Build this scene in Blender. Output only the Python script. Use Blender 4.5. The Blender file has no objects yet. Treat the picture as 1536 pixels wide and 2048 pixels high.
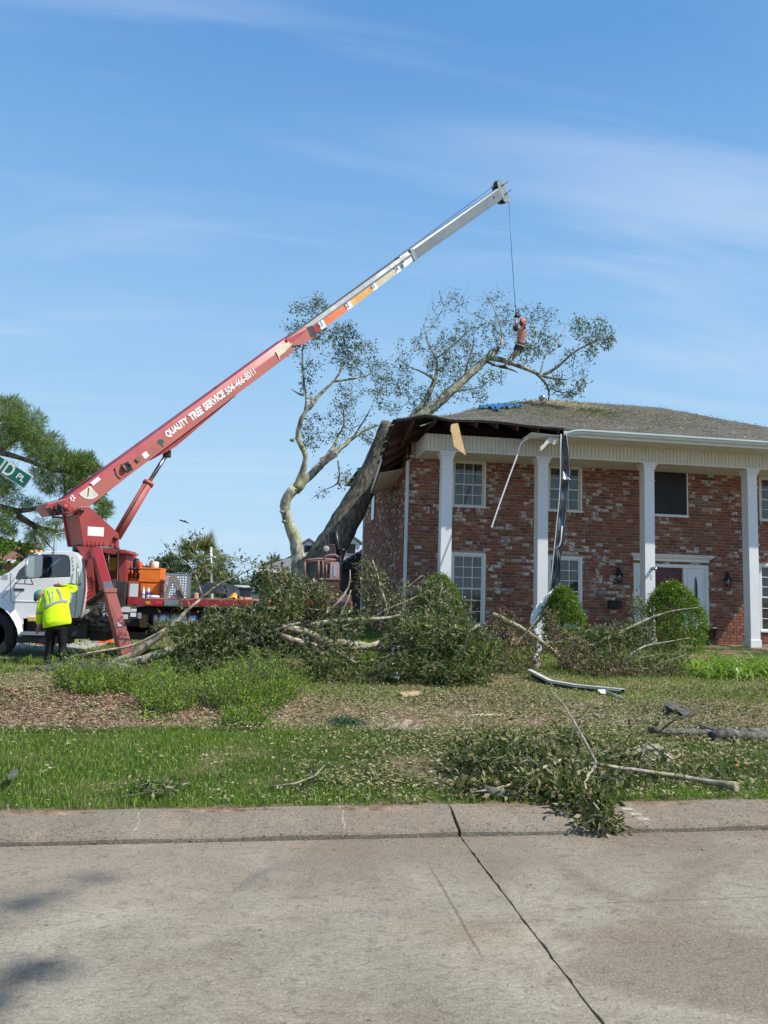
import bpy, bmesh, math, random
import numpy as np
from mathutils import Vector, Matrix

# ------------------------------------------------------------------ camera
SC = bpy.context.scene
FPX, CX, CY = 1480.0, 768.0, 1024.0           # focal length and centre in photo pixels
YAW, PITCH, ROLL, CZ = math.radians(8.6), math.radians(5.9), math.radians(1.66), 1.8
_fw = Vector((math.sin(YAW)*math.cos(PITCH), math.cos(YAW)*math.cos(PITCH), math.sin(PITCH)))
_rt = Vector((math.cos(YAW), -math.sin(YAW), 0))
_up = _rt.cross(_fw)
_r = _rt*math.cos(ROLL) + _up*math.sin(ROLL)
_u = _up*math.cos(ROLL) - _rt*math.sin(ROLL)
CAM = Vector((0, 0, CZ))
cam = bpy.data.cameras.new('camera')
cam.sensor_fit = 'VERTICAL'; cam.sensor_height = 36.0; cam.lens = FPX/2048*36.0
cam.clip_start = 0.05; cam.clip_end = 3000
cob = bpy.data.objects.new('camera', cam)
SC.collection.objects.link(cob)
cob.matrix_world = Matrix(((_r.x, _u.x, -_fw.x, 0), (_r.y, _u.y, -_fw.y, 0), (_r.z, _u.z, -_fw.z, CZ), (0, 0, 0, 1)))
SC.camera = cob

# ------------------------------------------------------------------ light
SUN = Vector((0.75, -0.36, 1.0)).normalized()     # towards the sun
sl = bpy.data.lights.new('sun', 'SUN'); sl.energy = 4.9; sl.angle = math.radians(0.53); sl.color = (1.0, 0.945, 0.86)
so = bpy.data.objects.new('sun', sl); SC.collection.objects.link(so)
so.rotation_euler = SUN.to_track_quat('Z', 'Y').to_euler(); so.location = (20, -10, 40)
W = bpy.data.worlds.new('World'); SC.world = W; W.use_nodes = True
nt = W.node_tree; nt.nodes.clear()
def wn(t, **k):
    n = nt.nodes.new(t)
    for a, b in k.items(): setattr(n, a, b)
    return n
sky = wn('ShaderNodeTexSky', sky_type='NISHITA', sun_disc=False)
sky.sun_elevation = math.asin(SUN.z); sky.sun_rotation = math.atan2(SUN.x, SUN.y)
sky.altitude = 0; sky.air_density = 1.0; sky.dust_density = 0.2; sky.ozone_density = 2.0
SKY_STRENGTH = 0.125
bg = wn('ShaderNodeBackground'); bg.inputs['Strength'].default_value = SKY_STRENGTH
out = wn('ShaderNodeOutputWorld')
# thin cirrus: stretched noise over the direction projected on a high flat layer
tc = wn('ShaderNodeTexCoord'); sep = wn('ShaderNodeSeparateXYZ'); nt.links.new(tc.outputs['Generated'], sep.inputs[0])
def M(op, a, b=None, c=None, tree=None):
    tr = tree or nt
    n = tr.nodes.new('ShaderNodeMath'); n.operation = op
    for i, v in enumerate((a, b, c)):
        if v is None: continue
        if isinstance(v, (int, float)): n.inputs[i].default_value = v
        else: tr.links.new(v, n.inputs[i])
    return n.outputs[0]
zc = M('ADD', M('MAXIMUM', sep.outputs['Z'], 0.0), 0.16)
px_ = M('DIVIDE', sep.outputs['X'], zc); py_ = M('DIVIDE', sep.outputs['Y'], zc)
comb = wn('ShaderNodeCombineXYZ'); nt.links.new(px_, comb.inputs[0]); nt.links.new(py_, comb.inputs[1])
def cirrus(rot, sc, nscale, lo, hi, detail=6, dist=0.6):
    mp = wn('ShaderNodeMapping'); nt.links.new(comb.outputs[0], mp.inputs[0])
    mp.inputs['Rotation'].default_value = (0, 0, rot); mp.inputs['Scale'].default_value = sc
    nz = wn('ShaderNodeTexNoise'); nt.links.new(mp.outputs[0], nz.inputs[0])
    nz.inputs['Scale'].default_value = nscale; nz.inputs['Detail'].default_value = detail
    nz.inputs['Roughness'].default_value = 0.5; nz.inputs['Distortion'].default_value = dist
    mr = wn('ShaderNodeMapRange', interpolation_type='SMOOTHSTEP'); nt.links.new(nz.outputs[0], mr.inputs[0])
    mr.inputs[1].default_value = lo; mr.inputs[2].default_value = hi
    return mr.outputs[0]
c1 = cirrus(-0.25, (0.38, 1.9, 1), 1.5, 0.46, 0.74)
c2 = cirrus(0.1, (0.5, 2.8, 1), 2.4, 0.5, 0.85, 7, 0.9)
cl = M('MINIMUM', M('ADD', M('MULTIPLY', c1, 0.75), M('MULTIPLY', c2, 0.3)), 1.0)
cl = M('MULTIPLY', cl, 0.5)
mix = wn('ShaderNodeMix', data_type='RGBA'); nt.links.new(cl, mix.inputs[0])
hsv = wn('ShaderNodeHueSaturation'); hsv.inputs['Saturation'].default_value = 1.1; hsv.inputs['Value'].default_value = 1.0
nt.links.new(sky.outputs[0], hsv.inputs['Color'])
rmp = wn('ShaderNodeValToRGB'); nt.links.new(sep.outputs['Z'], rmp.inputs[0]); cr = rmp.color_ramp
for p_, c_ in ((0.0, (.40, .58, .76)), (.15, (.355, .555, .75)), (.31, (.27, .48, .725)), (.49, (.17, .365, .665)), (.62, (.108, .28, .595))):
    e_ = cr.elements.new(p_); e_.color = c_+(1,)
cr.elements.remove(cr.elements[0]); cr.elements[-1].position = 1.0; cr.elements[-1].color = (.06, .18, .47, 1)
gsc = wn('ShaderNodeMix', data_type='RGBA', blend_type='MULTIPLY'); gsc.inputs[0].default_value = 1; nt.links.new(rmp.outputs[0], gsc.inputs[6]); gsc.inputs[7].default_value = (8.0, 8.0, 8.0, 1)
gm_ = wn('ShaderNodeMix', data_type='RGBA'); gm_.inputs[0].default_value = .9; nt.links.new(hsv.outputs[0], gm_.inputs[6]); nt.links.new(gsc.outputs[2], gm_.inputs[7])
nt.links.new(gm_.outputs[2], mix.inputs[6]); mix.inputs[7].default_value = (4.2, 5.1, 6.2, 1)
nt.links.new(mix.outputs[2], bg.inputs['Color']); nt.links.new(bg.outputs[0], out.inputs['Surface'])
SC.view_settings.view_transform = 'Standard'; SC.view_settings.look = 'None'
SC.view_settings.exposure = 0.32; SC.view_settings.gamma = 1.0; SC.view_settings.use_curve_mapping = False
SC.cycles.max_bounces = 8; SC.cycles.transparent_max_bounces = 12

# ------------------------------------------------------------------ helpers
RN = random.Random(11)
NR = np.random.RandomState(5)
def at(x, y, Y):                       # point on the line of sight of a photo pixel at street distance Y
    d = _fw*FPX + _r*(x-CX) - _u*(y-CY)
    return CAM + d*(Y/d.y)
def atz(x, y, z):                      # the same on a horizontal plane
    d = _fw*FPX + _r*(x-CX) - _u*(y-CY)
    return CAM + d*((z-CZ)/d.z)
def onp(x, y, P, N):                   # the same on a plane
    d = _fw*FPX + _r*(x-CX) - _u*(y-CY)
    return CAM + d*((P-CAM).dot(N)/d.dot(N))
COL = SC.collection
ORG = {}
def setp(o, label=None, cat=None, group=None, kind=None):
    if label: o['label'] = label
    if cat: o['category'] = cat
    if group: o['group'] = group
    if kind: o['kind'] = kind
    return o
def thing(name, label, cat, loc=(0, 0, 0), group=None):
    o = bpy.data.objects.new(name, None); COL.objects.link(o); o.location = loc; o.empty_display_size = .2
    ORG[o.name] = Vector(loc)
    return setp(o, label, cat, group)
def link_mesh(me, name, mats, parent=None, loc=None):
    o = bpy.data.objects.new(name, me); COL.objects.link(o)
    for m in (mats if isinstance(mats, (list, tuple)) else [mats]): me.materials.append(m)
    if parent is not None:
        og = ORG[parent.name]; o.parent = parent; ORG[o.name] = og
        me.transform(Matrix.Translation(-og))
    else:
        if loc is None:
            n = len(me.vertices)
            if n:
                a = np.empty(n*3, np.float32); me.vertices.foreach_get('co', a); a = a.reshape(-1, 3)
                loc = Vector(((a[:, 0].min()+a[:, 0].max())/2, (a[:, 1].min()+a[:, 1].max())/2, a[:, 2].min()))
            else: loc = Vector((0, 0, 0))
        loc = Vector(loc); me.transform(Matrix.Translation(-loc)); o.location = loc; ORG[o.name] = loc
    return o
class MB:
    def __init__(s): s.v = []; s.f = []; s.m = []; s.sm = []
    def add(s, vs, fs, mi=0, sm=False):
        b = len(s.v); s.v.extend([tuple(v) for v in vs])
        for f in fs: s.f.append(tuple(b+i for i in f)); s.m.append(mi); s.sm.append(sm)
        return s
    def quad(s, a, b, c, d, mi=0): return s.add([a, b, c, d], [(0, 1, 2, 3)], mi)
    def box(s, lo, hi, mi=0):
        x0, y0, z0 = lo; x1, y1, z1 = hi
        return s.add([(x0,y0,z0),(x1,y0,z0),(x1,y1,z0),(x0,y1,z0),(x0,y0,z1),(x1,y0,z1),(x1,y1,z1),(x0,y1,z1)],
                     [(0,3,2,1),(4,5,6,7),(0,1,5,4),(1,2,6,5),(2,3,7,6),(3,0,4,7)], mi)
    def obox(s, c, ax, ay, az, mi=0):  # centre and three half-axis vectors
        c = Vector(c); ax, ay, az = Vector(ax), Vector(ay), Vector(az)
        vs = [c+ax*i+ay*j+az*k for k in (-1, 1) for j in (-1, 1) for i in (-1, 1)]
        return s.add(vs, [(0,2,3,1),(4,5,7,6),(0,1,5,4),(1,3,7,5),(3,2,6,7),(2,0,4,6)], mi)
    def bar(s, p, q, w, h=None, upv=(0, 0, 1), mi=0):
        p, q = Vector(p), Vector(q); h = h or w; d = (q-p); L = d.length; d.normalize()
        u = Vector(upv)
        if abs(d.dot(u)) > .95: u = Vector((1, 0, 0))
        sd = d.cross(u).normalized(); u = sd.cross(d)
        return s.obox((p+q)/2, d*L/2, sd*w/2, u*h/2, mi)
    def tube(s, pts, rr, n=8, mi=0, cap=True, jit=0, sm=True):
        P = [Vector(p) for p in pts]; k = len(P)
        if isinstance(rr, (int, float)): rr = [rr]*k
        t0 = (P[1]-P[0]).normalized(); a = t0.orthogonal().normalized(); vs = []
        for i in range(k):
            t = (P[min(i+1, k-1)]-P[max(i-1, 0)]).normalized()
            a = (a - t*a.dot(t)).normalized(); b = t.cross(a)
            for j in range(n):
                an = 2*math.pi*j/n; r = rr[i]*(1+(RN.uniform(-jit, jit) if jit else 0))
                vs.append(P[i]+a*(math.cos(an)*r)+b*(math.sin(an)*r))
        fs = [(i*n+j, i*n+(j+1) % n, (i+1)*n+(j+1) % n, (i+1)*n+j) for i in range(k-1) for j in range(n)]
        s.add(vs, fs, mi, sm)
        if cap:
            b = len(s.v)-k*n
            s.f.append(tuple(b+j for j in reversed(range(n)))); s.m.append(mi); s.sm.append(False)
            s.f.append(tuple(b+(k-1)*n+j for j in range(n))); s.m.append(mi); s.sm.append(False)
        return s
    def prism(s, poly, ext, mi=0):
        n = len(poly); P = [Vector(p) for p in poly]; e = Vector(ext)
        return s.add(P+[p+e for p in P], [tuple(range(n)), tuple(reversed(range(n, 2*n)))]+[(i, i+n, (i+1) % n+n, (i+1) % n) for i in range(n)], mi)
    def lathe(s, c, prof, n=16, ax=(0, 0, 1), mi=0, sm=True):   # prof: (r, h) along ax
        c = Vector(c); ax = Vector(ax).normalized(); a = ax.orthogonal().normalized(); b = ax.cross(a); vs = []
        for r, h in prof:
            for j in range(n):
                an = 2*math.pi*j/n; vs.append(c+ax*h+a*(r*math.cos(an))+b*(r*math.sin(an)))
        k = len(prof)
        fs = [(i*n+j, i*n+(j+1) % n, (i+1)*n+(j+1) % n, (i+1)*n+j) for i in range(k-1) for j in range(n)]
        fs += [tuple(reversed(range(n))), tuple((k-1)*n+j for j in range(n))]
        return s.add(vs, fs, mi, sm)
    def mesh(s, name):
        me = bpy.data.meshes.new(name); me.from_pydata(s.v, [], s.f)
        me.polygons.foreach_set('material_index', s.m); me.polygons.foreach_set('use_smooth', s.sm)
        me.update(); return me
    def build(s, name, mats, parent=None, loc=None, bevel=0, fix=True):
        me = s.mesh(name)
        if fix:
            bm = bmesh.new(); bm.from_mesh(me); bmesh.ops.recalc_face_normals(bm, faces=bm.faces); bm.to_mesh(me); bm.free()
        o = link_mesh(me, name, mats, parent, loc)
        if bevel:
            m = o.modifiers.new('bevel', 'BEVEL'); m.width = bevel; m.segments = 2; m.limit_method = 'ANGLE'; m.angle_limit = math.radians(40)
        return o
def npmesh(name, V, Fs, mats, parent=None, loc=None, kind=None, smooth=False):
    """V (n,3); Fs a list of (m,k) index arrays"""
    me = bpy.data.meshes.new(name)
    tot = sum(f.size for f in Fs); npoly = sum(len(f) for f in Fs)
    me.vertices.add(len(V)); me.vertices.foreach_set('co', np.ascontiguousarray(V, np.float32).ravel())
    me.loops.add(tot); me.loops.foreach_set('vertex_index', np.concatenate([f.ravel() for f in Fs]).astype(np.int32))
    cnt = np.concatenate([np.full(len(f), f.shape[1]) for f in Fs]); st = np.concatenate([[0], np.cumsum(cnt)[:-1]])
    me.polygons.add(npoly); me.polygons.foreach_set('loop_start', st.astype(np.int32)); me.polygons.foreach_set('loop_total', cnt.astype(np.int32))
    me.update(calc_edges=True)
    if smooth: me.polygons.foreach_set('use_smooth', np.ones(npoly, bool))
    o = link_mesh(me, name, mats, parent, loc)
    if kind: o['kind'] = kind
    return o
def text_mesh(name, s, org, xd, ud, size, mat, parent, width=None, bold=0.0, off=0.004):
    """lettering lying on a surface: org = lower left corner, xd/ud = unit directions"""
    cu = bpy.data.curves.new(name, 'FONT'); cu.body = s; cu.size = 1.0; cu.offset = bold; cu.extrude = 0.0; cu.fill_mode = 'FRONT'
    ob = bpy.data.objects.new(name+'_tmp', cu); COL.objects.link(ob)
    bpy.context.view_layer.update()
    me = bpy.data.meshes.new_from_object(ob); COL.objects.unlink(ob); bpy.data.objects.remove(ob)
    n = len(me.vertices); a = np.empty(n*3, np.float32); me.vertices.foreach_get('co', a); a = a.reshape(-1, 3)
    a[:, 0] -= a[:, 0].min(); y0 = a[:, 1].min(); h = a[:, 1].max()-y0; a[:, 1] -= y0
    sx = sy = size/h
    if width: sx = width/a[:, 0].max()
    xd, ud = Vector(xd).normalized(), Vector(ud).normalized(); nn = xd.cross(ud)
    P = np.array(org)[None]+a[:, :1]*sx*np.array(xd)[None]+a[:, 1:2]*sy*np.array(ud)[None]+off*np.array(nn)[None]
    me.vertices.foreach_set('co', P.astype(np.float32).ravel()); me.update(); me.name = name
    return link_mesh(me, name, mat, parent)

# ------------------------------------------------------------------ materials
def L(v): return tuple((c/255/12.92 if c/255 <= .04045 else ((c/255+.055)/1.055)**2.4) for c in v)+(1,)
class N:
    """small node-tree builder"""
    def __init__(s, name):
        s.mat = bpy.data.materials.new(name); s.mat.use_nodes = True; s.t = s.mat.node_tree; s.t.nodes.clear()
        s.o = s.t.nodes.new('ShaderNodeOutputMaterial'); s.b = s.t.nodes.new('ShaderNodeBsdfPrincipled')
        s.t.links.new(s.b.outputs[0], s.o.inputs[0]); s._tc = None
    def n(s, t, **k):
        x = s.t.nodes.new(t)
        for a, b in k.items(): setattr(x, a, b)
        return x
    def l(s, a, b): s.t.links.new(a, b)
    def co(s, kind='Object'):
        if not s._tc: s._tc = s.n('ShaderNodeTexCoord')
        return s._tc.outputs[kind]
    def pos(s): return s.n('ShaderNodeNewGeometry').outputs['Position']
    def noise(s, scale, detail=4, rough=.55, vec=None, dist=0, stretch=None):
        v = vec or s.co()
        if stretch:
            mp = s.n('ShaderNodeMapping'); mp.inputs['Scale'].default_value = stretch; s.l(v, mp.inputs[0]); v = mp.outputs[0]
        x = s.n('ShaderNodeTexNoise'); s.l(v, x.inputs[0]); x.inputs['Scale'].default_value = scale
        x.inputs['Detail'].default_value = detail; x.inputs['Roughness'].default_value = rough; x.inputs['Distortion'].default_value = dist
        return x.outputs[0]
    def voro(s, scale, feature='F1', vec=None):
        x = s.n('ShaderNodeTexVoronoi', feature=feature); s.l(vec or s.co(), x.inputs[0]); x.inputs['Scale'].default_value = scale
        return x.outputs['Distance']
    def rng(s, v, a, b, c=0., d=1.):
        x = s.n('ShaderNodeMapRange', interpolation_type='SMOOTHSTEP'); s.l(v, x.inputs[0])
        for i, k in enumerate((a, b, c, d)): x.inputs[i+1].default_value = k
        return x.outputs[0]
    def m(s, op, a, b=None, c=None): return M(op, a, b, c, s.t)
    def mix(s, f, a, b, mode='MIX'):
        x = s.n('ShaderNodeMix', data_type='RGBA', blend_type=mode)
        for i, v in ((0, f), (6, a), (7, b)):
            if isinstance(v, (int, float)): x.inputs[i].default_value = v
            elif isinstance(v, tuple): x.inputs[i].default_value = v if len(v) == 4 else v+(1,)
            else: s.l(v, x.inputs[i])
        return x.outputs[2]
    def ramp(s, f, stops, interp='LINEAR'):
        x = s.n('ShaderNodeValToRGB'); s.l(f, x.inputs[0]); r = x.color_ramp; r.interpolation = interp
        while len(r.elements) > 1: r.elements.remove(r.elements[-1])
        r.elements[0].position = stops[0][0]; r.elements[0].color = stops[0][1] if len(stops[0][1]) == 4 else stops[0][1]+(1,)
        for p, c in stops[1:]:
            e = r.elements.new(p); e.color = c if len(c) == 4 else c+(1,)
        return x.outputs[0]
    def bump(s, h, st=.3, dist=.01, prev=None):
        x = s.n('ShaderNodeBump'); x.inputs['Strength'].default_value = st; x.inputs['Distance'].default_value = dist
        s.l(h, x.inputs['Height'])
        if prev: s.l(prev, x.inputs['Normal'])
        return x.outputs[0]
    def fin(s, col=None, rough=.6, metal=0., normal=None, spec=None, **k):
        b = s.b
        if isinstance(col, tuple): b.inputs['Base Color'].default_value = col if len(col) == 4 else col+(1,)
        elif col is not None: s.l(col, b.inputs['Base Color'])
        if isinstance(rough, (int, float)): b.inputs['Roughness'].default_value = rough
        else: s.l(rough, b.inputs['Roughness'])
        b.inputs['Metallic'].default_value = metal
        if spec is not None: b.inputs['Specular IOR Level'].default_value = spec
        if normal: s.l(normal, b.inputs['Normal'])
        for a, v in k.items(): b.inputs[a].default_value = v
        return s.mat
def pm(name, col, rough=.55, metal=0., var=.22, scale=3., bump=.0, bscale=30., dirt=0., dirtcol=(.06, .05, .04), spec=None, stretch=None):
    """painted or plain surface with mottling, dirt and fine relief"""
    s = N(name); n1 = s.noise(scale, 5, .6, stretch=stretch)
    dark = tuple(c*(1-var) for c in col[:3]); lite = tuple(min(1, c*(1+var*.6)) for c in col[:3])
    c = s.ramp(n1, [(.3, dark), (.7, lite)])
    if dirt:
        n2 = s.rng(s.noise(scale*2.3, 8, .7, stretch=stretch), .5, .78, 0, dirt); c = s.mix(n2, c, dirtcol)
    nb = None
    if bump: nb = s.bump(s.noise(bscale, 6, .6), bump, .01)
    rr = s.rng(n1, .2, .8, max(0, rough-.08), min(1, rough+.1))
    return s.fin(c, rr, metal, nb, spec)
MT = {}
MT['red'] = pm('crane_red_paint', (.33, .052, .045), .42, var=.18, scale=1.6, dirt=.35, dirtcol=(.20, .09, .075), bump=.05)
MT['red_side'] = pm('faded_red_paint', (.40, .115, .095), .6, var=.16, scale=1.2, dirt=.55, dirtcol=(.20, .10, .08), bump=.08)
MT['red_top'] = pm('crimson_paint', (.36, .028, .036), .42, var=.18, scale=1.5, dirt=.4, dirtcol=(.16, .045, .04))
MT['grey_boom'] = pm('grey_boom_paint', (.125, .155, .17), .5, var=.12, scale=1.5, dirt=.3, dirtcol=(.2, .22, .23))
MT['grey_light'] = pm('worn_light_grey_paint', (.22, .26, .27), .45, var=.2, scale=4, dirt=.35, dirtcol=(.2, .22, .22))
MT['white_paint'] = pm('white_truck_paint', (.78, .79, .79), .22, var=.05, scale=1.2, dirt=.06, dirtcol=(.5, .48, .43))
MT['trim'] = pm('white_house_trim', (.74, .75, .74), .5, var=.07, scale=2, dirt=.22, dirtcol=(.52, .48, .38), bump=.08)
MT['column'] = pm('white_column_paint', (.80, .80, .79), .45, var=.04, scale=1.5, dirt=.1, dirtcol=(.6, .56, .48))
MT['cream'] = pm('cream_vinyl', (.68, .66, .56), .5, var=.08, scale=2, dirt=.25, dirtcol=(.45, .41, .31))
MT['gutter'] = pm('pale_gutter_metal', (.58, .66, .64), .4, var=.08, scale=2, dirt=.2, dirtcol=(.35, .36, .32))
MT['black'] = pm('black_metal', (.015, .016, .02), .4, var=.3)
MT['darkgrey'] = pm('greasy_dark_steel', (.035, .033, .032), .55, var=.4, scale=6, dirt=.4, dirtcol=(.09, .06, .04))
MT['rubber'] = pm('tyre_rubber', (.022, .022, .022), .8, var=.3, scale=8, bump=.2)
MT['chrome'] = pm('polished_metal', (.42, .43, .45), .25, 1., var=.15)
MT['alu'] = pm('brushed_aluminium', (.52, .54, .56), .32, 1., var=.14, scale=3, stretch=(1, 6, 6))
MT['orange'] = pm('orange_steel_box_paint', (.80, .20, .02), .45, var=.12, scale=3, dirt=.3, dirtcol=(.35, .12, .05))
MT['wood'] = pm('fresh_split_wood', (.76, .52, .26), .7, var=.2, scale=5, stretch=(8, 8, 1), bump=.2)
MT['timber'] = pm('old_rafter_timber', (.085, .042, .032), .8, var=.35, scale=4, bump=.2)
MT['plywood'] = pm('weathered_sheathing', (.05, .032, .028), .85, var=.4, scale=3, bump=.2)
MT['paper'] = pm('white_sticker', (.72, .74, .76), .5, var=.06, scale=6, dirt=.15, dirtcol=(.5, .5, .5))
MT['text_white'] = pm('white_lettering', (.80, .78, .76), .5, var=.06)
MT['text_dark'] = pm('dark_lettering', (.05, .06, .07), .5)
MT['green_mark'] = pm('green_tree_mark', (.02, .10, .07), .5)
MT['skin'] = pm('skin', (.50, .235, .16), .5, var=.12, scale=9)
MT['tan'] = pm('suntanned_skin', (.40, .17, .11), .45, var=.18, scale=8)
MT['steel_rust'] = pm('rusty_pink_steel', (.25, .14, .13), .65, var=.25, scale=5, dirt=.5, dirtcol=(.12, .06, .04))
MT['yellow'] = pm('yellow_sign', (.80, .55, .03), .5, var=.1)
MT['door_red'] = pm('dark_red_door', (.085, .008, .012), .35, var=.1)
MT['screen'] = pm('black_window_screen', (.008, .009, .011), .6, var=.2)
MT['tarp'] = pm('black_tarp', (.02, .022, .03), .45, var=.4, scale=3, bump=.3, bscale=8)
MT['blue'] = pm('blue_tarp', (.015, .12, .30), .4, var=.5, scale=6, bump=.5, bscale=12)
MT['teal'] = pm('teal_cap', (.01, .20, .18), .7, var=.3)
MT['hat_red'] = pm('orange_red_helmet', (.78, .08, .03), .4, var=.12)
MT['cone'] = pm('orange_cone', (.90, .14, .02), .5, var=.12, dirt=.2)
MT['plastic'] = pm('clear_bottle_plastic', (.66, .72, .78), .15, var=.1)
MT['blue_lab'] = pm('blue_label', (.1, .12, .45), .5)
MT['tan_box'] = pm('tan_plastic', (.50, .35, .20), .6, var=.2)
def fabric(name, col, sc=30):
    s = N(name); n = s.noise(6, 4); c = s.ramp(n, [(.3, tuple(x*.82 for x in col)), (.7, tuple(min(1, x*1.1) for x in col))])
    b = s.bump(s.noise(5, 3, .5, stretch=(1, 1, 2)), .5, .03); return s.fin(c, .85, 0, b, .2)
MT['hivis'] = fabric('lime_safety_shirt', (.62, .88, .015))
MT['reflect'] = fabric('grey_reflective_tape', (.26, .30, .29))
MT['trousers'] = fabric('charcoal_trousers', (.012, .011, .012))
MT['khaki'] = fabric('olive_trousers', (.13, .115, .075))
MT['boot'] = pm('brown_boots', (.05, .028, .018), .6)
def glass_dark(name, col=(.02, .025, .03), rough=.04):
    s = N(name); return s.fin(col, rough, 0, None, .9)
MT['glass'] = glass_dark('dark_window_glass')
MT['glass_cab'] = glass_dark('cab_windshield', (.02, .03, .045), .12); MT['glass_cab'].node_tree.nodes['Principled BSDF'].inputs['Specular IOR Level'].default_value = .3
def clear_glass(name):
    s = N(name); g = s.n('ShaderNodeBsdfGlossy'); g.inputs['Roughness'].default_value = .03; g.inputs['Color'].default_value = (.95, .97, 1, 1)
    t = s.n('ShaderNodeBsdfTransparent'); t.inputs['Color'].default_value = (.82, .86, .88, 1)
    lw = s.n('ShaderNodeLayerWeight'); lw.inputs['Blend'].default_value = .25
    mx = s.n('ShaderNodeMixShader'); s.l(s.m('ADD', s.m('MULTIPLY', lw.outputs['Fresnel'], .9), .05), mx.inputs[0]); s.l(t.outputs[0], mx.inputs[1]); s.l(g.outputs[0], mx.inputs[2])
    s.l(mx.outputs[0], s.o.inputs[0]); return s.mat
MT['pane'] = clear_glass('window_pane_glass')
def bark(name, a, b, c, sc=6.):
    s = N(name); co = s.pos()
    v = s.noise(sc, 8, .65, vec=co, stretch=(1, 1, .45)); n = s.noise(1.3, 4, .6, vec=co)
    col = s.ramp(v, [(.36, tuple(q_*.6 for q_ in a)), (.5, b), (.62, tuple(q_*1.15 for q_ in c))]); col = s.mix(s.rng(n, .42, .68, 0, .5), col, tuple(q_*1.5+.02 for q_ in (b[0]*.85, b[1], b[2]*.55)))
    nb = s.bump(s.noise(sc*4, 6, .7, vec=co, stretch=(1, 1, .3)), .7, .03); return s.fin(col, .9, 0, nb, .2)
MT['bark_dark'] = bark('dark_ridged_bark', (.05, .045, .04), (.12, .11, .10), (.22, .21, .19), 7)
MT['bark_mid'] = bark('brown_grey_bark', (.075, .065, .055), (.125, .112, .096), (.21, .19, .16), 9)
MT['bark_pale'] = bark('pale_lichened_bark', (.13, .12, .095), (.30, .29, .22), (.48, .46, .36), 6)
MT['bark_branch'] = bark('grey_branch_bark', (.20, .17, .13), (.33, .28, .22), (.46, .41, .34), 9)
MT['bark_pine'] = bark('pine_bark', (.05, .04, .035), (.11, .09, .075), (.19, .16, .13), 6)
def leafmat(name, stops, trans=.3, rough=.42, tcol=(.16, .26, .03)):
    s = N(name); g = s.n('ShaderNodeNewGeometry'); c = s.ramp(g.outputs['Random Per Island'], stops)
    s.fin(c, rough, 0, None, .32)
    t = s.n('ShaderNodeBsdfTranslucent'); s.l(s.mix(.55, c, tcol), t.inputs[0])
    mx = s.n('ShaderNodeMixShader'); mx.inputs[0].default_value = trans
    s.l(s.b.outputs[0], mx.inputs[1]); s.l(t.outputs[0], mx.inputs[2]); s.l(mx.outputs[0], s.o.inputs[0]); return s.mat
MT['leaf_oak'] = leafmat('oak_leaves', [(0, (.04, .06, .03)), (.5, (.085, .11, .055)), (.85, (.15, .17, .09)), (1, (.26, .24, .15))], .35)
MT['leaf_pile'] = leafmat('glossy_fallen_leaves', [(0, (.020, .036, .010)), (.4, (.060, .090, .024)), (.76, (.135, .165, .05)), (.95, (.22, .21, .09)), (1, (.27, .22, .12))], .28, .42)
MT['leaf_olive'] = leafmat('olive_fallen_leaves', [(0, (.022, .034, .010)), (.4, (.07, .09, .026)), (.75, (.17, .17, .062)), (.93, (.30, .26, .13)), (1, (.36, .29, .17))], .27, .45)
MT['leaf_brown'] = leafmat('withered_brown_leaves', [(0, (.055, .035, .02)), (.5, (.13, .075, .038)), (.8, (.22, .14, .07)), (1, (.06, .085, .03))], .2, .6)
MT['leaf_bush'] = leafmat('bright_bush_leaves', [(0, (.035, .08, .010)), (.5, (.09, .175, .018)), (.85, (.19, .31, .035)), (1, (.32, .42, .07))], .35, .32, (.25, .42, .03))
MT['leaf_fern'] = leafmat('feathery_green_leaves', [(0, (.045, .10, .012)), (.5, (.15, .28, .022)), (.85, (.33, .46, .05)), (1, (.46, .42, .13))], .4, .5, (.3, .45, .05))
MT['leaf_strap'] = leafmat('strap_leaves', [(0, (.09, .19, .02)), (.5, (.17, .30, .035)), (1, (.34, .44, .09))], .35, .35, (.35, .5, .05))
MT['leaf_dark_strap'] = leafmat('dark_strap_leaves', [(0, (.02, .05, .02)), (1, (.07, .13, .05))], .2, .3)
MT['needle'] = leafmat('pine_needles', [(0, (.045, .085, .022)), (.6, (.13, .21, .048)), (1, (.28, .36, .10))], .35, .5)
MT['leaf_far'] = leafmat('distant_tree_leaves', [(0, (.05, .08, .04)), (.6, (.10, .145, .07)), (1, (.17, .21, .11))], .25, .6)
MT['leaf_left'] = leafmat('broad_green_leaves', [(0, (.04, .09, .012)), (.6, (.10, .18, .022)), (1, (.2, .28, .045))], .3, .45)
MT['palm'] = leafmat('palm_fronds', [(0, (.05, .09, .03)), (.5, (.13, .17, .05)), (1, (.30, .26, .09))], .3, .5)
MT['grass'] = leafmat('lawn_grass_blades', [(0, (.06, .13, .012)), (.45, (.13, .25, .022)), (.8, (.24, .36, .045)), (.94, (.40, .42, .15)), (1, (.52, .46, .27))], .42, .38, (.28, .46, .03))
MT['litter'] = leafmat('dry_leaf_litter', [(0, (.09, .11, .035)), (.3, (.20, .22, .08)), (.55, (.38, .36, .18)), (.8, (.46, .40, .25)), (.93, (.38, .27, .16)), (1, (.20, .12, .07))], .2, .6, (.3, .28, .1))
MT['mulchchip'] = leafmat('red_mulch_chips', [(0, (.07, .035, .022)), (.5, (.20, .105, .07)), (.85, (.36, .21, .145)), (1, (.52, .38, .27))], .0, .9)
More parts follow.
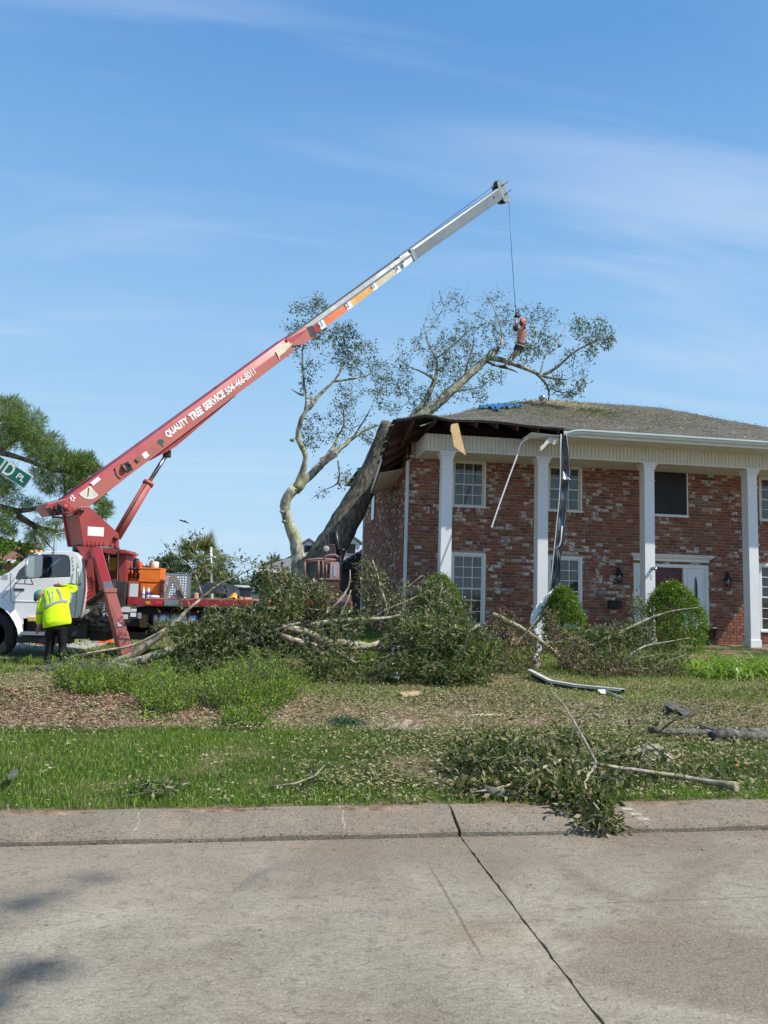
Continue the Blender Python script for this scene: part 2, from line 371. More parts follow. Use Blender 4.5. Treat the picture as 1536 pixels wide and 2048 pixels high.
# ------------------------------------------------------------------ ground, street, kerb
def sstep(a, b, x):
    t = np.clip((x-a)/(b-a), 0, 1); return t*t*(3-2*t)
def gz(x, y):
    x = np.asarray(x, float); y = np.asarray(y, float)
    z = 0.115 + 0.03*sstep(5.8, 8, y) + 0.16*sstep(11, 20, y)*sstep(1.5, 5, x)
    z = z + 0.02*np.sin(x*1.7+y*.6)*np.sin(y*1.3-x*.4)*sstep(6.5, 9, y)
    z = z + 0.16*np.exp(-(((x+3.0)/2.2)**2+((y-10.6)/1.0)**2))     # mulch mound
    z = z - 0.35*(1-sstep(5.66, 5.74, y))
    return z
def gzf(x, y): return float(gz(x, y))
def axis(core, far):
    r = list(core); s = core[-1]-core[-2]
    while r[-1] < far: s *= 1.25; r.append(r[-1]+s)
    l = []; s = core[1]-core[0]; q = core[0]
    while q > -far: s *= 1.25; q -= s; l.append(q)
    return np.array(l[::-1]+r)
gx = axis(list(np.arange(-12, 18, .12)), 900); gy = axis(list(np.arange(5.6, 24, .12)), 900)
gy = gy[gy > -400]
GX, GY = np.meshgrid(gx, gy); GZ = gz(GX, GY)
fine = (GX > -12) & (GX < 18) & (GY > 5.9) & (GY < 24)
GZ = GZ + np.where(fine, NR.normal(0, .008, GX.shape), 0)
V = np.stack([GX, GY, GZ], -1).reshape(-1, 3); nx = len(gx); ny = len(gy)
ii = (np.arange(ny-1)[:, None]*nx+np.arange(nx-1)[None]).ravel()
s = N('lawn_soil'); P = s.pos(); sx = s.n('ShaderNodeSeparateXYZ'); s.l(P, sx.inputs[0])
n1 = s.noise(1.1, 5, .6, vec=P); n2 = s.noise(9, 7, .65, vec=P); n3 = s.noise(60, 4, .6, vec=P)
soil = s.ramp(n2, [(.3, (.11, .072, .048)), (.5, (.24, .165, .115)), (.7, (.40, .30, .21))])
grs = s.ramp(n2, [(.3, (.022, .035, .008)), (.6, (.05, .07, .018)), (.75, (.11, .10, .045))])
verge = s.m('SUBTRACT', s.rng(sx.outputs['Y'], 5.8, 6.1), s.rng(sx.outputs['Y'], 8.7, 9.2))
far_ = s.m('MULTIPLY', s.rng(sx.outputs['Y'], 13.0, 14.5), s.rng(n1, .35, .6))
gm = s.m('MINIMUM', s.m('ADD', s.m('MULTIPLY', verge, s.rng(n1, .25, .5)), s.m('ADD', far_, s.rng(sx.outputs['Y'], 26, 30))), 1.)
c = s.mix(gm, soil, grs); nb = s.bump(n2, .6, .05, s.bump(n3, .6, .02))
o = npmesh('ground', V, [np.stack([ii, ii+1, ii+nx+1, ii+nx], -1)], s.fin(c, .95, 0, nb, .1), kind='structure', loc=(0, 0, 0), smooth=True)

def concrete(name, light, dark, tan):
    s = N(name); P = s.pos(); sx = s.n('ShaderNodeSeparateXYZ'); s.l(P, sx.inputs[0]); X, Y = sx.outputs['X'], sx.outputs['Y']
    n0 = s.noise(.55, 4, .55, vec=P); n1 = s.noise(2.2, 7, .65, vec=P); n2 = s.noise(30, 6, .75, vec=P, stretch=(1, 1.5, 1), dist=.7); n3 = s.noise(150, 4, .7, vec=P, stretch=(.5, 1.2, 1))
    c = s.ramp(n1, [(.25, dark), (.55, light), (.8, tuple(min(1, v*1.12) for v in light))])
    # tan mud dusting near the kerb on the right and round the joint
    mud = s.m('MULTIPLY', s.rng(s.noise(.9, 6, .6, vec=P, stretch=(.6, 1.6, 1)), .46, .68), s.rng(X, -.5, 1.4, .15, .85))
    c = s.mix(s.m('MULTIPLY', mud, .75), c, tan)
    edge = s.m('MULTIPLY', s.rng(Y, 4.9, 5.45), s.rng(n1, .3, .65, .2, .8)); c = s.mix(s.m('MULTIPLY', edge, .6), c, tuple(v*.78 for v in tan))
    pale = s.rng(s.noise(.9, 5, .6, vec=P, dist=.5), .48, .66, 0, .7); c = s.mix(pale, c, tuple(min(1, v*1.35) for v in light)); stain = s.rng(s.noise(1.9, 6, .75, vec=P, dist=1.2, stretch=(.7, 1.3, 1)), .57, .72, 0, .5); c = s.mix(stain, c, (.12, .10, .085))
    pit = s.rng(n2, .34, .46, .55, 1.); c = s.mix(1., c, s.ramp(pit, [(0, (.25,)*3), (1, (1,)*3)]), 'MULTIPLY')
    spk = s.rng(n3, .66, .74, 0, .35); c = s.mix(spk, c, (.55, .53, .47))
    # brown mud staining: broad drifts, a band off the kerb and streaks along the slab
    bs = s.m('MULTIPLY', s.rng(s.noise(.75, 7, .68, vec=P, stretch=(.8, 1.2, 1), dist=.9), .45, .60), s.rng(X, -1.2, 1.0, .35, 1.)); c = s.mix(s.m('MULTIPLY', bs, .7), c, (.205, .145, .095))
    kb_ = s.m('MULTIPLY', s.m('MULTIPLY', s.rng(Y, 4.4, 5.2), s.rng(Y, 5.50, 5.53, 1, 0)), s.m('MULTIPLY', s.rng(X, .2, .9, .25, .85), s.rng(n1, .3, .6, .35, 1))); c = s.mix(s.m('MULTIPLY', kb_, .8), c, (.185, .132, .09))
    stk = s.m('MULTIPLY', s.rng(s.noise(3.2, 6, .7, vec=P, stretch=(.5, 1.5, 1)), .58, .68, 0, .5), s.rng(X, -.5, .8, .2, 1.)); c = s.mix(stk, c, (.15, .095, .062))
    # curved tyre mark and hairline seams
    def ring(cx, cy, r, w, a0):
        dx = s.m('SUBTRACT', X, cx); dy = s.m('SUBTRACT', Y, cy); d = s.m('SQRT', s.m('ADD', s.m('MULTIPLY', dx, dx), s.m('MULTIPLY', dy, dy)))
        e = s.m('ABSOLUTE', s.m('SUBTRACT', d, r)); return s.m('MULTIPLY', s.rng(e, 0, w, a0, 0), s.rng(n1, .3, .6, .3, 1))
    c = s.mix(s.m('MULTIPLY', ring(.42, 4.60, .50, .07, .6), s.m('MULTIPLY', s.rng(Y, 4.55, 4.8), s.rng(X, .0, .5, 1, .25))), c, (.10, .10, .10))
    seam = s.m('ABSOLUTE', s.m('SUBTRACT', s.m('SUBTRACT', X, s.m('MULTIPLY', n1, .04)), 1.10))
    c = s.mix(s.m('MULTIPLY', s.rng(seam, .004, .012, .65, 0), s.m('MULTIPLY', s.rng(Y, 3.6, 3.9), s.rng(Y, 4.8, 5.1, 1, 0))), c, (.10, .06, .04))
    crk = s.m('ABSOLUTE', s.m('SUBTRACT', s.m('ADD', Y, s.m('MULTIPLY', n2, .05)), 4.33))
    c = s.mix(s.m('MULTIPLY', s.rng(crk, .004, .012, .6, 0), s.rng(X, 1.7, 2.1)), c, (.14, .09, .06))
    if name.startswith('kerb'):
        for (xc, cc, w_) in ((-.86, (.50, .46, .38), .006), (.62, (.46, .41, .33), .010), (2.98, (.48, .44, .36), .006)):
            ln = s.m('ABSOLUTE', s.m('SUBTRACT', s.m('ADD', X, s.m('MULTIPLY', s.noise(9, 4, .7, vec=P), .12)), xc+.06)); c = s.mix(s.m('MULTIPLY', s.rng(ln, w_*.4, w_, .8, 0), s.rng(Y, 5.56, 5.62)), c, cc)
        dx = s.m('ABSOLUTE', s.m('SUBTRACT', X, s.m('ADD', s.m('MULTIPLY', Y, -.5), 5.80))); c = s.mix(s.m('MULTIPLY', s.rng(dx, .02, .06, 1, 0), s.m('MULTIPLY', s.rng(Y, 5.60, 5.64), s.rng(s.m('SINE', s.m('MULTIPLY', Y, 95.0)), -.1, .3))), c, (.62, .58, .50))
        c = s.mix(s.rng(s.noise(2.4, 6, .7, vec=P), .52, .66, 0, .6), c, (.31, .235, .16))
    nb = s.bump(n3, .7, .006, s.bump(n2, 1.0, .016, s.bump(n1, .3, .02)))
    c = s.mix(s.rng(n3, .42, .62, .0, .38), c, (.50, .46, .38)); c = s.mix(s.rng(n3, .34, .46, .6, 0), c, (.10, .088, .068)); rut = s.noise(17, 6, .75, vec=P, stretch=(.85, 1.1, 1), dist=.8); c = s.mix(s.rng(rut, .36, .5, .42, 0), c, (.13, .115, .09))
    return s.fin(c, .9, 0, nb, .2)
MT['street'] = concrete('worn_street_concrete', (.365, .318, .238), (.245, .210, .150), (.36, .265, .165))
MT['kerb'] = concrete('kerb_concrete', (.225, .198, .150), (.135, .118, .088), (.33, .245, .16))
st = bpy.data.objects.new('street', None); COL.objects.link(st); ORG['street'] = Vector((0, 0, 0)); st['kind'] = 'structure'
JX = [1.47+5.6*k for k in range(-8, 9)]
def jag(i, side, t):           # broken slab edge
    r = random.Random(i*97+int(t*31)+side*7); return side*(.004+.009*r.random()**3)
for i in range(-1, len(JX)):
    xl = JX[i] if i >= 0 else -70; xr = JX[i+1] if i+1 < len(JX) else 70
    near = abs((xl+xr)/2) < 8
    ts = np.arange(-7.0, 5.52, .05 if near else 2.0); n = len(ts)
    La = [(xl+(jag(i, 1, t) if i >= 0 else 0), t, 0) for t in ts]; Ra = [(xr-(abs(jag(i+1, 1, t+50)) if i+1 < len(JX) else 0), t, 0) for t in ts]
    vs = La+Ra+[(x, y, -.12) for x, y, z in La+Ra]
    fs = []
    for k in range(n-1):
        fs += [(k, n+k, n+k+1, k+1), (k, k+1, 2*n+k+1, 2*n+k), (n+k+1, n+k, 3*n+k, 3*n+k+1)]
    fs += [(n-1, 2*n-1, 4*n-1, 3*n-1)]
    MB().add(vs, fs).build('street_slab', MT['street'], st, fix=False)
jf = pm('joint_dirt', (.035, .03, .024), .95, var=.5, scale=20)
m = MB(); m.box((-70, -7, -.2), (70, 5.6, -.035)); m.build('joint_filler', jf, st)
# rolled kerb in sections that share the street's joints
kb = bpy.data.objects.new('kerb', None); COL.objects.link(kb); ORG['kerb'] = Vector((0, 0, 0)); kb['kind'] = 'structure'
prof = [(5.525, -.12), (5.525, .022), (5.535, .036), (5.60, .05), (5.68, .075), (5.76, .098), (5.83, .112), (5.90, .118), (5.905, -.1)]
for i in range(-1, len(JX)):
    xl = (JX[i]+.012 if i >= 0 else -70); xr = (JX[i+1]-.012 if i+1 < len(JX) else 70)
    xs = np.arange(xl, xr, .15 if abs((xl+xr)/2) < 8 else 3).tolist()+[xr]; vs = []; k = len(prof)
    for x in xs: vs += [(x, y+.006*math.sin(x*2.1), z+(.004*math.sin(x*5.3) if z > 0 else 0)) for y, z in prof]
    fs = [(a*k+b, (a+1)*k+b, (a+1)*k+b+1, a*k+b+1) for a in range(len(xs)-1) for b in range(k-1)]
    fs += [tuple(range(k)), tuple((len(xs)-1)*k+b for b in reversed(range(k)))]
    MB().add(vs, fs).build('kerb_section', MT['kerb'], kb)
# buried sidewalk and the drive under the truck
swm = pm('sidewalk_concrete', (.40, .33, .26), .9, var=.22, scale=3, bump=.4, bscale=60, dirt=.5, dirtcol=(.20, .15, .10))
sw = bpy.data.objects.new('sidewalk', None); COL.objects.link(sw); ORG['sidewalk'] = Vector((0, 0, 0)); sw['kind'] = 'structure'
for k in range(-14, 14):
    x0 = k*1.5+.2; z = gzf(x0+.7, 9.5)+.012 if abs(x0) < 12 else .17
    z = .132
    MB().box((x0+.006, 8.95, z-.15), (x0+1.494, 10.1, z)).build('paving_slab', swm, sw, bevel=.008)
dr = [atz(-900, 1330, .17), atz(-120, 1319, .17), atz(90, 1312, .17), atz(200, 1290, .17), atz(300, 1262, .17), atz(420, 1245, .17), atz(700, 1228, .17), atz(-900, 1190, .17)]
m = MB(); m.prism(dr, (0, 0, -.2)); d = m.build('driveway', pm('driveway_concrete', (.40, .37, .33), .9, var=.12, scale=.8, bump=.3, bscale=50, dirt=.25, dirtcol=(.25, .2, .15)), loc=(0, 0, 0)); d['kind'] = 'structure'

# ------------------------------------------------------------------ scatter helpers
def leaf_arrays(P, D, S, w=.42, upb=.5, fold=.12, rs=None):
    rs = rs or NR; n = len(P); D = D/np.maximum(np.linalg.norm(D, axis=1, keepdims=True), 1e-6)
    nn = rs.normal(size=(n, 3)); nn[:, 2] += upb*2; nn /= np.linalg.norm(nn, axis=1, keepdims=True)
    sd = np.cross(D, nn); sd /= np.maximum(np.linalg.norm(sd, axis=1, keepdims=True), 1e-6); nn = np.cross(sd, D)
    S = S[:, None]
    a = P; b = P+D*S*.5+sd*S*w*.5+nn*S*fold; c = P+D*S; d = P+D*S*.5-sd*S*w*.5+nn*S*fold
    V = np.stack([a, b, c, d], 1).reshape(-1, 3); F = np.arange(n*4).reshape(n, 4)
    return V, F
def blades(P, H, lean, wid, rs=None):
    rs = rs or NR; n = len(P); an = rs.uniform(0, 2*np.pi, n); d = np.stack([np.cos(an), np.sin(an), np.zeros(n)], 1)
    sd = np.stack([-np.sin(an), np.cos(an), np.zeros(n)], 1); a2 = rs.uniform(0, 2*np.pi, n); sd = np.stack([np.cos(a2), np.sin(a2), np.zeros(n)], 1)
    H = H[:, None]; lean = lean[:, None]; up = np.array([[0, 0, 1.]]); wd = wid[:, None]*.5
    m1 = P+up*H*.55+d*H*lean*.35; t = P+up*H*(1-.35*lean)+d*H*lean
    V = np.stack([P-sd*wd, P+sd*wd, m1+sd*wd*.8, m1-sd*wd*.8, t], 1).reshape(-1, 3); k = np.arange(n)[:, None]*5
    return V, [k+np.array([[0, 1, 2, 3]]), k+np.array([[3, 2, 4]])]
def vnoise(x, y, sc, seed=0):
    r = np.random.RandomState(seed); v = np.zeros_like(x)
    for i in range(6):
        a = r.uniform(0, 6.28); k = sc*r.uniform(.6, 1.7); v += np.sin((x*math.cos(a)+y*math.sin(a))*k+r.uniform(0, 6.28))
    return v/6*1.6
# ------------------------------------------------------------------ brick house
YW, YC = 22.8, 21.3            # front wall plane, front faces of the columns
XL, XR = 4.2, 18.3             # side walls
YB = 33.6
FZ = .28                       # porch level
H = thing('brick_house', 'two-storey red brick house with white columns, its left roof corner crushed by a leaning tree', 'house', (XL, YW, FZ))
def wx(px, y=1000, Y=YW): return at(px, y, Y).x
def wz(x, py, Y=YW): return at(x, py, Y).z
# --- openings in the front wall (x0, x1, z0, z1)
def rect(pl, pr, pt, pb):
    a = at(pl, (pt+pb)/2, YW); b = at(pr, (pt+pb)/2, YW); c = at((pl+pr)/2, pt, YW); d = at((pl+pr)/2, pb, YW)
    return [a.x, b.x, d.z, c.z]
O = dict(U1=rect(903, 972, 897, 1010), U2=rect(1094, 1164, 912, 1024), U3=rect(1305, 1374.5, 930, 1034), U4=rect(1517, 1590, 944, 1042),
         L1=rect(900, 970, 1104, 1247), L2=rect(1094, 1164, 1114, 1256), L4=rect(1518, 1592, 1136, 1272), D=rect(1267, 1417, 1128, 1253))
for k in ('U1', 'U2', 'U3', 'U4'): O[k][3] = 5.99
zu = (O['U1'][2]+O['U2'][2]+O['U3'][2])/3
for k in ('U1', 'U2', 'U3', 'U4'): O[k][2] = zu
zl = (O['L1'][3]+O['L2'][3])/2; zb = (O['L1'][2]+O['L2'][2])/2
for k in ('L1', 'L2', 'L4'): O[k][3] = zl; O[k][2] = zb
holes = list(O.values())
# --- brick materials
BR = [(0, (.15, .068, .052)), (.12, (.21, .080, .056)), (.30, (.285, .100, .064)), (.50, (.35, .120, .072)), (.66, (.30, .104, .068)), (.78, (.25, .108, .08)), (.87, (.38, .165, .10)), (.93, (.28, .19, .155)), (.965, (.34, .30, .28)), (.985, (.52, .48, .44)), (1, (.62, .59, .54))]
def brickmat(name, src):
    s = N(name); P = s.pos()
    rv = s.n('ShaderNodeNewGeometry').outputs['Random Per Island'] if src == 'island' else s.n('ShaderNodeObjectInfo').outputs['Random']
    c = s.ramp(rv, [(p_, tuple(min(1, v*k) for v, k in zip(q_, (1.16, 1.2, 1.12)))) for p_, q_ in BR]); n = s.noise(22, 6, .7, vec=P); big = s.noise(.8, 4, .6, vec=P)
    c = s.mix(s.rng(n, .35, .62, 0, .6), c, s.mix(.7, c, (.06, .035, .03))); c = s.mix(s.rng(s.noise(1.6, 3, .5, vec=P), .4, .62, 0, .35), c, s.mix(.5, c, (.20, .10, .07)))
    r2 = s.m('FRACT', s.m('MULTIPLY', rv, 37.7))
    wash = s.m('MULTIPLY', s.rng(s.noise(9, 5, .7, vec=P), .44, .52), s.m('MULTIPLY', s.rng(big, .46, .60), s.rng(r2, .68, .74)))
    c = s.mix(s.m('MULTIPLY', wash, .9), c, (.68, .65, .59))
    nb = s.bump(n, .7, .012, s.bump(s.noise(70, 4, .6, vec=P), .4, .005))
    return s.fin(c, .92, 0, nb, .15)
MT['brick_obj'] = brickmat('old_brick', 'obj'); MT['brick_isl'] = brickmat('old_brick_joined', 'island')
s = N('lime_mortar'); P = s.pos(); n = s.noise(14, 6, .6, vec=P)
MT['mortar'] = s.fin(s.ramp(n, [(.3, (.32, .235, .175)), (.7, (.54, .42, .33))]), .95, 0, s.bump(n, .5, .01), .1)
# --- front wall backing with openings: split into strips
def wall_cells(x0, x1, z0, z1, hs):
    xs = sorted(set([x0, x1]+[v for h in hs for v in h[:2] if x0 < v < x1])); zs = sorted(set([z0, z1]+[v for h in hs for v in h[2:] if z0 < v < z1])); out = []
    for i in range(len(xs)-1):
        for j in range(len(zs)-1):
            cx, cz = (xs[i]+xs[i+1])/2, (zs[j]+zs[j+1])/2
            if not any(h[0] < cx < h[1] and h[2] < cz < h[3] for h in hs): out.append((xs[i], xs[i+1], zs[j], zs[j+1]))
    return out
ZT = 6.05
m = MB(); cells = wall_cells(XL, XR, FZ-.3, ZT+.45, holes); q = {}
for a, b, c, d in cells: m.quad((a, YW, c), (b, YW, c), (b, YW, d), (a, YW, d))
for a, b, c, d in holes:      # reveals
    m.quad((a, YW, c), (a, YW+.14, c), (a, YW+.14, d), (a, YW, d)); m.quad((b, YW, c), (b, YW+.14, c), (b, YW+.14, d), (b, YW, d))
    m.quad((a, YW, c), (b, YW, c), (b, YW+.14, c), (a, YW+.14, c)); m.quad((a, YW, d), (b, YW, d), (b, YW+.14, d), (a, YW+.14, d))
fwall = m.build('front_wall', MT['mortar'], H, fix=False)
# --- bricks
BL, BH, BP = .236, .103, .020
def brick_mesh(sx, sz, d=.03, seed=0):
    r = random.Random(seed); m = MB(); j = lambda s: r.uniform(-s, s); e = .007
    lo = [(-sx/2+j(.004), 0, -sz/2+j(.004)), (sx/2+j(.004), 0, -sz/2+j(.004)), (sx/2+j(.004), 0, sz/2+j(.004)), (-sx/2+j(.004), 0, sz/2+j(.004))]
    fr = [(x-(e if x > 0 else -e), -d+j(.003), z-(e if z > 0 else -e)) for x, y, z in lo]
    m.add(lo+fr, [(4, 5, 6, 7), (0, 1, 5, 4), (1, 2, 6, 5), (2, 3, 7, 6), (3, 0, 4, 7)]); return m
BM = []
for k in range(5):
    me = brick_mesh(BL-.016, BH-.017, .022, k).mesh('brick'); me.materials.append(MT['brick_obj']); BM.append(me)
org = ORG['brick_house']; bobj = 0; jb = MB(); k = 0
def put(m, mm, M4): m.add([M4 @ Vector(v) for v in mm.v], mm.f)
row = 0; z = FZ-.1; rb = random.Random(3)
protoN = [brick_mesh(BL-.016, BH-.017, .022, 20+i) for i in range(6)]; protoH = [brick_mesh(BL/2-.016, BH-.017, .022, 40+i) for i in range(4)]
cand = []
while z < ZT+.1:
    x = XL+(BL/2 if row % 2 else 0)+rb.uniform(-.02, .02)
    zc_ = z+BH/2
    segs = []
    while x < XR-.02:
        w = BL if rb.random() > .06 else BL/2
        segs.append((x, min(x+w, XR))); x += w
    if row % 2: segs.insert(0, (XL, segs[0][0]))
    for a, b in segs:
        parts = [(a, b)]
        for h in holes:
            if not (h[2]-.02 < zc_ < h[3]+.02): continue
            np_ = []
            for p, q_ in parts:
                if q_ <= h[0] or p >= h[1]: np_.append((p, q_)); continue
                if p < h[0]-.03: np_.append((p, h[0]))
                if q_ > h[1]+.03: np_.append((h[1], q_))
            parts = np_
        for p, q_ in parts:
            if q_-p > .05: cand.append((p, q_, zc_))
    z += BH; row += 1
def pri(c):
    x = (c[0]+c[1])/2
    return 0 if (c[1]-c[0] > BL-.002 and ((6.75 < x < 7.62) or (10.05 < x < 11.3 and c[2] > 3.0)) and c[2] > 1.0) else 1
cand.sort(key=pri)
for (p, q_, zc_) in cand:
    x = (p+q_)/2
    rot = rb.uniform(-.006, .006); yo = -rb.uniform(0, .006)
    soldier = any(h[0]-.05 < x < h[1]+.05 and h[2]-.14 < zc_ < h[2] for kk, h in O.items() if kk != 'D')
    if pri((p, q_, zc_)) == 0 and bobj < 298:
        o = bpy.data.objects.new('brick', BM[bobj % 5]); COL.objects.link(o); o.parent = fwall
        o.location = Vector((x, YW+yo, zc_))-org; o.rotation_euler = (0, rot, 0); bobj += 1
    else:
        mm = protoN[k % 6]; k += 1; sc = (q_-p-.016)/(BL-.016)
        M4 = Matrix.Translation((x, YW+yo, zc_)) @ Matrix.Rotation(rot, 4, 'Y') @ Matrix.Diagonal((sc, 1, 1, 1)); put(jb, mm, M4)
jb.build('brickwork', MT['brick_isl'], fwall, fix=False)['kind'] = 'stuff'
# rowlock sills under the upper windows
sb = MB()
for kk in ('U1', 'U2', 'U3', 'U4'):
    h = O[kk]; x = h[0]
    while x < h[1]:
        sb.box((x+.005, YW-.05, h[2]-.16), (x+.083, YW+.02, h[2]-.022-rb.uniform(0, .01))); x += .09
sb.build('sill_course', MT['brick_isl'], H)['kind'] = 'stuff'
# side wall (left) receding, plus the unseen right and rear walls
m = MB(); m.quad((XL, YW, FZ-.3), (XL, YB, FZ-.3), (XL, YB, 6.5), (XL, YW, 6.5)); m.quad((XR, YW, FZ-.3), (XR, YB, FZ-.3), (XR, YB, 6.5), (XR, YW, 6.5))
m.quad((XL, YB, FZ-.3), (XR, YB, FZ-.3), (XR, YB, 6.5), (XL, YB, 6.5)); swall = m.build('side_wall', MT['mortar'], H, fix=False)
jb = MB(); z = FZ-.1; row = 0
while z < 6.45:
    y = YW+(BL/2 if row % 2 else 0)
    while y < YB:
        yo = -rb.uniform(.0, .012)
        M4 = Matrix.Translation((XL+yo, y+BL/2, z+BH/2)) @ Matrix.Rotation(-math.pi/2, 4, 'Z'); put(jb, protoN[k % 6], M4); k += 1; y += BL
    z += BH; row += 1
jb.build('brickwork', MT['brick_isl'], swall, fix=False)['kind'] = 'stuff'
# --- windows
def window(key, cols, rows_u, rows_l, cream, screen=False, curt=True):
    x0, x1, z0, z1 = O[key]; y = YW+.02; tm = MT['cream'] if cream else MT['trim']
    w = MB(); t = .085
    w.box((x0, y-.055, z0), (x0+t, y+.12, z1)); w.box((x1-t, y-.055, z0), (x1, y+.12, z1))
    w.box((x0+t, y-.052, z1-t), (x1-t, y+.12, z1)); wd = w.build('window', tm, H, bevel=.006)
    MB().box((x0-.01, y-.10, z0-.035), (x1+.01, y+.10, z0+.025)).build('sill', MT['trim'], wd, bevel=.006)
    if screen:
        MB().box((x0+.02, y-.075, z0+.03), (x1-.05, y-.062, z1-.02)).build('screen', MT['screen'], wd)
        f = MB(); f.box((x1-.055, y-.085, z0+.03), (x1-.015, y-.058, z1)); f.box((x0+.02, y-.084, z0+.015), (x1-.055, y-.058, z0+.05)); f.build('screen_frame', MT['trim'], wd); return
    a, b = x0+t, x1-t; zm = z0+(z1-z0)*(.5 if not cream else .47)
    for i, (lo, hi, rows, yo) in enumerate(((zm-.02, z1-t, rows_u, .0), (z0+.03, zm+.02, rows_l, .035))):
        f = MB(); s_ = .042; yy = y+yo
        f.box((a, yy-.02, lo), (a+s_, yy+.02, hi)); f.box((b-s_, yy-.02, lo), (b, yy+.02, hi))
        f.box((a+s_, yy-.019, lo), (b-s_, yy+.019, lo+s_)); f.box((a+s_, yy-.019, hi-s_), (b-s_, yy+.019, hi)); f.build('sash', tm, wd, bevel=.003)
        ga, gb, gl, gh = a+s_, b-s_, lo+s_, hi-s_; mu = .011
        g = MB()
        for c_ in range(1, cols): xx = ga+(gb-ga)*c_/cols; g.box((xx-mu, yy-.012, gl), (xx+mu, yy+.012, gh))
        for r_ in range(1, rows): zz = gl+(gh-gl)*r_/rows; g.box((ga, yy-.010, zz-mu), (gb, yy+.010, zz+mu))
        g.build('muntin_grid', tm, wd)
        for c_ in range(cols):
            for r_ in range(rows):
                xa = ga+(gb-ga)*c_/cols; xb = ga+(gb-ga)*(c_+1)/cols; za = gl+(gh-gl)*r_/rows; zb_ = gl+(gh-gl)*(r_+1)/rows
                o = MB().quad((xa, yy, za), (xb, yy, za), (xb, yy, zb_), (xa, yy, zb_)).build('pane', MT['pane'], wd, fix=False)
    # room darkness and curtain folds behind
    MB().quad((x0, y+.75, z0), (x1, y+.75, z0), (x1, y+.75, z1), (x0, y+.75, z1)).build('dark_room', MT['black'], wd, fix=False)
    c = MB(); n = 60
    if curt:
        spans = [(a, a+(b-a)*.36), (a+(b-a)*.42, a+(b-a)*.74), (a+(b-a)*.80, b)]
        for (p, q_) in spans:
            vs = []
            for i in range(n+1):
                xx = p+(q_-p)*i/n; yy = y+.16+.028*math.sin(i*.85)+.012*math.sin(i*2.1)
                vs += [(xx, yy, z0), (xx, yy, z1)]
            c.add(vs, [(2*i, 2*i+2, 2*i+3, 2*i+1) for i in range(n)], 0, True)
        c.build('curtain', MT['curtain'], wd, fix=False)
MT['curtain'] = pm('sheer_curtain', (.22, .21, .18), .9, var=.1)
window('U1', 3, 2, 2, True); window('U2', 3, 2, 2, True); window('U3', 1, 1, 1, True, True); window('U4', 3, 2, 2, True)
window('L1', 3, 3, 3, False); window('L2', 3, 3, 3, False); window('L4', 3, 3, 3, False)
# --- entrance
x0, x1, z0, z1 = O['D']; y = YW+.02; cxd = (x0+x1)/2
m = MB(); px0, px1 = cxd-.50, cxd+.50
px0 = at(1300, 1180, YW).x; px1 = at(1366.5, 1180, YW).x
m.box((x0, y-.04, z0), (x0+.10, y+.1, z1)); m.box((x1-.10, y-.04, z0), (x1, y+.1, z1)); m.box((x0+.10, y-.038, z1-.12), (x1-.10, y+.1, z1))
m.box((px0-.11, y-.05, z0), (px0, y+.1, z1-.12)); m.box((px1, y-.05, z0), (px1+.11, y+.1, z1-.12)); ent = m.build('door_frame', MT['trim'], H, bevel=.006)
for (a, b) in ((x0+.10, px0-.11), (px1+.11, x1-.10)):
    sd = MB(); sd.box((a, y-.01, z0+.02), (b, y+.02, z1-.12)); sdo = sd.build('sidelight', MT['trim'], ent, bevel=.004)
    e = MB(); w_ = b-a; i_ = .05
    for (p, q_, r_, t_) in ((a+i_, a+i_+.02, z0+.2, z1-.24), (b-i_-.02, b-i_, z0+.2, z1-.24), (a+i_+.02, b-i_-.02, z0+.2, z0+.22), (a+i_+.02, b-i_-.02, z1-.26, z1-.24)):
        e.box((p, y-.022, r_), (q_, y-.008, t_))
    e.build('molding', MT['trim'], sdo) if False else e.build('molding', MT['trim'], ent)
    cx_ = (a+b)/2; cz_ = (z0+z1)/2+.03; pts = [(cx_+.062*math.sin(t*math.pi/14), y-.016, cz_+.60*math.cos(t*math.pi/14)) for t in range(28)]
    MB().prism(pts, (0, .004, 0)).build('oval_glass', MT['glass'], ent)
dr_ = MB(); dr_.box((px0, y+.05, z0+.02), (px1, y+.09, z1-.12)); door = dr_.build('door', MT['door_red'], H)
dp = MB(); w_ = (px1-px0)
for i in range(2):
    for (f0, f1) in ((.72, .95), (.40, .68), (.06, .36)):
        a = px0+w_*(.10+.45*i); b = a+w_*.35; lo = z0+(z1-.12-z0)*f0; hi = z0+(z1-.12-z0)*f1; dp.box((a, y+.035, lo), (b, y+.052, hi))
dp.build('raised_panel', MT['door_red'], door, bevel=.012)
MB().lathe((px1-.07, y+.03, z0+.85), [(.03, 0), (.03, -.02), (.015, -.03), (.03, -.05), (.02, -.07)], 10, (0, 1, 0)).build('handle', MT['black'], door)
m = MB(); ct = wz(1340, 1111)
for dx, dy, a, b in ((0, .06, -.17, -.07), (.05, .11, -.07, -.03), (.10, .17, -.03, .03), (.14, .22, .03, .06)):
    m.box((x0-.02-dx, YW-dy, ct+a-.03), (x1+.02+dx, YW+.03, ct+b-.03))
m.build('door_cornice', MT['trim'], H, bevel=.008)
